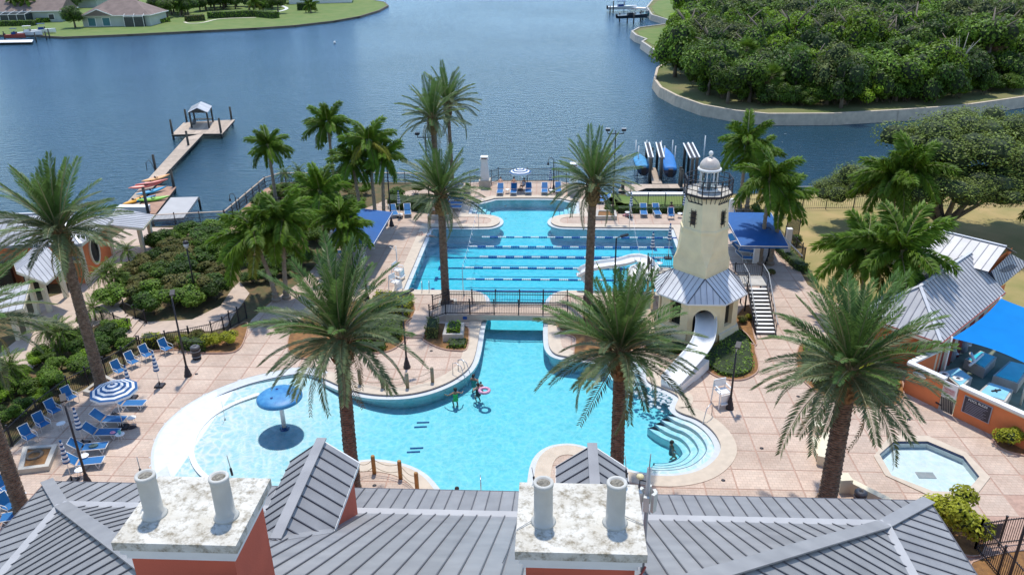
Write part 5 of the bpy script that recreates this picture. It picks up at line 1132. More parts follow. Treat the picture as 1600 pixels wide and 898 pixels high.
sp = [(TC.x-.05, 49.3, 1.75), (TC.x+.15, 48.2, 1.62)]+[tuple(g(x, y, z)) for x, y, z in [(1100, 531, 1.35), (1090, 551, 1.1), (1068, 577, .75), (1048, 600, .38)]]
S2 = flume(s2, sp, 1.3, .62, slw)
sa, sb_ = Vector(sp[-2]), Vector(sp[-1]); d = (sb_-sa); d.z = 0; d.normalize()
sup = MB()
for q, hh in ((sb_-d*.9, .55), (sb_-d*2.6, .75)): sup.beam((*(q+d*.9).to_2d(), .02+hh*.35), (*(q-d*.9).to_2d(), .1+hh*.45), 1.36, hh*.9, slw)
sup.box((sb_.x-d.x*1.0, sb_.y-d.y*1.0, .05), (1.3, 1.8, .55), slw, rz=math.atan2(-d.x, d.y)); sup.build('runout_support', s2)
for x, y in ((1097, 553), (1080, 571)): p = g(x, y, .0); MB().box((p.x, p.y, .45), (.26, .26, .9), MT['blue']).build('leg', s2)
s1 = thing('water_slide', 'upper white water slide curling from the platform down into the lap pool', 'slide', g(990, 450))
flume(s1, [(PX0+.2, 55.0, 2.1), tuple(g(1000, 408, 1.9)), tuple(g(970, 414, 1.7)), tuple(g(930, 420, 1.5)), tuple(g(908, 430, 1.0)), tuple(g(914, 442, .3))], 1.15, .7, slw)
flume(s1, [(PX0+.1, 54.1, 2.0), tuple(g(1000, 420, 1.8)), tuple(g(992, 434, 1.3)), tuple(g(994, 450, .8)), tuple(g(990, 464, .15))], 1.0, .6, slw, 'second_flume')
for x, y, z in ((970, 418, 1.4),): p = g(x, y, z); MB().tube([(p.x, p.y, -.05), (p.x, p.y, z)], .1, MT['blue'], 8).build('leg', s1)
foam = mat('foam', (.85, .9, .92), .9, .05, 6, .6, 14, transl=.6)
def splash(cx, cy, label, n=150, sx=.9, sy=1.3, seed=1):
    rd = random.Random(seed); b = MB()
    for k in range(n):
        x, y = cx+rd.gauss(0, sx*.5), cy+rd.gauss(0, sy*.5); r = rd.uniform(.03, .10); b.lathe((x, y, -.128), [(r*1.6, 0), (r*1.3, r*.2), (r*.3, r*.35)], foam, 6)
    o = b.build('splash'); o['kind'] = 'stuff'
e = S2[-1]; splash(e.x+d.x*.8, e.y+d.y*.8-.1, '', 90); p = g(1005, 612); splash(p.x, p.y, '', 35, .7, 1.2, 2)
# ------------------------------------------------------------------ mushroom fountain, rope posts, ladders
mb_ = g(445, 672, -.4); mu = local(thing('mushroom_fountain', 'blue mushroom shaped water fountain on a white stem in the shallow water', 'fountain', mb_)); mh = hgt(Vector((mb_.x, mb_.y, 0)), 612)+.4-.1
MB().lathe((0, 0, 0), [(.28, 0), (.28, .12), (.16, .16), (.14, .25)], MT['blue'], 16).build('base', mu); MB().tube([(0, 0, .2), (0, 0, mh)], .13, MT['white'], 14).build('stem', mu)
MB().lathe((0, 0, mh-.42), [(.14, .1), (1.15, .05), (1.27, .09), (1.27, .2), (1.15, .3), (.8, .37), (.4, .41), (.02, .43)], mat('mushroom_blue', (.02, .17, .42), .5, .25, 2.5, .2, 12, col2=(.06, .28, .52)), 32).build('cap', mu)
for a in (0, 2.1, 4.2): MB().box((.55*math.cos(a), .55*math.sin(a), mh-.01), (.12, .1, .06), MT['navy']).build('lifting_lug', mu)
sp_ = g(351, 652); b = MB().tube([(sp_.x, sp_.y, -.1), (sp_.x, sp_.y, 1.1)], .012, MT['white'], 6).lathe((sp_.x, sp_.y, -.12), [(.06, 0), (.03, .05), (.02, .08)], MT['silver'], 10); tag(b.build('spray_nozzle'), 'thin white water spray nozzle on the beach entry of the pool', 'nozzle')
def rope_fence(px, h, label, m, pm, r=.11):
    P = [g(*q) for q in px]; t = thing('rope_fence', label, 'rope fence', P[0]); rp = MB()
    for p in P: MB().lathe((p.x, p.y, -.02), [(r, 0), (r, h-.1), (r*.9, h-.02), (r*.5, h), (.01, h+.01)], pm, 12).build('post', t)
    for i in range(len(P)-1):
        for hh in (.78, .4): 
            rp.tube([P[i].lerp(P[i+1], k/8)+Vector((0, 0, h*hh-.22*math.sin(math.pi*k/8))) for k in range(9)], .016, m, 5)
    rp.build('rope', t); return t
wp_ = mat('weathered_post', (.30, .25, .17), .85, .15, 3, .3, 16)
rope_fence([(530, 592), (563, 600), (598, 606), (637, 606), (676, 597)], 1.1, 'weathered wooden posts with sagging ropes along the pool edge right of the mushroom', MT['rope'], wp_)
rope_fence([(560, 745), (585, 739), (626, 747), (652, 766)], 1.15, 'golden wooden posts with sagging ropes on the paved point by the left dormer', MT['rope'], MT['post'])
def hoop(px0, px1, h, label, loops=2, m=None):
    a, c = g(*px0), g(*px1); t = thing('grab_rail', label, 'handrail', a)
    d = Vector((c.x-a.x, c.y-a.y, 0)); s = Vector((-d.y, d.x, 0)).normalized()*.28
    for k in range(loops):
        o = s*(1 if k else -1) if loops > 1 else s*0
        MB().tube([a+o+Vector((0, 0, -.02)), a+o+Vector((0, 0, h*.85)), a.lerp(c, .25)+o+Vector((0, 0, h)), a.lerp(c, .6)+o+Vector((0, 0, h*.85)), c+o+Vector((0, 0, -.5))], .024, MT['silver'], 8).build('hoop', t)
    return t
hoop((712, 580), (734, 588), .85, 'pair of steel ladder rails at the pool edge right of the rope posts'); hoop((716, 577), (729, 575), .7, 'second steel ladder loop beside the rope posts', 1)
hoop((665, 457), (666, 447), .85, 'steel ladder rails at the near left end of the lap lanes'); hoop((1112, 648), (1096, 662), .9, 'thin steel handrail at the curved corner steps', 1); hoop((752, 776), (751, 755), 1.0, 'steel handrail in the shallow water above the grey roof eave', 1)
for i, (x, y) in enumerate([(736, 320), (736, 327), (748, 322), (905, 320), (905, 327)]): hoop((x, y), (x+(14 if x < 800 else -14), y+1), .8, ['back', 'front', 'middle', 'back', 'front'][i]+' steel handrail on the '+('left' if x < 800 else 'right')+' steps of the far bay', 1)
# ------------------------------------------------------------------ lamp posts
def lamp(px, topy, label, kind='box', ang=.5, group='black lamp posts round the pools'):
    p = g(*px); H = hgt(p, topy); t = local(thing('lamp_post', label, 'lamp post', p, 0, group)); n = 12
    MB().lathe((0, 0, 0), [(.24, 0), (.24, .1), (.2, .16), (.19, .3), (.13, .5), (.10, .62), (.11, .68), (.075, .75)], MT['black'], n).build('base', t)
    b = MB().tube([(0, 0, .7), (0, 0, H*.55), (0, 0, H)], [.07, .06, .05], MT['black'], 8); b.build('pole', t); c, s = math.cos(ang), math.sin(ang)
    if kind == 'box':
        MB().beam((0, 0, H), (c*.35, s*.35, H+.1), .05, .05, MT['black']).build('arm', t); MB().beam((c*.3, s*.3, H+.1), (c*.85, s*.85, H+.22), .28, .1, MT['black']).build('lamp_head', t)
    elif kind == 'globe': 
        MB().lathe((0, 0, H-.1), [(.08, 0), (.14, .06), (.2, .3), (.19, .42)], mat('frosted_glass', (.62, .64, .68), .3), 12).build('globe', t); MB().lathe((0, 0, H+.3), [(.22, 0), (.2, .12), (.1, .2), (.02, .24)], MT['black'], 12).build('lamp_cap', t)
    elif kind == 'twin':
        MB().beam((-.75, 0, H-.3), (.75, 0, H-.3), .07, .07, MT['black']).build('arm', t)
        for sg in (-1, 1): q = MB().beam((sg*.75, 0, H-.3), (sg*.75, 0, H-.05), .06, .06, MT['black']).box((sg*.75, -.05, H+.08), (.4, .34, .22), MT['black']).box((sg*.75, -.06, H+.2), (.42, .36, .03), MT['grey']); q.build('floodlight', t)
    elif kind == 'hook':
        MB().tube([(0, 0, H-.1)]+[(c*(.3-.3*math.cos(math.pi*k/6)), s*(.3-.3*math.cos(math.pi*k/6)), H+.35*math.sin(math.pi*k/6)) for k in range(7)]+[(c*.6, s*.6, H-.15)], .03, MT['black'], 6).lathe((c*.6, s*.6, H-.4), [(.13, 0), (.1, .15), (.03, .26)], MT['black'], 10).build('hook_arm', t)
    return t
lamp((138, 758), 634, 'leaning looking black lamp post nearest the lower left corner', ang=2.2); lamp((294, 587), 467, 'black lamp post with bell base beside the litter bin', ang=1.9); lamp((636, 574), 462, 'black lamp post standing in front of the two low steps', ang=.7)
lamp((1140, 638), 550, 'black lamp post beside the white lifeguard chair', ang=1.2); lamp((612, 353), 262, 'black lamp post at the front corner of the left blue canopy', ang=2.5); lamp((554, 436), 345, 'black lamp post among the palm trunks at the left blue canopy', ang=1.2)
lamp((958, 492), 372, 'black box headed lamp post before the lap lanes, right of the date palm', ang=.2); lamp((1590, 680), 600, 'black lamp post in the yellow shrub at the orange wall', ang=1.5); lamp((1569, 925), 795, 'black lamp post cut off by the lower right corner', ang=.3)
lamp((308, 470), 386, 'garden lamp with round frosted head above the dark shrubs', 'globe', group='garden lamps'); lamp((672, 335), 210, 'tall floodlight pole with twin lamps behind the left planter', 'twin', group='tall twin floodlight poles'); lamp((957, 337), 204, 'tall floodlight pole with twin lamps right of the lap pool date palm', 'twin', group='tall twin floodlight poles')
lamp((865, 300), 252, 'thin crook shaped lamp at the far terrace', 'hook', 3.0, 'crook shaped lamps'); lamp((1199, 412), 362, 'crook shaped lamp in front of the right blue canopy', 'hook', 3.0, 'crook shaped lamps'); lamp((374, 347), 308, 'crook shaped lamp at the bend of the lakeside railing', 'hook', 3.0, 'crook shaped lamps'); lamp((574, 470), 420, 'short dark pole lamp behind the fronds left of the hedge', 'box', 1.0)
# ------------------------------------------------------------------ umbrellas
def closed_umbrella(px, topy, label, zb_=0.0, tilt=(0, 0)):
    p = g(px[0], px[1], zb_); H = min(2.9, hgt(Vector((p.x, p.y, 0)), topy)-zb_); t = local(thing('closed_umbrella', label, 'umbrella', p, random.uniform(0, 3), 'folded blue and white striped umbrellas')); t.rotation_euler = (tilt[0], tilt[1], 0)
    MB().box((0, 0, .06), (.55, .55, .12), MT['black'], taper=.9).tube([(0, 0, .1), (0, 0, .35)], .045, MT['black'], 8).build('base', t); MB().tube([(0, 0, .3), (0, 0, H)], .022, MT['white'], 8).build('pole', t)
    L = 1.35; z0 = H-L; b = MB(); k = 11; pr = [(.17-.13*i/k+(.025 if i % 2 else 0), z0+L*i/k) for i in range(k+1)]
    for i in range(k): b.lathe((0, 0, 0), [pr[i], pr[i+1]], MT['stripeb'] if i % 2 == 0 else MT['stripew'], 10)
    b.build('folded_canopy', t); return t
def open_umbrella(px, topy, rad, label, rings=9, drop=.42):
    p = g(*px); H = hgt(p, topy); t = local(thing('open_umbrella', label, 'umbrella', p, .2, 'open striped umbrellas')); b = MB(); N = 10
    def pt(k, f): a = 2*math.pi*k/N; return Vector((rad*f*math.cos(a), rad*f*math.sin(a), H-.1-drop*f**1.15))
    for i in range(rings):
        for k in range(N):
            f0, f1 = i/rings, (i+1)/rings; m = MT['stripeb'] if i % 2 == (rings+1) % 2 and i < rings-0 else MT['stripew']
            if i == 0: b.add([pt(k, f1), pt(k+1, f1), (0, 0, H-.1)], [(0, 1, 2)], m)
            else: b.quad(pt(k, f0), pt(k, f1), pt(k+1, f1), pt(k+1, f0), m)
    for k in range(N): a, c = pt(k, 1), pt(k+1, 1); b.quad(a, a-Vector((0, 0, .13)), c-Vector((0, 0, .13)), c, MT['stripew'])
    b.build('canopy', t); MB().tube([(0, 0, 0), (0, 0, H)], .025, MT['white'], 8).lathe((0, 0, H-.12), [(.05, 0), (.03, .08), (.01, .12)], MT['white'], 8).build('pole', t)
    MB().box((0, 0, .06), (.55, .55, .12), MT['black'], taper=.9).build('base', t)
    for k in range(N): MB().tube([(0, 0, H-.16), pt(k, 1)-Vector((0, 0, .03))], .01, MT['white'], 4).build('rib', t)
    return t
open_umbrella((193, 668), 597, 1.28, 'wide open striped umbrella over the blue loungers on the left deck'); open_umbrella((707, 316), 281, 1.25, 'open striped umbrella behind the left lap pool date palm', 7); open_umbrella((813, 297), 261, 1.2, 'pale open striped umbrella on the far terrace by the lake', 7)
for px, ty, lab, zz in [((131, 694), 637, 'folded striped umbrella beside the second and third lounger of the left deck', 0), ((113, 752), 688, 'folded striped umbrella above the two lowest loungers of the left deck', 0), ((207, 622), 571, 'folded striped umbrella directly behind the open one', 0), ((250, 603), 549, 'folded striped umbrella standing alone on a square black base', 0),
    ((625, 340), 298, 'folded striped umbrella between the loungers left of the lap pool', 0), ((1018, 411), 362, 'folded striped umbrella on the slide platform', 2.05), ((1044, 404), 338, 'folded striped umbrella just left of the lighthouse body', 2.05), ((985, 340), 301, 'folded striped umbrella behind the pennant line', 0), ((1068, 335), 300, 'folded striped umbrella behind the left edge of the lighthouse', 0), ((860, 297), 262, 'folded striped umbrella on the far terrace beside the crook lamp', 0)]:
    closed_umbrella(px, ty, lab, zz)
# ------------------------------------------------------------------ loungers, armchairs, tables
def make_chaise():
    t = local(thing('sun_lounger', 'x', 'sun lounger', (0, 0, 0), 0, 'blue sling sun loungers')); f = MB(); w = .33; W_ = MT['white']
    for s in (-w, w): f.tube([(-.1, s, .36), (1.25, s, .36)], .022, W_, 6)
    f.tube([(1.25, -w, .36), (1.25, w, .36)], .022, W_, 6); f.build('frame', t)
    b = MB(); c_, s_ = math.cos(R(42)), math.sin(R(42))
    for s in (-w, w): b.tube([(-.05, s, .36), (-.05-.78*c_, s, .36+.78*s_)], .022, W_, 6)
    b.tube([(-.05-.78*c_, -w, .36+.78*s_), (-.05-.78*c_, w, .36+.78*s_)], .022, W_, 6); bf = b.build('back_frame', t)
    MB().box((.62, 0, .372), (1.2, .6, .02), MT['sling']).build('seat_sling', t); MB().beam((-.08, 0, .39), (-.06-.74*c_, 0, .375+.74*s_), .6, .02, MT['sling']).build('back_sling', t)
    for x in (0.05, 1.05):
        MB().tube([(x-.12, -w, .36), (x-.02, -w, .03), (x+.3*(x < .5), -w, .02), (x+.1, -w, .36)], .018, W_, 6).tube([(x-.12, w, .36), (x-.02, w, .03), (x+.3*(x < .5), w, .02), (x+.1, w, .36)], .018, W_, 6).tube([(x-.02, -w, .03), (x-.02, w, .03)], .016, W_, 6).build('leg', t)
    return t
def make_chair():
    t = local(thing('armchair', 'x', 'armchair', (0, 0, 0), 0, 'blue sling armchairs')); W_ = MT['white']
    MB().box((.02, 0, .40), (.5, .52, .02), MT['sling']).build('seat_sling', t); MB().beam((-.24, 0, .42), (-.44, 0, 1.0), .5, .02, MT['sling'], up=Vector((1, 0, 0))).build('back_sling', t)
    f = MB()
    for s in (-.28, .28): f.tube([(.28, s, .39), (-.24, s, .40), (-.45, s, 1.02)], .018, W_, 6)
    f.tube([(-.45, -.28, 1.02), (-.45, .28, 1.02)], .018, W_, 6); f.build('frame', t)
    for s in (-.30, .30):
        MB().tube([(.26, s, .02), (.30, s, .6), (.2, s, .65), (-.25, s, .62), (-.33, s, .7)], .018, W_, 6).build('armrest', t); MB().tube([(-.2, s, .40), (-.36, s, .02)], .018, W_, 6).build('leg', t)
    return t
def make_table(h=.45, r=.24):
    t = local(thing('side_table', 'x', 'side table', (0, 0, 0), 0, 'white round side tables')); MB().lathe((0, 0, h-.03), [(r, 0), (r+.01, .015), (r, .03)], MT['plastic'], 18).build('tabletop', t)
    for k in range(4): a = k*1.57+.78; MB().tube([(.06*math.cos(a), .06*math.sin(a), h-.03), (r*.8*math.cos(a), r*.8*math.sin(a), 0)], .012, MT['white'], 5).build('leg', t)
    return t
protos = {'l': make_chaise(), 'c': make_chair(), 't': make_table()}; first = set()
def put(k, px, ang, label, z=0.0, group=None):
    p = g(px[0], px[1], z); o = protos[k]
    if k in first: o = dup(o, p, R(ang), label, group)
    else: first.add(k); o.location = p; o.rotation_euler = (0, 0, R(ang)); o['label'] = label
    if group: o['group'] = group
    return o
for px, a, lab in [((196, 637), 2, 'blue lounger partly under the open striped umbrella'), ((165, 662), 0, 'second blue lounger below the open umbrella, dark bag behind it'), ((153, 683), 4, 'third blue lounger, with a pink towel at its foot end'), ((132, 707), 12, 'blue lounger with a grey green bag lying on it'), ((125, 730), 12, 'lowest blue lounger of the left deck beside the lamp post'),
    ((637, 334), -78, 'blue lounger facing the lap pool beside the folded umbrella at the left'), ((615, 335), -70, 'blue lounger half hidden by the lamp post at the left canopy'), ((1005, 334), -92, 'left one of the two loungers in front of the dark hedge'), ((1025, 334), -86, 'right one of the two loungers in front of the dark hedge'),
    ((708, 309), 0, 'farthest of the four loungers stacked sideways behind the left planter'), ((706, 315), 0, 'second farthest of the four sideways loungers behind the left planter'), ((704, 322), 0, 'third of the four sideways loungers behind the left planter'), ((702, 328), 0, 'nearest of the four sideways loungers behind the left planter'),
    ((782, 301), -90, 'leftmost lounger of the far terrace with a sunbather'), ((803, 301), -90, 'lounger of the far terrace under the pale umbrella with a sunbather'), ((826, 300), -90, 'lounger of the far terrace right of the pale umbrella'), ((851, 300), -90, 'empty blue lounger of the far terrace left of the crook lamp'), ((872, 299), -88, 'empty blue lounger of the far terrace right of the crook lamp'),
    ((944, 318), 178, 'sideways lounger with raised back near the right square planter'), ((947, 312), 178, 'sideways lounger behind the one near the right square planter'),
    ((1145, 345), -80, 'upright blue lounger at the top left corner of the right canopy'), ((1146, 383), -60, 'blue lounger in the shade at the left edge of the right canopy'), ((1154, 396), -20, 'blue lounger below the right canopy beside the tower'), ((1160, 408), -10, 'lounger nearest the stairs below the right canopy'),
    ((-2, 792), 20, 'blue lounger cut off at the left edge, upper one'), ((4, 818), 20, 'blue lounger cut off at the left edge, lower one')]:
    put('l', px, a, lab)
for px, a, lab in [((113, 629), -28, 'armchair by the fence just left of the open umbrella'), ((88, 650), -28, 'second armchair down the fence from the open umbrella'), ((70, 671), -30, 'third armchair down the fence, left of the white table'), ((49, 691), -28, 'armchair above the square mulch planter'), ((189, 587), -30, 'armchair of the upper row nearest the date palm trunk'), ((210, 573), -30, 'second armchair of the upper row by the fence'), ((232, 562), -32, 'third armchair of the upper row, behind the folded umbrella'), ((262, 552), -30, 'last armchair of the upper row next to the lamp post'),
    ((12, 772), -25, 'armchair behind the trunk of the cut off palm, upper one'), ((18, 800), -20, 'armchair beside the trunk of the cut off palm, middle one'), ((560, 420), 30, 'armchair in the shade below the left blue canopy, left one'), ((566, 399), 200, 'armchair in the shade below the left blue canopy, right one'), ((548, 415), 80, 'armchair behind the potted palms under the left canopy'), ((530, 400), 10, 'armchair at the rear of the left canopy'),
    ((1048, 342), -90, 'white armchair with a person in pink near the lighthouse'), ((1180, 398), 200, 'armchair in the shade of the right canopy beside the palm trunk')]:
    put('c', px, a, lab)
for px, z, lab in [((98, 671), 0, 'small white table by the fence between the armchairs'), ((208, 662), 0, 'small white table right of the second lounger'), ((190, 688), 0, 'small white table holding a turquoise cup'), ((134, 722), 0, 'small white table between the two lowest loungers'), ((127, 744), 0, 'small white table at the foot of the lamp post'), ((626, 341), 0, 'small white table under the folded umbrella left of the lap pool'), ((793, 302), 0, 'small white table between the sunbathers on the far terrace'), ((861, 303), 0, 'small white table at the crook lamp'), ((980, 338), 0, 'small white table under the pennant line'), ((1062, 340), 0, 'small white table at the lighthouse corner'), ((1030, 419), 2.05, 'small white table on the slide platform')]:
    put('t', px, 0, lab, z)
p = g(190, 688); cp = local(thing('cup', 'turquoise cup standing on the white side table', 'cup', (p.x, p.y, .45))); MB().lathe((0, 0, 0), [(.06, 0), (.09, .2), (.1, .22), (.03, .24)], mat('teal_cup', (.1, .42, .45), .4), 12).build('body', cp); MB().tube([(0, 0, .2), (.03, 0, .32)], .008, MT['white'], 5).build('straw', cp)
def blob(px, z, size, m, name, label, cat, rz=0):
    p = g(px[0], px[1], z); b = MB(); rd = random.Random(int(px[0])); sx, sy, sz = size
    b.lathe((0, 0, 0), [(.42, 0), (.5, .2), (.46, .55), (.3, .8), (.1, .9)], m, 12); b.v = [(v[0]*sx*(1+rd.uniform(-.12, .12)), v[1]*sy*(1+rd.uniform(-.12, .12)), v[2]*sz) for v in b.v]
    b.tube([(-.2*sx, 0, .8*sz), (-.1*sx, 0, 1.15*sz), (.1*sx, 0, 1.15*sz), (.2*sx, 0, .8*sz)], .015, m, 5)
    o = b.build(name); o.location = p; o.rotation_euler = (0, 0, rz); tag(o, label, cat)
blob((180, 652), 0, (.6, .35, .35), MT['black'], 'beach_bag', 'black bag on the deck between the first two loungers', 'bag'); blob((206, 668), 0, (.55, .35, .12), MT['black'], 'sandals', 'dark sandals lying beside the table with the cup', 'sandals', .4)
blob((176, 676), .38, (.32, .26, .1), mat('pink_towel', (.75, .35, .5), .9, .3, 12), 'pink_towel', 'crumpled pink towel on the third lounger', 'towel'); blob((146, 697), .38, (.5, .35, .14), mat('khaki_cloth', (.12, .18, .16), .9, .3, 9), 'cloth_bundle', 'grey green cloth lying on a lounger', 'towel', .5)
blob((706, 313), .38, (.5, .4, .1), MT['white'], 'white_towel', 'white towel on a sideways lounger', 'towel'); blob((978, 337), .02, (.7, .4, .2), mat('pink_mat', (.6, .3, .3), .9), 'folded_mat', 'pinkish folded mat under the pennants', 'mat')
# litter bins, lifeguard chairs
def bin_(px, label, s=1.0):
    t = local(thing('litter_bin', label, 'litter bin', g(*px), 0, 'dark round litter bins')); MB().lathe((0, 0, 0), [(.26*s, 0), (.28*s, .08), (.30*s, .75*s), (.31*s, .8*s)], MT['black'], 16).build('body', t)
    MB().lathe((0, 0, .8*s), [(.32*s, 0), (.31*s, .1), (.22*s, .16), (.12*s, .16), (.11*s, .05)], mat('bin_lid', (.09, .09, .1), .5), 16).build('lid', t)
    for z in (.2, .6): MB().lathe((0, 0, z*s), [(.315*s, 0), (.315*s, .04)], MT['grey'], 16).build('band', t)
bin_((308, 560), 'dark litter bin between the lamp post and the yellow shrubs'); bin_((1341, 790), 'dark litter bin peeking over the grey roof eave beside the low wall', .95)
def guard_chair(px, rz, label, s=1.0):
    t = local(thing('lifeguard_chair', label, 'lifeguard chair', g(*px), rz, 'white lifeguard chairs')); t.scale = (s, s, s); W_ = MT['plastic']
    for sx in (-.36, .36):
        for sy in (-.33, .4): MB().beam((sx*1.15, sy*1.2, 0), (sx, sy, 1.1 if sy < 0 else 1.55), .07, .07, W_).build('leg', t)
    MB().box((0, 0, .95), (.72, .66, .05), W_).build('seat', t); MB().box((0, .36, 1.35), (.72, .05, .5), W_).build('backrest', t)
    for sx in (-.37, .37): MB().box((sx, 0, 1.22), (.08, .7, .05), W_).build('armrest', t)
    MB().box((0, -.42, .35), (.66, .26, .05), W_).box((0, -.38, .65), (.6, .05, .5), W_).build('footrest', t)
guard_chair((1127, 632), R(20), 'white lifeguard chair left of the lamp post by the slide'); guard_chair((619, 455), R(60), 'white lifeguard chair at the near left corner of the lap pool', .9); guard_chair((623, 436), R(70), 'white lift chair with a mast behind the lap pool corner', .9)
p = g(622, 430); tag(MB().tube([(p.x, p.y, 0), (p.x, p.y, 2.6)], .04, MT['white'], 6).tube([(p.x, p.y, 2.2), (p.x-.5, p.y, 2.5)], .03, MT['white'], 6).build('pool_lift_mast'), 'slim white mast of the pool lift at the left of the lap lanes', 'pool lift')
# cream benches / low walls near the big date palm
lw_ = thing('low_wall', 'cream stepped low wall behind the trunk of the big right date palm', 'wall', g(1283, 725)); 
for (x0, y0, x1, y1, h) in [(1270, 672, 1284, 672, .45), (1274, 694, 1282, 720, .45), (1283, 728, 1290, 690, .6)]:
    a, c = g(x0, y0), g(x1, y1); MB().beam((a.x, a.y, h/2), (c.x+.01, c.y+.01, h/2), .5, h, MT['creamtrim']).build('segment', lw_)
l2 = thing('low_wall', 'cream low wall running towards the litter bin at the roof eave', 'wall', g(1320, 770)); a, c, e_ = g(1310, 765), g(1322, 764), g(1392, 800)
MB().beam((a.x-.1, a.y, .4), (c.x+.1, c.y, .4), .6, .8, MT['creamtrim']).build('pier', l2); MB().beam((c.x, c.y, .32), (e_.x, e_.y, .32), .35, .64, MT['creamtrim']).build('segment', l2)
# pennant lines
def pennants(a, c, label, n=16):
    t = thing('pennant_line', label, 'pennants', (a.x, a.y, 0)); MB().tube([(a.x, a.y, 0), a], .03, MT['silver'], 6).build('pole', t); MB().tube([(c.x, c.y, 0), c], .03, MT['silver'], 6).build('pole', t)
    S = [a.lerp(c, k/12)-Vector((0, 0, .35*math.sin(math.pi*k/12))) for k in range(13)]; MB().tube(S, .008, MT['white'], 4).build('string', t)
    for k in range(n):
        f = (k+.5)/n; p = a.lerp(c, f)-Vector((0, 0, .35*math.sin(math.pi*f))); d = (c-a).normalized(); m = MT['plastic'] if k % 2 else MT['blue']
        MB().add([p-d*.13, p+d*.13, p+Vector((.14, 0, -.3)), p+Vector((.13, .02, -.3))], [(0, 1, 2), (1, 0, 3)], m).build('pennant', t)
q0, q1 = g(748, 352), g(724, 459); pennants(Vector((q0.x, q0.y, 2.3)), Vector((q1.x, q1.y, 2.3)), 'backstroke pennant line across the left end of the lap lanes')
q0, q1 = g(983, 354), g(1004, 470); pennants(Vector((q0.x, q0.y, 2.3)), Vector((q1.x, q1.y, 2.3)), 'backstroke pennant line across the right end of the lap lanes')
# blue canopies on white posts
def canopy(corn, label, zc, posts, m):
    P = [g(x, y, z) for x, y, z in corn]; t = thing('shade_canopy', label, 'canopy', (*(sum(P, Vector())/len(P)).to_2d(), 0)); C_ = sum(P, Vector())/len(P); b = MB(); n = len(P); K = 8; vs = []
    for j in range(K+1):
        for i in range(K+1):
            u, v = i/K, j/K; e = P[0]*(1-u)*(1-v)+P[1]*u*(1-v)+P[2]*u*v+P[3]*(1-u)*v; e = e+Vector((0, 0, zc*16*u*(1-u)*v*(1-v)-.08)); vs.append(e)
    b.add(vs, [(j*(K+1)+i, j*(K+1)+i+1, (j+1)*(K+1)+i+1, (j+1)*(K+1)+i) for j in range(K) for i in range(K)], m, True)
    for i in range(4): a, c = P[i], P[(i+1) % 4]; b.quad(a-Vector((0, 0, .08)), c-Vector((0, 0, .08)), c-Vector((0, 0, .30)), a-Vector((0, 0, .30)), m)
    b.build('canvas', t)
    for i in range(4): MB().beam(P[i]-Vector((0, 0, .12)), P[(i+1) % 4]-Vector((0, 0, .12)), .06, .06, MT['white']).build('frame_bar', t)
    for (x, y) in posts: q = g(x, y); MB().box((q.x, q.y, 1.3), (.42, .42, 2.6), MT['white']).build('post', t)
    return t
cnv = mat('canvas_blue', (.003, .085, .29), .7, .08, 2); 
canopy([(509, 380, 2.7), (583, 380, 2.7), (613, 330, 2.9), (545, 322, 2.9)], 'dark blue fabric canopy among the palms at the left of the lap pool', .5, [(566, 408), (520, 405), (582, 388)], cnv)
canopy([(1158, 382, 2.7), (1232, 383, 2.7), (1205, 331, 2.9), (1130, 330, 2.9)], 'dark blue fabric canopy right of the lighthouse tower', .5, [(1180, 412), (1228, 402), (1140, 352)], cnv)
MB().tube([g(1216, 362, 2.6), g(1254, 400, 1.4)], .05, MT['white'], 6).build('conduit'); tag(bpy.data.objects['conduit'], 'slanting white pole at the corner of the right canopy', 'pole')
# ------------------------------------------------------------------ orange building at the left with its porches and pavilion
Ag, Bg = g(138, 442), g(178, 406); v_ = (Bg-Ag).normalized(); u_ = Vector((-v_.y, v_.x, 0)); LW = (Bg-Ag).length; he = hgt(Ag, 377); D = 16; hr = he+1.55
lb = thing('orange_building', 'orange stucco building with light metal roof and round window at the left edge', 'building', Ag+u_*8)
def LP(a, b, z): p = Ag+v_*a+u_*b; return Vector((p.x, p.y, z))
b = MB()
for q in ((0, 0, LW, 0), (0, D, 0, 0), (LW, 0, LW, D)): b.quad(LP(q[0], q[1], 0), LP(q[2], q[3], 0), LP(q[2], q[3], he-.1), LP(q[0], q[1], he-.1), MT['orange'])
b.build('wall', lb)
b = MB()
for a in (0, LW): b.beam(LP(a, -.03, 0), LP(a, -.03, he-.2), .3, .3, MT['creamtrim'])
b.beam(LP(0, -.04, .25), LP(LW, -.04, .25), .1, .5, MT['creamtrim']).beam(LP(-.04, 0, 1.9), LP(-.04, D, 1.9), .1, .2, MT['creamtrim']); b.build('trim', lb)
wc = LP(LW*.42, -.04, 2.0); b = MB(); n = 20; ring = [(v_*math.cos(2*math.pi*k/n)*.68+Vector((0, 0, 1.05*math.sin(2*math.pi*k/n)))) for k in range(n)]
for k in range(n): b.beam(wc+ring[k]*1.08, wc+ring[(k+1) % n]*1.08, .16, .16, MT['creamtrim'], up=u_)
b.build('window_frame', lb); MB().add([wc-u_*.03+r for r in ring], [tuple(range(n))], MT['glassdark']).build('window', lb)
o_ = .5; e1, e2, e3, e4 = LP(-o_, -o_, he-.05), LP(LW+o_, -o_, he-.05), LP(LW+o_, D, he-.05), LP(-o_, D, he-.05); hm = LW/2+o_; r1, r2 = LP(LW/2, -o_+hm, hr), LP(LW/2, D, hr)
fcs = [((e1, e2, r1), -u_*0+u_+Vector((0, 0, .3))), ((e4, e1, r1, r2), v_+Vector((0, 0, .3))), ((e2, e3, r2, r1), -v_+Vector((0, 0, .3)))]
rt = MB()
for f, up in fcs: rt.add([p-Vector((0, 0, .05)) for p in f], [tuple(range(len(f)))], MT['white'])
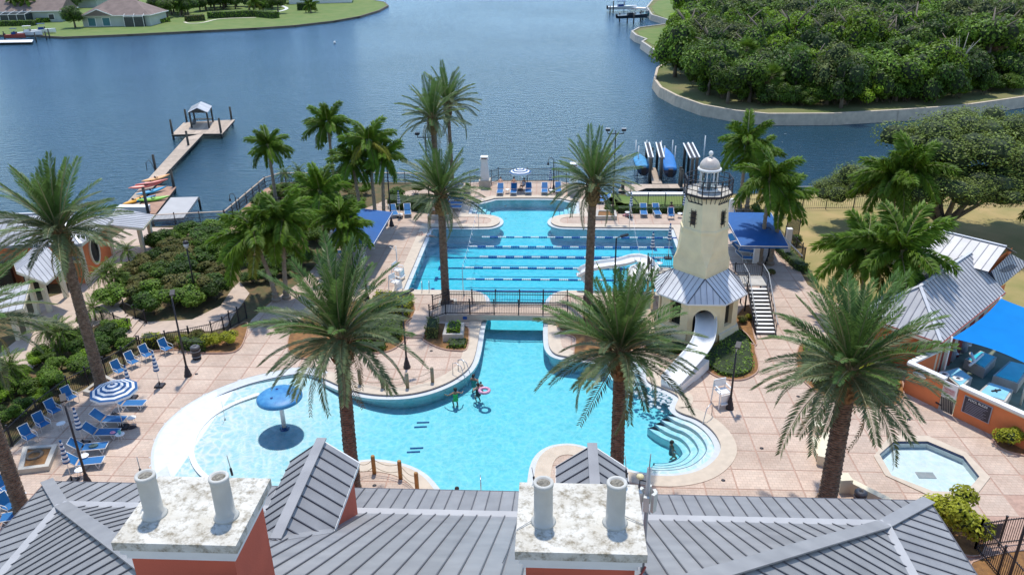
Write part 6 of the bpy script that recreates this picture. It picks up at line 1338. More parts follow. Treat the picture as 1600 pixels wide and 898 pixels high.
rt.beam(e1-Vector((0, 0, .14)), e2-Vector((0, 0, .14)), .06, .18, MT['creamtrim']).beam(e1-Vector((0, 0, .14)), e4-Vector((0, 0, .14)), .06, .14, MT['grey']); rf = rt.build('roof', lb)
for f, up in fcs: roof_face(rf, f, up, .42, MT['rooflt'], MT['seamlt'], .035, .03)
b = MB(); cap_line(b, e1, r1, .22, MT['roofwh'], .03); cap_line(b, e2, r1, .22, MT['roofwh'], .03); cap_line(b, r1, r2, .22, MT['roofwh'], .03); b.build('ridge_cap', rf)
def px3(l): return [g(x, y, z) for x, y, z in l]
def porch(name, label, faces, posts, floor=None, extra=None):
    P0 = faces[0][0][0]; t = thing(name, label, 'porch', (g(P0[0], P0[1], P0[2]).x, g(P0[0], P0[1], P0[2]).y, 0)); r = None
    ub = MB()
    for f, up in faces: ub.add([p-Vector((0, 0, .05)) for p in px3(f)], [tuple(range(len(f)))], MT['creamtrim'])
    r = ub.build('roof', t)
    for f, up in faces:
        P = px3(f); roof_face(r, P, up if not isinstance(up, int) else (P[up]-P[(up+1) % len(P)])+Vector((0, 0, 1e-3)), .42, MT['rooflt'], MT['seamlt'], .035, .03)
        e = MB()
        for i in range(len(P)): e.beam(P[i]-Vector((0, 0, .1)), P[(i+1) % len(P)]-Vector((0, 0, .1)), .07, .16, MT['creamtrim'])
        e.build('fascia', r)
    for (x, y, z) in posts: q = g(x, y); MB().box((q.x, q.y, z/2), (.3, .3, z), MT['creamtrim']).build('column', t)
    return t
porch('entrance_porch', 'porch with light seamed roof and cream columns in front of the orange building', [([(76, 388, 4.1), (101, 418, 3.1), (72, 442, 3.1), (26, 424, 4.1)], 0), ([(76, 388, 4.1), (26, 424, 4.1), (22, 412, 3.2), (60, 380, 3.3)], 0)], [(104, 464, 3.0), (78, 486, 3.0), (60, 490, 3.0)])
porch('lower_porch', 'second smaller porch with light metal roof at the left edge', [([(47, 441, 3.2), (36, 482, 2.7), (-20, 494, 2.7), (-22, 455, 3.2)], 0)], [(48, 520, 2.7), (30, 530, 2.7)])
porch('terrace_pavilion', 'open pavilion with flat light metal roof beside the small palms and the dock', [([(160, 351, 3.1), (223, 357, 2.9), (241, 336, 2.9), (182, 325, 3.1)], 0)], [(240, 386, 2.8), (226, 398, 2.8), (176, 392, 2.8)])
for x, y in ((12, 452), (60, 455)): q = g(x, y); MB().box((q.x, q.y, 1.2), (1.6, .3, 2.4), MT['glassdark']).build('dark_opening', lb)
q = g(122, 444); tag(MB().box((q.x, q.y, 2.3), (1.1, .6, .1), MT['blue']).box((q.x, q.y+.3, 2.5), (1.1, .1, .4), MT['blue']).build('blue_awning'), 'small blue awning on the corner of the orange building', 'awning')
# ------------------------------------------------------------------ bath house at the right (axes turned 45 degrees)
def AB(a, b, z): return Vector(((a+b)*.70711, (a-b)*.70711, z))
bh = thing('bath_house', 'grey standing seam roofed bath house with orange walls at the right edge', 'building', AB(53, -17, 0)); a0, a1, b0, b1, br_ = 46.6, 58.5, -19.55, -14.15, -16.85
b = MB()
for q in ((a0+.8, b1-.5, a1, b1-.5), (a0+.8, b0+.5, a0+.8, b1-.5), (a0+.8, b0+.5, a1, b0+.5)): b.quad(AB(q[0], q[1], 0), AB(q[2], q[3], 0), AB(q[2], q[3], 3.0), AB(q[0], q[1], 3.0), MT['orange'])
for q in ((56.8, -20.6, 56.8, -15.7), (56.8, -15.7, 62, -15.7), (56.8, -20.6, 62, -20.6)): b.quad(AB(q[0], q[1], 0), AB(q[2], q[3], 0), AB(q[2], q[3], 4.4), AB(q[0], q[1], 4.4), MT['orange'])
b.build('wall', bh); b = MB()
for a in (47.4, 48.4, 49.9, 51.4, 52.9, 54.4): b.beam(AB(a, b1-.45, 0), AB(a, b1-.45, 2.95), .34, .2, MT['red'] if a > 48 else MT['creamtrim']); b.beam(AB(a+.5, b1-.47, 0), AB(a+.5, b1-.47, 2.95), .5, .12, MT['creamtrim'])
b.beam(AB(a0+.75, b1-1.1, 0), AB(a0+.75, b1-1.1, 2.95), .7, .2, MT['creamtrim']); b.beam(AB(a0+.72, b1-.8, 0), AB(a0+.72, b1-.8, 2.95), .2, .2, MT['red']); b.build('pilaster', bh)
R_ = [AB(49.1, br_, 5), AB(57.2, br_, 5)]; EA, EB, EC, ED = AB(a0, b1, 3), AB(a1-1.6, b1, 3), AB(a0, b0, 3), AB(a1, b0, 3)
mfc = [((EA, EB, R_[1], R_[0]), AB(0, -1, 1)), ((EC, EA, R_[0]), AB(1, 0, 1)), ((EC, R_[0], R_[1], ED), AB(0, 1, 1))]
u1, u2 = AB(58.6, -21.2, 5.5), AB(58.6, -15.2, 5.5); u3, u4 = AB(56.0, -15.2, 4.45), AB(56.0, -21.2, 4.45); u5, u6 = AB(61.4, -15.2, 4.3), AB(61.4, -21.2, 4.3)
mfc += [((u1, u2, u3, u4), AB(1, 0, .5)), ((u1, u6, u5, u2), AB(-1, 0, .5))]
s3 = px3([(1549, 424, 4.2), (1578, 396, 4.2), (1606, 412, 3.1), (1561, 449, 3.1)]); s4 = px3([(1549, 424, 4.2), (1561, 449, 3.1), (1524, 436, 3.2)]); mfc += [(tuple(s3), AB(0, -1, .5)), (tuple(s4), AB(1, 0, .5))]
ub = MB()
for f, up in mfc: ub.add([p-Vector((0, 0, .05)) for p in f], [tuple(range(len(f)))], MT['roofseam'])
for p, q in ((EA, EB), (EC, EA)): ub.beam(p-Vector((0, 0, .14)), q-Vector((0, 0, .14)), .08, .2, MT['creamtrim']); ub.beam(p-Vector((0, 0, .02)), q-Vector((0, 0, .02)), .12, .05, MT['red'])
r = ub.build('roof', bh)
for k, (f, up) in enumerate(mfc): roof_face(r, f, up, .42 if k != 3 else .58, MT['rooflt'], MT['seamlt'], .04, .045)
b = MB()
for p, q in ((R_[0], R_[1]), (EA, R_[0]), (EC, R_[0]), (u1, u2), (s3[0], s3[3])): cap_line(b, p, q, .2, MT['roofwh'], .04)
b.build('ridge_cap', r)
# equipment yard: orange wall with white cap, gate, sign, tanks, blue sail
w0, w1, w2_ = g(1411, 612), g(1488.5, 651), g(1700, 752); dw = (w2_-w0).normalized(); nw = Vector((dw.y, -dw.x, 0)); nw = nw if nw.y < 0 else -nw; WH = 1.9
ow = thing('yard_wall', 'orange stucco wall with white cap in front of the pump yard', 'wall', w0)
def wl(s, o, z): p = w0+dw*s+nw*o; return Vector((p.x, p.y, z))
sg0, sg1 = (g(1462, 640)-w0).dot(dw), (g(1487, 650)-w0).dot(dw); Lw = (w2_-w0).length
b = MB()
for s0, s1 in ((0, sg0), (sg1, Lw)): b.beam(wl(s0, -.1, WH/2), wl(s1, -.1, WH/2), .2, WH, MT['orange'])
bk = wl(0, -.1, WH/2); b.beam(bk, bk+AB(0, 0, 0)-nw*3.0, .2, WH, MT['orange']); b.build('wall_panel', ow)
b = MB().beam(wl(-.1, -.1, WH+.07), wl(sg0, -.1, WH+.07), .36, .14, MT['white']).beam(wl(sg1, -.1, WH+.07), wl(Lw, -.1, WH+.07), .36, .14, MT['white']).beam(wl(-.0, -.1, WH+.068), wl(-.0, -3.1, WH+.068), .34, .13, MT['white'])
b.beam(wl(-.1, -.0, WH-.04), wl(sg0, -.0, WH-.04), .1, .08, MT['creamtrim']).beam(wl(sg1, -.0, WH-.04), wl(Lw, -.0, WH-.04), .1, .08, MT['creamtrim']); b.build('wall_cap', ow)
gt = thing('yard_gate', 'white gate with small red and black notice in the orange wall', 'gate', wl((sg0+sg1)/2, 0, 0)); sm = (sg0+sg1)/2
MB().beam(wl(sg0+.03, .05, 1.45), wl(sg1-.03, .05, 1.45), .05, 1.0, MT['plastic']).build('upper_panel', gt); MB().beam(wl(sg0+.03, .03, .48), wl(sg1-.03, .03, .48), .03, .85, MT['silverbark']).build('lower_panel', gt)
gw = sg1-sg0
for k in range(7): MB().beam(wl(sg0+gw*(.08+.12*k), .06, .9), wl(sg0+gw*min(.95, .28+.12*k), .06, .1), .02, .04, MT['black']).build('bar', gt)
for z in (1.75, .35): MB().beam(wl(sg0-.2, .02, z), wl(sg0+.2, .06, z), .04, .08, MT['black']).build('hinge', gt)
def text(s, loc, size, m, parent, name='lettering', ext=.004, align='CENTER'):
    cu = bpy.data.curves.new(name, 'FONT'); cu.body = s; cu.size = size; cu.align_x = align; cu.extrude = ext; cu.materials.append(m); tmp = bpy.data.objects.new(name, cu); C.objects.link(tmp)
    dg = bpy.context.evaluated_depsgraph_get(); me = bpy.data.meshes.new_from_object(tmp.evaluated_get(dg)); bpy.data.objects.remove(tmp); me.materials.clear(); me.materials.append(m)
    o = bpy.data.objects.new(name, me); C.objects.link(o); o.parent = parent; M = Matrix((dw, Vector((0, 0, 1)), nw)).transposed().to_4x4(); M.translation = Vector(loc)-ORG.get(parent.name, Vector()); o.matrix_local = M; return o
redm = mat('red_ink', (.45, .05, .05), .6); sx_ = sm
MB().beam(wl(sm-.38, .08, 1.42), wl(sm+.32, .08, 1.42), .02, .36, mat('notice_pink', (.62, .45, .45), .6)).build('notice', gt); text('NOTICE', wl(sm-.03, .095, 1.45), .15, redm, gt); text('STAFF ONLY', wl(sm-.03, .095, 1.31), .085, redm, gt)
sg = g(1519, 665); ss = (sg-w0).dot(dw); sb = thing('rules_sign', 'dark pool rules board with white lettering on the orange wall', 'sign', wl(ss, 0, 1.2))
MB().beam(wl(ss-.78, .03, 1.1), wl(ss+.78, .03, 1.1), .03, 1.06, mat('sign_border', (.35, .36, .42), .5)).build('frame', sb); MB().beam(wl(ss-.73, .05, 1.1), wl(ss+.73, .05, 1.1), .03, .98, mat('sign_black', (.02, .02, .04), .4)).build('board', sb)
text('POOL RULES', wl(ss, .07, 1.42), .19, MT['plastic'], sb)
for k in range(8): MB().beam(wl(ss-.6, .067, 1.3-k*.095), wl(ss+.6-(k*37 % 5)*.06, .067, 1.3-k*.095), .006, .03, mat('sign_lines', (.2, .2, .26), .5)).build('text_line', sb)
yl = thing('yellow_sticker', 'small yellow warning sticker on the orange wall', 'sticker', wl(sg1+.5, 0, 1.6)); MB().beam(wl(sg1+.45, .012, 1.55), wl(sg1+.65, .012, 1.55), .02, .2, mat('yellow_sticker', (.7, .45, .05), .5)).build('face', yl)
t = tag(MB().lathe((0, 0, 0), [(.42, 0), (.42, .03)], MT['plastic'], 24).build('round_plaque'), 'white oval plaque at the left end of the orange wall', 'plaque'); t.location = wl(.75, .02, 1.55); t.rotation_euler = nw.to_track_quat('Z', 'Y').to_euler(); t.scale = (1, .4, 1)
yard = [wl(0, -.2, 0).to_2d(), wl(Lw, -.2, 0).to_2d(), AB(62, -8, 0).to_2d(), AB(58, -14.6, 0).to_2d(), AB(47, -14.6, 0).to_2d()]; yard = yard if area(yard) > 0 else yard[::-1]
MB().prism(yard, -.05, .02, mat('yard_slab', (.17, .20, .14), .9, .3, .8, .2), bottom=False).build('yard_slab', kind='structure')
tq = mat('tank_cover', (.02, .46, .55), .4, .12, 1.0, .1, 4, col2=(.05, .6, .68)); tql = mat('tank_cover_light', (.25, .55, .66), .4, .15, 1.2)
for pxs, m_, lab in ([(1508, 559), (1532, 546), (1558, 556), (1540, 575)], tq, 'square turquoise tank under the front edge of the blue sail'), ([(1552, 585), (1578, 562), (1612, 570), (1592, 598)], tq, 'turquoise tank at the right edge below the blue sail'), ([(1526, 613), (1546, 595), (1584, 607), (1572, 626)], tql, 'pale turquoise tank with a dark fitting directly behind the orange wall'), ([(1472, 579), (1498, 572), (1520, 588), (1502, 605)], tql, 'pale blue tank behind the white gate'):
    P = [g(x, y, .75).to_2d() for x, y in pxs]; P = P if area(P) > 0 else P[::-1]; t = thing('water_tank', lab, 'tank', (*(sum(P, Vector((0, 0)))/4), 0), 0, 'square tanks in the pump yard'); MB().prism(P, 0, .68, MT['concrete']).build('wall', t); MB().prism(offset_loop(P, -.12), .66, .72, m_).build('cover', t)
    if 'fitting' in lab: q = sum(P, Vector((0, 0)))/4; MB().beam((q.x-.3, q.y-.05, .75), (q.x+.3, q.y+.12, .75), .1, .06, MT['black']).beam((q.x-.05, q.y-.15, .75), (q.x+.02, q.y+.15, .75), .08, .06, MT['black']).build('fitting', t)
for i, (x, y) in enumerate([(1471, 600), (1493, 607)]): t = local(thing('white_drum', ['left', 'right'][i]+' white ring topped drum behind the gate', 'drum', g(x, y), 0, 'white drums')); MB().lathe((0, 0, 0), [(.3, 0), (.3, .7)], MT['plastic'], 16).build('body', t); MB().lathe((0, 0, .7), [(.32, 0), (.3, .06), (.16, .06), (.14, .0)], MT['white'], 16).build('lid', t); MB().lathe((0, 0, .7), [(.14, 0), (.12, .03)], MT['black'], 12).build('cap', t)
q = g(1522, 568, .8); tag(MB().tube([(q.x-.4, q.y-.2, .75), (q.x, q.y, .95), (q.x+.9, q.y+.9, 1.0)], .09, MT['white'], 8).tube([(q.x, q.y, .95), (q.x-.1, q.y+.5, 1.3)], .1, MT['white'], 8).build('pipe'), 'white Y shaped pipe over the turquoise tank', 'pipe')
for i, (x, y, r) in enumerate([(1478, 556, .3), (1490, 548, .34), (1502, 552, .3), (1466, 552, .28), (1484, 566, .26)]):
    t = local(thing('filter_tank', ['grey filter vessel at the building corner', 'tallest grey filter vessel under the eave', 'right grey filter vessel beside the turquoise tank', 'left grey filter vessel by the wall end', 'front grey filter vessel near the palm tip'][i], 'filter', g(x, y), 0, 'pump yard filter vessels')); MB().lathe((0, 0, .1), [(r*.6, 0), (r, .15), (r, .8+.1*(i % 2)), (r*.6, 1.05), (.05, 1.15)], MT['grey'], 14).build('vessel', t); MB().tube([(0, 0, .6), (r*1.6, 0, .6), (r*1.6, .5, .6)], .05, MT['white'], 6).build('pipe', t)
sailm = mat('sail_blue', (.002, .28, .80), .6, .05, 1.0, .05, 3, transl=.35)
S_ = px3([(1564, 466, 3.0), (1487, 528, 2.9), (1612, 572, 2.6), (1680, 500, 3.0)]); sl2 = thing('shade_sail', 'bright blue shade sail stretched over the pump yard', 'shade sail', (*(sum(S_, Vector())/4).to_2d(), 0)); K = 12; vs = []
for j in range(K+1):
    for i in range(K+1):
        u, v = i/K, j/K; e = S_[0]*(1-u)*(1-v)+S_[1]*u*(1-v)+S_[2]*u*v+S_[3]*(1-u)*v; c_ = sum(S_, Vector())/4; pin = .10*(4*u*(1-u)*(abs(2*v-1))+4*v*(1-v)*abs(2*u-1)); e = e.lerp(c_, pin)-Vector((0, 0, .6*u*(1-u)*4*v*(1-v))); vs.append(e)
MB().add(vs, [(j*(K+1)+i, j*(K+1)+i+1, (j+1)*(K+1)+i+1, (j+1)*(K+1)+i) for j in range(K) for i in range(K)], sailm, True).build('fabric', sl2)
for p in S_: MB().tube([(p.x, p.y, 0), (p.x, p.y, p.z+.1)], .07, MT['white'], 8).build('post', sl2)
# ------------------------------------------------------------------ docks
def plank_deck(name, pxs, z, label, m, cat='dock', plank=.9, ang=None, group=None, maxn=300, pile=()):
    P = [g(x, y, z) for x, y in pxs]; t = thing(name, label, cat, (*(sum(P, Vector())/len(P)).to_2d(), z), 0, group); d = (P[1]-P[0]) if ang is None else Vector((math.cos(ang), math.sin(ang), 0))
    Q = [p.to_2d() for p in P]; Q = Q if area(Q) > 0 else Q[::-1]; MB().prism(offset_loop(Q, -.05), z-.32, z-.06, MT['pile']).build('frame', t); roof_face(t, [Vector((p.x, p.y, z-.05)) for p in Q], d, plank, m, m, 0, 0, th=.05, name='plank')
    return t
dk_ = plank_deck('pier', [(183, 333), (290, 214.5), (318.5, 208), (236, 296), (206, 333)], -.9, 'long wooden pier running out to the roofed shelter', MT['wood'], 'pier', plank=1.1, ang=math.atan2(*(g(183, 333, -.9)-g(290, 214.5, -.9)).yx)+math.pi/2)
plank_deck('pier_platform', [(267.5, 210.5), (287, 191.5), (367, 187), (347, 209), (319, 209)], -.88, 'wider dock head carrying the small white roofed shelter', MT['wood'], plank=.8)
plank_deck('kayak_dock', [(246, 290), (275.5, 292), (243, 334), (206, 334)], -.98, 'reddish floating dock with the pile of kayaks', MT['woodred'], plank=.8)
q = [g(x, y, -.2).to_2d() for x, y in [(267, 308.5), (310, 307.5), (287, 340), (238, 344)]]; q = q if area(q) > 0 else q[::-1]; t = thing('boathouse_roof', 'plain pale grey platform beside the kayak dock', 'platform', (*(sum(q, Vector((0, 0)))/4), 0)); MB().prism(q, -.45, -.2, mat('pale_platform', (.42, .41, .40), .7, .06, 1)).build('slab', t); MB().tube([(q[0].x, q[0].y, -1.8), (q[0].x, q[0].y, -.3)], .12, MT['pile'], 8).tube([(q[2].x, q[2].y, -1.8), (q[2].x, q[2].y, -.3)], .12, MT['pile'], 8).build('pile', t)
shp = thing('dock_shelter', 'small white roofed shelter with dark posts at the end of the pier', 'shelter', g(316, 193, -.88)); zr_ = 1.45
C4 = [g(x, y, -.88) for x, y in [(300, 200), (327, 200), (333, 190.5), (305, 191)]]; cc = sum(C4, Vector())/4
for c in C4: MB().box((c.x, c.y, .3), (.2, .2, 2.4), MT['pile']).build('post', shp)
C5 = [cc+(c-cc)*1.14 for c in C4]; E_ = [Vector((c.x, c.y, zr_)) for c in C5]; m1, m2 = (E_[0]+E_[1])/2+Vector((0, 0, .7)), (E_[2]+E_[3])/2+Vector((0, 0, .7))
rr_ = MB().add([E_[0]-Vector((0, 0, .04)), m1-Vector((0, 0, .04)), E_[1]-Vector((0, 0, .04))], [(0, 1, 2)], MT['pile']).add([E_[3]-Vector((0, 0, .04)), m2-Vector((0, 0, .04)), E_[2]-Vector((0, 0, .04))], [(0, 2, 1)], MT['pile']).build('roof', shp)
roof_face(rr_, (E_[0], m1, m2, E_[3]), Vector((1, 0, .5)), .5, MT['roofwh'], MT['flash'], .03, .03); roof_face(rr_, (m1, E_[1], E_[2], m2), Vector((-1, 0, .5)), .5, MT['roofwh'], MT['flash'], .03, .03)
b = MB(); b.beam(C4[0]+Vector((.2, .3, .45)), C4[3]+Vector((0, 0, .45)), .5, .1, MT['pile']).beam(C4[3]+Vector((0, 0, .45)), C4[2]+Vector((0, 0, .45)), .5, .1, MT['pile']); b.build('bench', shp)
def piling(px, topy, label, zb=-.9, r=.16, white=False, group='dark mooring piles of the docks'):
    p = g(px[0], px[1], zb); H = hgt(Vector((p.x, p.y, 0)), topy); H = max(H, zb+.6); o = MB().tube([(0, 0, -3-zb*0), (0, 0, H)], [r, r*.95], MT['pile'], 10); o.lathe((0, 0, H), [(r, 0), (r*.9, .08), (.02, .14)], MT['white'] if white else MT['pile'], 10); q = o.build('piling'); q.location = (p.x, p.y, 0); tag(q, label, 'piling', group)
for px, ty, lab in [((294.5, 227), 206, 'dark pile where the pier meets the dock head'), ((243, 264), 243, 'dark pile with hoop at the left side of the pier'), ((271.5, 291), 266, 'dark pile at the corner of the kayak dock'), ((232, 334), 294, 'dark pile in front of the kayaks'), ((270, 210), 188, 'dark pile at the left corner of the dock head'), ((292, 191), 172, 'dark pile with white light behind the shelter'), ((362, 187), 168, 'dark pile at the far right corner of the dock head'), ((345.5, 208), 186, 'dark pile at the near right corner of the dock head')]: piling(px, ty, lab)
p = g(236, 267, -.9); tag(MB().tube([(p.x-.5, p.y, -.9), (p.x-.45, p.y, .1), (p.x, p.y, .5), (p.x+.3, p.y, .0), (p.x+.5, p.y, -.9)], .04, MT['black'], 6).build('boarding_hoop'), 'dark curved boarding hoop on the pier', 'rail')
def kayak(px, z, L, W, rz, m, label, roll=0, pitch=0):
    t = local(thing('kayak', label, 'kayak', g(px[0], px[1], z), rz, 'colourful kayaks heaped on the dock')); t.rotation_euler = (roll, pitch, rz); b = MB(); n = 14; M_ = 12; vs = []
    for i in range(n+1):
        f = i/n*2-1; w_ = W*.5*max(.02, 1-abs(f)**2.3); h_ = .19*(1-abs(f)**3*.7)
        for k in range(M_): a = 2*math.pi*k/M_; vs.append((f*L/2, w_*math.cos(a), .16+h_*.85*math.sin(a)+.12*f*f))
    b.add(vs, [(i*M_+k, (i+1)*M_+k, (i+1)*M_+(k+1) % M_, i*M_+(k+1) % M_) for i in range(n) for k in range(M_)], m, True); b.build('hull', t)
    MB().lathe((0, 0, .29), [(.2, 0), (.24, .04), (.22, .06), (.18, .01)], MT['black'], 14).build('cockpit', t); MB().box((-.12, 0, .38), (.05, .3, .2), MT['black']).build('seat', t)
kc = lambda n, c: mat('kayak_'+n, c, .35, .08, 2)
for px, z, L, rz, m, lab, ro in [((244, 281), -.85, 3.6, .95, kc('peach', (.75, .38, .15)), 'peach coloured kayak at the top of the heap', .2), ((228, 292), -.6, 3.8, .75, kc('pink', (.72, .16, .12)), 'coral red kayak lying across the heap', .3), ((238, 288), -.45, 3.6, .7, kc('coral', (.75, .22, .18)), 'pinkish red kayak beside the coral one', -.3), ((237, 301), -.85, 3.6, .95, kc('blue', (.02, .28, .48)), 'bright blue kayak right of the red ones', .1), ((222, 314), -.9, 3.2, .85, kc('dblue', (.02, .2, .4)), 'darker blue kayak in the middle of the heap', 0), ((240, 313), -.9, 3.4, .45, kc('green', (.22, .5, .05)), 'lime green kayak nearest the pale platform', .2), ((210, 316), -.85, 3.2, 1.25, kc('yellow', (.8, .38, .03)), 'orange yellow kayak nearest the metal roof', 0)]: kayak(px, z, L, .72, rz, m, lab, ro)
p = g(210, 331, -.9); t = thing('dock_box', 'long white storage box at the near end of the kayak dock', 'storage box', p); MB().box((p.x, p.y, -.6), (3.2, .8, .6), MT['white']).build('body', t); MB().box((p.x, p.y, -.27), (3.3, .9, .08), MT['plastic']).build('lid', t)
# boat lifts on the right
plank_deck('lift_walkway', [(1019, 287), (1015, 262), (1024, 262), (1035, 287)], -.9, 'narrow walkway between the two covered boats', MT['wood'], plank=.8)
plank_deck('cross_dock', [(966, 298), (972, 288), (1075, 287.5), (1072, 294), (1010, 294), (995, 299)], -.88, 'grey cross dock behind the white seawall cap', MT['wood'], plank=.9, ang=math.pi/2)
tag(MB().beam(g(978, 303.5, .02), g(1068, 303.5, .02), .8, .25, MT['white']).build('low_seawall'), 'white seawall cap behind the green strip', 'seawall')
def covered_boat(pa, pb, z, W, m, label):
    A_, B_ = g(*pa, z), g(*pb, z); t = local(thing('covered_boat', label, 'boat', (A_+B_)/2, math.atan2((B_-A_).y, (B_-A_).x), 'boats under blue covers on the lifts')); L = (B_-A_).length; n = 16; M_ = 12; vs = []; v2 = []
    for i in range(n+1):
        f = i/n; w_ = W/2*(min(1, (1-f)*2.6+.02)**.6)*(.85+.15*min(1, f*5)); 
        for k in range(M_+1): a = math.pi*k/M_; vs.append((-L/2+L*f, w_*math.cos(a), .75+.35*math.sin(a)**.7*(1-.5*f)+.15*f)); v2.append((-L/2+L*f, w_*math.cos(a), .75-.85*math.sin(a)**.8*(1-.6*f**3)+.15*f))
    q = M_+1; F_ = [(i*q+k, (i+1)*q+k, (i+1)*q+k+1, i*q+k+1) for i in range(n) for k in range(M_)]
    MB().add(vs, F_+[tuple(range(q))], m, True).build('cover', t); MB().add(v2, [tuple(reversed(f)) for f in F_]+[tuple(reversed(range(q)))], mat('hull_dark', (.05, .07, .12), .4), True).build('hull', t)
    MB().box((-L/2-.25, 0, .5), (.45, .5, .9), MT['black']).build('outboard', t); return t
cb1 = mat('boat_cover', (.01, .16, .48), .6, .12, 1.5, .15, 3); cb2 = mat('boat_cover_faded', (.04, .24, .46), .6, .35, 1.8, .15, 3)
covered_boat((1047, 276), (1038, 243), -.6, 1.7, cb1, 'larger boat under a bright blue cover on the right lift'); covered_boat((1005, 273), (996, 252), -.6, 1.6, cb2, 'boat under a faded blue cover on the left lift')
for i, (x0, y0, x1, y1, yb_) in enumerate([(1009, 231, 1016, 246, 283), (1026, 231, 1033, 246, 283), (1068, 230, 1080, 247, 290), (1075, 230, 1087, 246, 290)]):
    pb = g(x1-1, yb_, -1.2); H = hgt(Vector((pb.x, pb.y, 0)), y1); pa = g(x0, yb_-24, -1.2); t = thing('boat_lift', ['lift beam left of the walkway', 'lift beam right of the walkway', 'left one of the paired lift beams near the lighthouse', 'right one of the paired lift beams near the lighthouse'][i]+', white slats on dark piles', 'boat lift', pb, 0, 'boat lift beams')
    for k in (-1, 1): MB().beam((pb.x+k*.25, pb.y, H), (pa.x+k*.25, pa.y, H+.1), .15, .1, MT['white']).build('slat', t)
    MB().beam((pb.x, pb.y, H-.1), (pa.x, pa.y, H), .5, .08, MT['black']).build('beam', t)
    for q in (pb, pa): MB().tube([(q.x, q.y, -3), (q.x, q.y, H-.05)], .17, MT['pile'], 8).build('pile', t)
for i, (x, y0, y1) in enumerate([(992, 219, 262), (1009, 219, 250), (1031, 220, 262), (1049, 219, 255), (996, 228, 270), (1013, 228, 262), (1036, 228, 270), (1053, 228, 268), (1098, 212, 262)]):
    p = g(x, y1, -1.3); H = hgt(Vector((p.x, p.y, 0)), y0); tag(MB().tube([(p.x, p.y, -2), (p.x, p.y, H)], .06, MT['plastic'], 6).build('guide_pole'), 'white guide pole number %s from the left at the boat lifts' % ['one', 'four', 'five', 'eight', 'two', 'three', 'six', 'nine', 'ten'][i], 'pole', 'white guide poles of the boat lifts')
for px, ty, lab in [((973, 296), 284, 'short brown pile at the left end of the cross dock'), ((1064, 292), 266, 'thick green pile at the right end of the cross dock'), ((1017, 262), 232, 'dark pile at the far end of the walkway'), ((1062, 289), 262, 'dark pile behind the lighthouse gallery')]: piling(px, ty, lab, r=.2, group='piles of the boat lift dock')
# ------------------------------------------------------------------ far houses, boats, trees on the left shore
shg = mat('shingles', (.20, .15, .13), .9, .15, .6, .2, 6, rand=.05); scr = mat('screen', (.03, .04, .045), .4, .2, 2); hw_ = mat('house_wall', (.42, .46, .42), .8, .08, .4); teal = mat('teal_shutter', (.04, .16, .18), .5)
def house(name, label, fl, w_, d, hwall, hroof, z, wins=(), wall=None, rz=0.0, screen=None, gable=False):
    p = g(fl[0], fl[1], z); t = local(thing(name, label, 'house', p, rz)); wall = wall or hw_
    MB().box((w_/2, d/2, hwall/2-.2), (w_, d, hwall+.4), wall).build('wall', t); o = .7; b = MB(); ry = min(w_, d)/2+o
    E_ = [(-o, -o, hwall), (w_+o, -o, hwall), (w_+o, d+o, hwall), (-o, d+o, hwall)]; r0, r1 = (-o if gable else ry-o, d/2, hwall+hroof), (w_+o if gable else w_+o-ry, d/2, hwall+hroof)
    b.add(E_+[r0, r1], [(0, 1, 5, 4), (1, 2, 5), (2, 3, 4, 5), (3, 0, 4), (3, 2, 1, 0)], shg); rf = b.build('roof', t)
    b = MB()
    for i in range(4): b.beam(Vector(E_[i])+Vector((0, 0, .02)), Vector(E_[(i+1) % 4])+Vector((0, 0, .02)), .18, .25, MT['white'])
    b.build('fascia', rf)
    for (x, wz, ww, wh, m) in wins:
        f = MB().box((x, -.04, wz), (ww+.35, .1, wh+.3), MT['white']).build('window', t); MB().box((x, -.1, wz), (ww, .06, wh), m).build('pane', f)
    if screen:
        x0, x1, dd, hh = screen; MB().box(((x0+x1)/2, -dd/2, hh/2), (x1-x0, dd, hh), scr).build('screen_enclosure', t); b = MB(); n = int((x1-x0)/2.6)
        for k in range(n+1): x = x0+(x1-x0)*k/n; b.beam((x, -dd-.03, 0), (x, -dd-.03, hh), .12, .12, MT['white']).beam((x, -dd-.03, hh+.03), (x, 0, hh+.8), .12, .12, MT['white'])
        b.beam((x0, -dd-.03, hh), (x1, -dd-.03, hh), .12, .12, MT['white']); b.build('screen_frame', t)
    return t
h2 = house('house', 'pale house with brown hip roof and two teal double doors across the lake', (131, 42.5), 21, 13, 3.2, 4.2, -1.15, [(2.9, 1.4, 2.2, 2.3, teal), (7.4, 1.4, 2.2, 2.3, teal)], screen=(13.5, 19.5, 1.2, 2.9), rz=.05)
t = h2; b = MB().add([(1, -.9, 3.25), (10, -.9, 3.25), (5.5, -.9, 5.1), (5.5, 4.2, 5.6)], [(0, 1, 2), (1, 3, 2), (0, 2, 3)], shg).beam((.8, -1, 3.3), (5.5, -1, 5.2), .12, .25, MT['white']).beam((10.2, -1, 3.3), (5.5, -1, 5.2), .12, .25, MT['white']); b.build('gable', t)
house('house', 'brown gabled house with dark screened pool cage at the top left corner', (-20, 37), 24, 12, 3.4, 3.6, -1.15, [(21, 1.6, 1.6, 1.6, scr)], rz=.12, screen=(2, 15, 5, 3.0), gable=True)
house('house', 'long white walled house cut off by the top edge left of the lake point', (452, 7), 24, 10, 4.2, 3.0, -1.15, [(5, 2, 1.6, 1.5, scr), (14, 2, 1.6, 1.5, scr), (20, 2, 1.4, 1.4, scr)], MT['white'], rz=.2)
house('house', 'beige house hidden among trees behind the teal doored one', (62, 14), 22, 12, 3.2, 4.5, -1.15, [(5, 1.5, 1.5, 1.3, scr)], rz=.1)
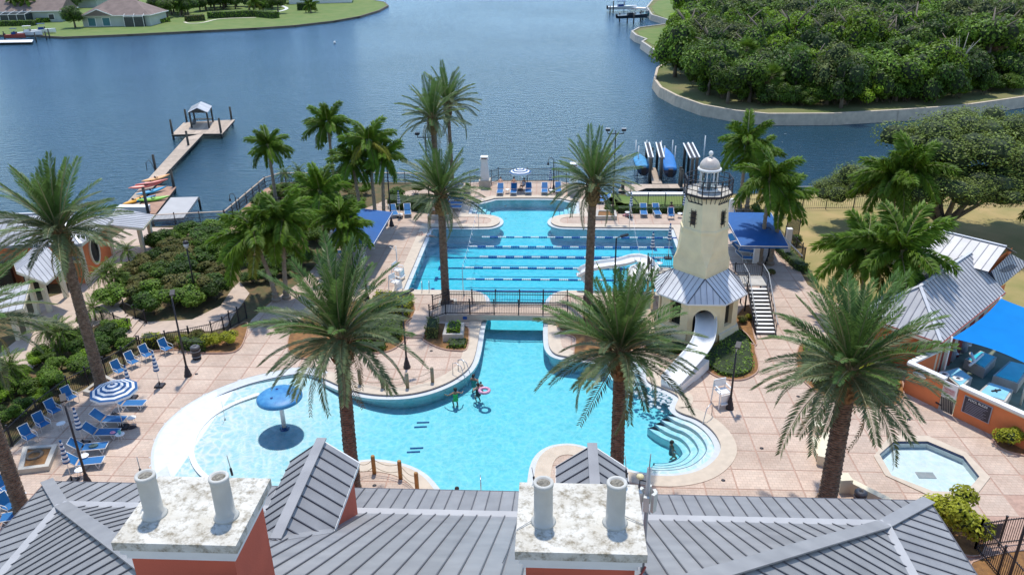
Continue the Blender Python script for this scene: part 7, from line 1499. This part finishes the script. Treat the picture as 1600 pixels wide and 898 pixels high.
house('house', 'dark screened house at the top right point beside the moored boats', (1058, 20), 22, 12, 3.2, 3.8, -.1, [(19, 1.5, 1.5, 1.3, scr)], MT['white'], rz=-.1, screen=(2, 16, 2, 3.0))
def fhedge(px, w, h, m, label, seed): return hedge(line_poly([g(x, y, -1.15) for x, y in px], w), h, m, label, seed, 9, .25, 'hedges along the far lawns', -1.15)
fhedge([(-30, 42), (56, 40)], 2.5, 1.6, MT['leafm'], 'long flat topped hedge in front of the screened house', 21); fhedge([(58, 36), (95, 33)], 2.5, 1.4, MT['leafl'], 'lighter hedge right of the screened house', 22); fhedge([(170, 41), (232, 40)], 2.5, 1.5, MT['leafd'], 'dark hedge below the teal doored house', 23); fhedge([(222, 40), (262, 34)], 3, 1.2, MT['leafl'], 'bright hedge curving right of the teal doored house', 24)
fhedge([(290, 34), (320, 32)], 3, 1.8, MT['leafo'], 'reddish clipped hedge on a curved terrace', 25); fhedge([(325, 29), (400, 26), (432, 29)], 3, 2.0, MT['leafm'], 'long clipped hedge in the middle of the far lawn', 26); fhedge([(465, 16), (494, 15)], 4, 2.4, MT['leafd'], 'dark block of shrubs near the white walled house', 27)
ft = [(92, 30, 'd'), (118, 44, 'd'), (104, 14, 'm'), (262, 28, 'm'), (285, 22, 'd'), (243, 10, 'd'), (300, 12, 'd'), (322, 16, 'm'), (345, 12, 'd'), (368, 14, 'd'), (392, 10, 'm'), (412, 22, 'd'), (425, 12, 'd'), (440, 6, 'd'), (330, 0, 'd'), (360, -2, 'm'), (390, -4, 'd'), (290, 0, 'd'), (256, -2, 'm'), (210, -6, 'd'), (40, 5, 'm'), (12, 8, 'd'), (70, -2, 'd'), (140, -4, 'd'), (170, -8, 'm'), (478, 2, 'd'), (500, -4, 'm'), (440, -6, 'd'), (410, -8, 'd'), (0, -4, 'm')]
nm = {'d': 'dark', 'm': 'mid green'}
rq = random.Random(8); ft += [(rq.uniform(245, 445), rq.uniform(4, 25), rq.choice('ddm')) for _ in range(44)]+[(rq.uniform(90, 122), rq.uniform(2, 30), rq.choice('dm')) for _ in range(6)]+[(rq.uniform(455, 500), rq.uniform(-4, 6), 'd') for _ in range(5)]
for i, (x, y, k) in enumerate(ft): p = g(x, y, -1.15); H = random.uniform(6, 9); tree(p, H, H*.55, k, nm[k]+' garden tree among the houses across the lake', i*3, 'garden trees across the lake', zc=.46, sq=1.0)
for i, (x, y, cy) in enumerate([(30, 34, -8), (82, 20, -2), (215, 36, 2), (48, 34, -6), (282, 26, 0), (400, 24, -2), (486, 20, 2)]):
    p = g(x, y, -1.15); feather_palm(p, cy+2, 3.0, ['palm in front of the screened house', 'palm leaning beside the brown gable', 'tall palm at the right end of the teal doored house', 'second palm before the screened house', 'palm right of the teal doored house', 'palm in the middle of the far lawn', 'palm clump near the white walled house'][i]+' across the lake', i+50, group='palms across the lake')
b = MB(); pts = smooth_closed([g(x, y, -1.13).to_2d() for x, y in [(425, 20), (441, 17), (448, 13), (436, 8)]], 5, False)
for i in range(len(pts)-1): b.beam((*pts[i], -1.12), (*pts[i+1], -1.12), 1.2, .06, MT['white'])
b.build('far_path', kind='structure')
b = MB(); pts = smooth_closed([g(x, y, -1.13).to_2d() for x, y in [(288, 35), (296, 37), (316, 36), (345, 30), (400, 28)]], 5, False)
for i in range(len(pts)-1): b.beam((*pts[i], -1.1), (*pts[i+1], -1.1), .8, .12, MT['creamtrim'])
b.build('far_path', kind='structure')
def motor_boat(px, z, L, rz, label, m=None, top=None):
    m = m or MT['plastic']; t = local(thing('motor_boat', label, 'boat', g(px[0], px[1], z), rz, 'motor boats at the far docks')); W = L*.3; n = 12; vs = []
    for i in range(n+1):
        f = i/n; w_ = W/2*min(1, (1-f)*2.2+.03)**.6
        vs += [(-L/2+L*f, -w_, .95+.3*f), (-L/2+L*f, -w_*.75, .2), (-L/2+L*f, 0, 0), (-L/2+L*f, w_*.75, .2), (-L/2+L*f, w_, .95+.3*f)]
    MB().add(vs, [(i*5+k, i*5+k+1, (i+1)*5+k+1, (i+1)*5+k) for i in range(n) for k in range(4)]+[(i*5+4, i*5, (i+1)*5, (i+1)*5+4) for i in range(n)], m).build('hull', t)
    MB().box((-.05*L, 0, 1.3), (L*.22, W*.5, .7), top or MT['navy'], taper=.8).build('cabin', t); MB().box((.08*L, 0, 1.5), (.05, W*.5, .5), MT['glassdark']).build('windscreen', t); MB().box((-L/2-.2, 0, .8), (.5, .5, 1.1), MT['black']).build('outboard', t)
    b = MB()
    for x in (-.15*L, .08*L):
        for y in (-W*.25, W*.25): b.tube([(x, y, 1.0), (x, y, 2.6)], .04, MT['silver'], 5)
    b.box((-.03*L, 0, 2.65), (L*.3, W*.6, .08), top or MT['navy']); b.build('t_top', t)
motor_boat((68, 52), -.9, 7, .25, 'white motor boat with dark canopy on the lift left of the green lawn'); motor_boat((46, 56), -.9, 7, .3, 'second white motor boat left of the dark canopied one', top=MT['white']); motor_boat((25, 60), -1.2, 5.5, .1, 'low dark boat behind the white dock across the lake', MT['red'])
motor_boat((972, 15), -1.2, 10, .15, 'large white motor boat on the farthest lift at the top', top=MT['navy']); motor_boat((988, 29), -.5, 9.5, .2, 'dark hulled boat raised on a lift at the top', mat('hull_navy', (.03, .04, .06), .3), MT['black']); motor_boat((1012, 26), -1.3, 4.5, .2, 'small teal dinghy beside the raised boat', mat('hull_teal', (.03, .25, .25), .4), MT['grey'])
plank_deck('far_dock', [(-10, 67), (0, 63), (52, 62), (50, 66)], -1.0, 'narrow white dock across the lake at the left edge', MT['white'], plank=2.0); plank_deck('far_dock', [(985, 13), (985, 11), (1022, 12), (1022, 14)], -.8, 'thin white dock behind the large boat at the top', MT['white'], plank=3.0)
for i, (x, y, ty) in enumerate([(958, 20, 2), (975, 12, 4), (968, 33, 20), (980, 35, 22), (990, 36, 21), (1001, 33, 17), (1004, 31, 17), (953, 22, 10)]): piling((x, y), ty, 'slim pile number %s of the boat lifts at the top' % ['one', 'two', 'three', 'four', 'five', 'six', 'seven', 'eight'][i], -1.5, .2, i % 2 == 0, 'piles of the far boat lifts')
for i, (x, y, ty) in enumerate([(78, 60, 46), (73, 62, 50), (57, 66, 52), (8, 62, 50)]): piling((x, y), ty, 'pile number %s of the lift across the lake at the left' % ['one', 'two', 'three', 'four'][i], -1.5, .18, False, 'piles of the left far lift')
p = g(523, 68, -1.6); tag(MB().lathe((p.x, p.y, -1.7), [(.3, 0), (.35, .3), (.2, .6), (.03, .65)], MT['plastic'], 10).build('buoy'), 'tiny white buoy alone on the open lake', 'buoy')
# ------------------------------------------------------------------ people
skin1 = mat('skin_tan', (.36, .19, .12), .6, .08, 5); skin2 = mat('skin_fair', (.55, .33, .24), .6, .06, 5); skin3 = mat('skin_dark', (.12, .06, .035), .6, .06, 5); hair = mat('hair_dark', (.015, .011, .01), .7, .2, 20)
def person(px, z, rz, label, pose, sk, suit, s=1.0, hairc=None, tilt=(0, 0)):
    t = local(thing('person', label, 'person', g(px[0], px[1], z), rz)); t.rotation_euler = (tilt[0], tilt[1], rz); t.scale = (s, s, s)
    J = {'pel': ((0, 0, .95), .14), 'wai': ((0, 0, 1.1), .12), 'che': ((0, -.01, 1.3), .145), 'nb': ((0, 0, 1.45), .075), 'nk': ((0, .0, 1.52), .052), 'h0': ((0, -.01, 1.58), .07), 'h1': ((0, -.01, 1.66), .095), 'h2': ((0, 0, 1.74), .075), 'nose': ((0, -.105, 1.645), .014)}
    Ed = [('pel', 'wai'), ('wai', 'che'), ('che', 'nb'), ('nb', 'nk'), ('nk', 'h0'), ('h0', 'h1'), ('h1', 'h2'), ('h1', 'nose')]
    arms = {'float': ((.42, -.12, 1.22), (.55, -.38, 1.16)), 'down': ((.27, 0, 1.14), (.29, -.06, .88)), 'hold': ((.26, -.12, 1.16), (.14, -.36, 1.18)), 'lap': ((.26, .02, 1.14), (.18, -.2, 1.0)), 'swim': ((.3, -.2, 1.5), (.24, -.1, 1.85))}[pose[0]]
    for sg, n in ((1, 'r'), (-1, 'l')):
        e, w_ = arms; J['sh'+n] = ((sg*.17, 0, 1.41), .062); J['el'+n] = ((sg*e[0], e[1], e[2]), .043); J['wr'+n] = ((sg*w_[0], w_[1], w_[2]), .03)
        d = (Vector(w_)-Vector(e)).normalized(); d.x *= sg; W_ = Vector((sg*w_[0], w_[1], w_[2])); J['pa'+n] = (tuple(W_+d*.07), .028); Ed += [('nb', 'sh'+n), ('sh'+n, 'el'+n), ('el'+n, 'wr'+n), ('wr'+n, 'pa'+n)]
        sd_ = d.cross(Vector((0, 0, 1))); sd_ = sd_.normalized() if sd_.length > .1 else Vector((1, 0, 0))
        for q in range(4): J['f%d%s' % (q, n)] = (tuple(W_+d*(.13+.012*(1 if q in (1, 2) else -.5))+sd_*(q-1.5)*.022-Vector((0, 0, .01))), .009); Ed.append(('pa'+n, 'f%d%s' % (q, n)))
        J['th'+n] = (tuple(W_+d*.07+sd_*sg*.055), .010); Ed.append(('wr'+n, 'th'+n))
        if pose[1] == 'stand': k_, a_, o_ = (.11, -.03, .5), (.12, .02, .09), (.13, -.14, .04)
        elif pose[1] == 'wade': k_, a_, o_ = (.13, -.30, .66), (.12, .02, .42), (.13, -.12, .34)
        elif pose[1] == 'lie': k_, a_, o_ = (.12, -.5, 1.0), (.12, -.88, .9), (.13, -.98, .98)
        elif pose[1] == 'sit': k_, a_, o_ = (.14, -.45, .98), (.14, -.5, .55), (.14, -.64, .5)
        else: k_, a_, o_ = (.1, .05, .5), (.12, .12, .1), (.12, .14, -.02)
        J['hp'+n] = ((sg*.085, 0, .9), .095); J['kn'+n] = ((sg*k_[0], k_[1], k_[2]), .06); J['an'+n] = ((sg*a_[0], a_[1], a_[2]), .037); J['to'+n] = ((sg*o_[0], o_[1], o_[2]), .03); Ed += [('pel', 'hp'+n), ('hp'+n, 'kn'+n), ('kn'+n, 'an'+n), ('an'+n, 'to'+n)]
    if pose[1] in ('lie', 'sit'):   # lean the trunk back
        a = R(50 if pose[1] == 'lie' else 12)
        for k in J:
            if k[:2] not in ('kn', 'an', 'to', 'hp') and k != 'pel':
                (x, y, zz), r = J[k]; dz_, dy_ = zz-.95, y; J[k] = ((x, dy_*math.cos(a)+dz_*math.sin(a), .95+dz_*math.cos(a)-dy_*math.sin(a)), r)
    K_ = list(J); me = bpy.data.meshes.new('body'); me.from_pydata([J[k][0] for k in K_], [(K_.index(a), K_.index(c)) for a, c in Ed], [])
    o = bpy.data.objects.new('body', me); C.objects.link(o); o.modifiers.new('s', 'SKIN'); o.modifiers.new('u', 'SUBSURF').levels = 1
    sv = me.skin_vertices[0].data
    for i, k in enumerate(K_): sv[i].radius = (J[k][1], J[k][1]*(.72 if k in ('che', 'wai', 'pel') else 1))
    sv[K_.index('pel')].use_root = True; dg = bpy.context.evaluated_depsgraph_get(); m2 = bpy.data.meshes.new_from_object(o.evaluated_get(dg)); bpy.data.objects.remove(o)
    m2.materials.clear(); m2.materials.append(sk); 
    for f in m2.polygons: f.use_smooth = True
    inst('body', m2, t); H_ = Vector(J['h1'][0]); up = (Vector(J['h2'][0])-Vector(J['h0'][0])).normalized(); Mq = up.to_track_quat('Z', 'Y').to_matrix()
    hb = MB().lathe((0, 0, 0), [(.112, -.03), (.116, .02), (.1, .07), (.06, .105), (.01, .118)], hairc or hair, 14); hb.lathe((0, .05, -.06), [(.05, -.05), (.08, .0), (.08, .05)], hairc or hair, 10)
    hb.v = [tuple(H_+Vector((0, 0, 0))+Matrix.Rotation(0, 3, 'X') @ (Vector(v)+Vector((0, .02, .01)))) if pose[1] not in ('lie',) else tuple(H_+Vector(v)+Vector((0, .03, .02))) for v in hb.v]; hb.build('hair', t)
    for sg in (-1, 1): MB().lathe((H_.x+sg*.035, H_.y-.088, H_.z+.01), [(.004, -.006), (.011, 0), (.004, .006)], hair, 6).build('eye', t); 
    P_, W_, C_ = Vector(J['pel'][0]), Vector(J['wai'][0]), Vector(J['che'][0]); sb2 = MB(); ax = (C_-P_).normalized(); sdx = Vector((1, 0, 0)); fy = ax.cross(sdx); ps = [(P_-ax*.1, .17, .13), (P_, .172, .14), (W_, .145, .118), (C_-ax*.05, .168, .13), (C_+ax*.06, .15, .12)]
    if suit[1] == 'trunks': ps = [(P_-ax*.14, .18, .14), (P_, .175, .142), (P_+ax*.08, .16, .13)]
    vs = [c+sdx*a*math.cos(2*math.pi*k/14)+fy*d2*math.sin(2*math.pi*k/14) for c, a, d2 in ps for k in range(14)]
    sb2.add(vs, [(i*14+k, i*14+(k+1) % 14, (i+1)*14+(k+1) % 14, (i+1)*14+k) for i in range(len(ps)-1) for k in range(14)], suit[0], True); sb2.build('swimsuit', t); return t
cl = lambda n, c: mat('suit_'+n, c, .7, .1, 8)
def wz(px): q = g(px[0], px[1], -.13); return q
person((713, 644), -1.42, R(200), 'woman in a bright green swimsuit standing in the lagoon with arms spread', ('float', 'wade'), skin1, (cl('green', (.05, .5, .12)), 'suit'))
person((741, 622), -1.42, R(160), 'adult in a teal top standing furthest back in the group in the lagoon', ('hold', 'wade'), skin1, (cl('teal', (.03, .28, .25)), 'suit'))
person((748, 636), -1.42, R(-150), 'adult in a dark swimsuit holding a child in the lagoon', ('hold', 'wade'), skin2, (cl('black', (.02, .02, .02)), 'suit'))
person((752, 620), -.85, R(30), 'child in a dark swimsuit held by an adult in the lagoon', ('hold', 'wade'), skin2, (cl('maroon', (.15, .04, .06)), 'suit'), .62)
person((1047, 729), -1.62, R(100), 'person with dark hair and dark top standing at the near right steps of the lagoon', ('lap', 'wade'), skin1, (cl('grey', (.08, .09, .11)), 'suit'))
person((714, 775), -1.2, R(180), 'person whose dark head shows just above the grey roof eave in the water', ('down', 'wade'), skin1, (cl('rose', (.4, .1, .1)), 'suit'))
hp_ = [o for o in bpy.data.objects if 'grey roof eave in the water' in o.get('label', '')][0]; q = g(714, 764, .2); hp_.location = (q.x, q.y, -1.42)
person((680, 369), -.3, R(-90), 'swimmer at the left end of the farthest lap lane', ('swim', 'swim'), skin2, (cl('white', (.7, .7, .7)), 'trunks'), 1, None, (R(0), R(0)))
sw = [o for o in bpy.data.objects if o.name.startswith('person') and 'swimmer' in o.get('label', '')][0]; sw.rotation_euler = (R(-86), 0, R(90)); sw.location = g(684, 369, -.12)
person((782, 300), -.5, 0, 'sunbather in orange trunks on the leftmost lounger of the far terrace', ('lap', 'lie'), skin2, (cl('orange', (.6, .15, .05)), 'trunks')); person((803, 300), -.5, 0, 'sunbather on the lounger under the pale umbrella', ('lap', 'lie'), skin1, (cl('red', (.5, .06, .05)), 'trunks')); person((818, 303), -.5, R(-30), 'seated person in light clothes beside the lounger on the far terrace', ('lap', 'sit'), skin1, (cl('light', (.6, .6, .65)), 'suit'), 1)
person((1048, 343), -.5, R(10), 'person in pink top seated in the armchair near the lighthouse', ('lap', 'sit'), skin3, (cl('pink', (.65, .25, .32)), 'suit'))
q = g(757, 612, -.1); t = local(thing('swim_ring', 'pinkish swim ring floating beside the group in the lagoon', 'swim ring', (q.x, q.y, -.08))); b = MB(); n = 20
b.tube([(.3*math.cos(2*math.pi*k/n), .3*math.sin(2*math.pi*k/n), .08) for k in range(n+1)], .1, mat('ring_pink', (.6, .3, .42), .4, .3, 6), 8); b.build('tube', t)
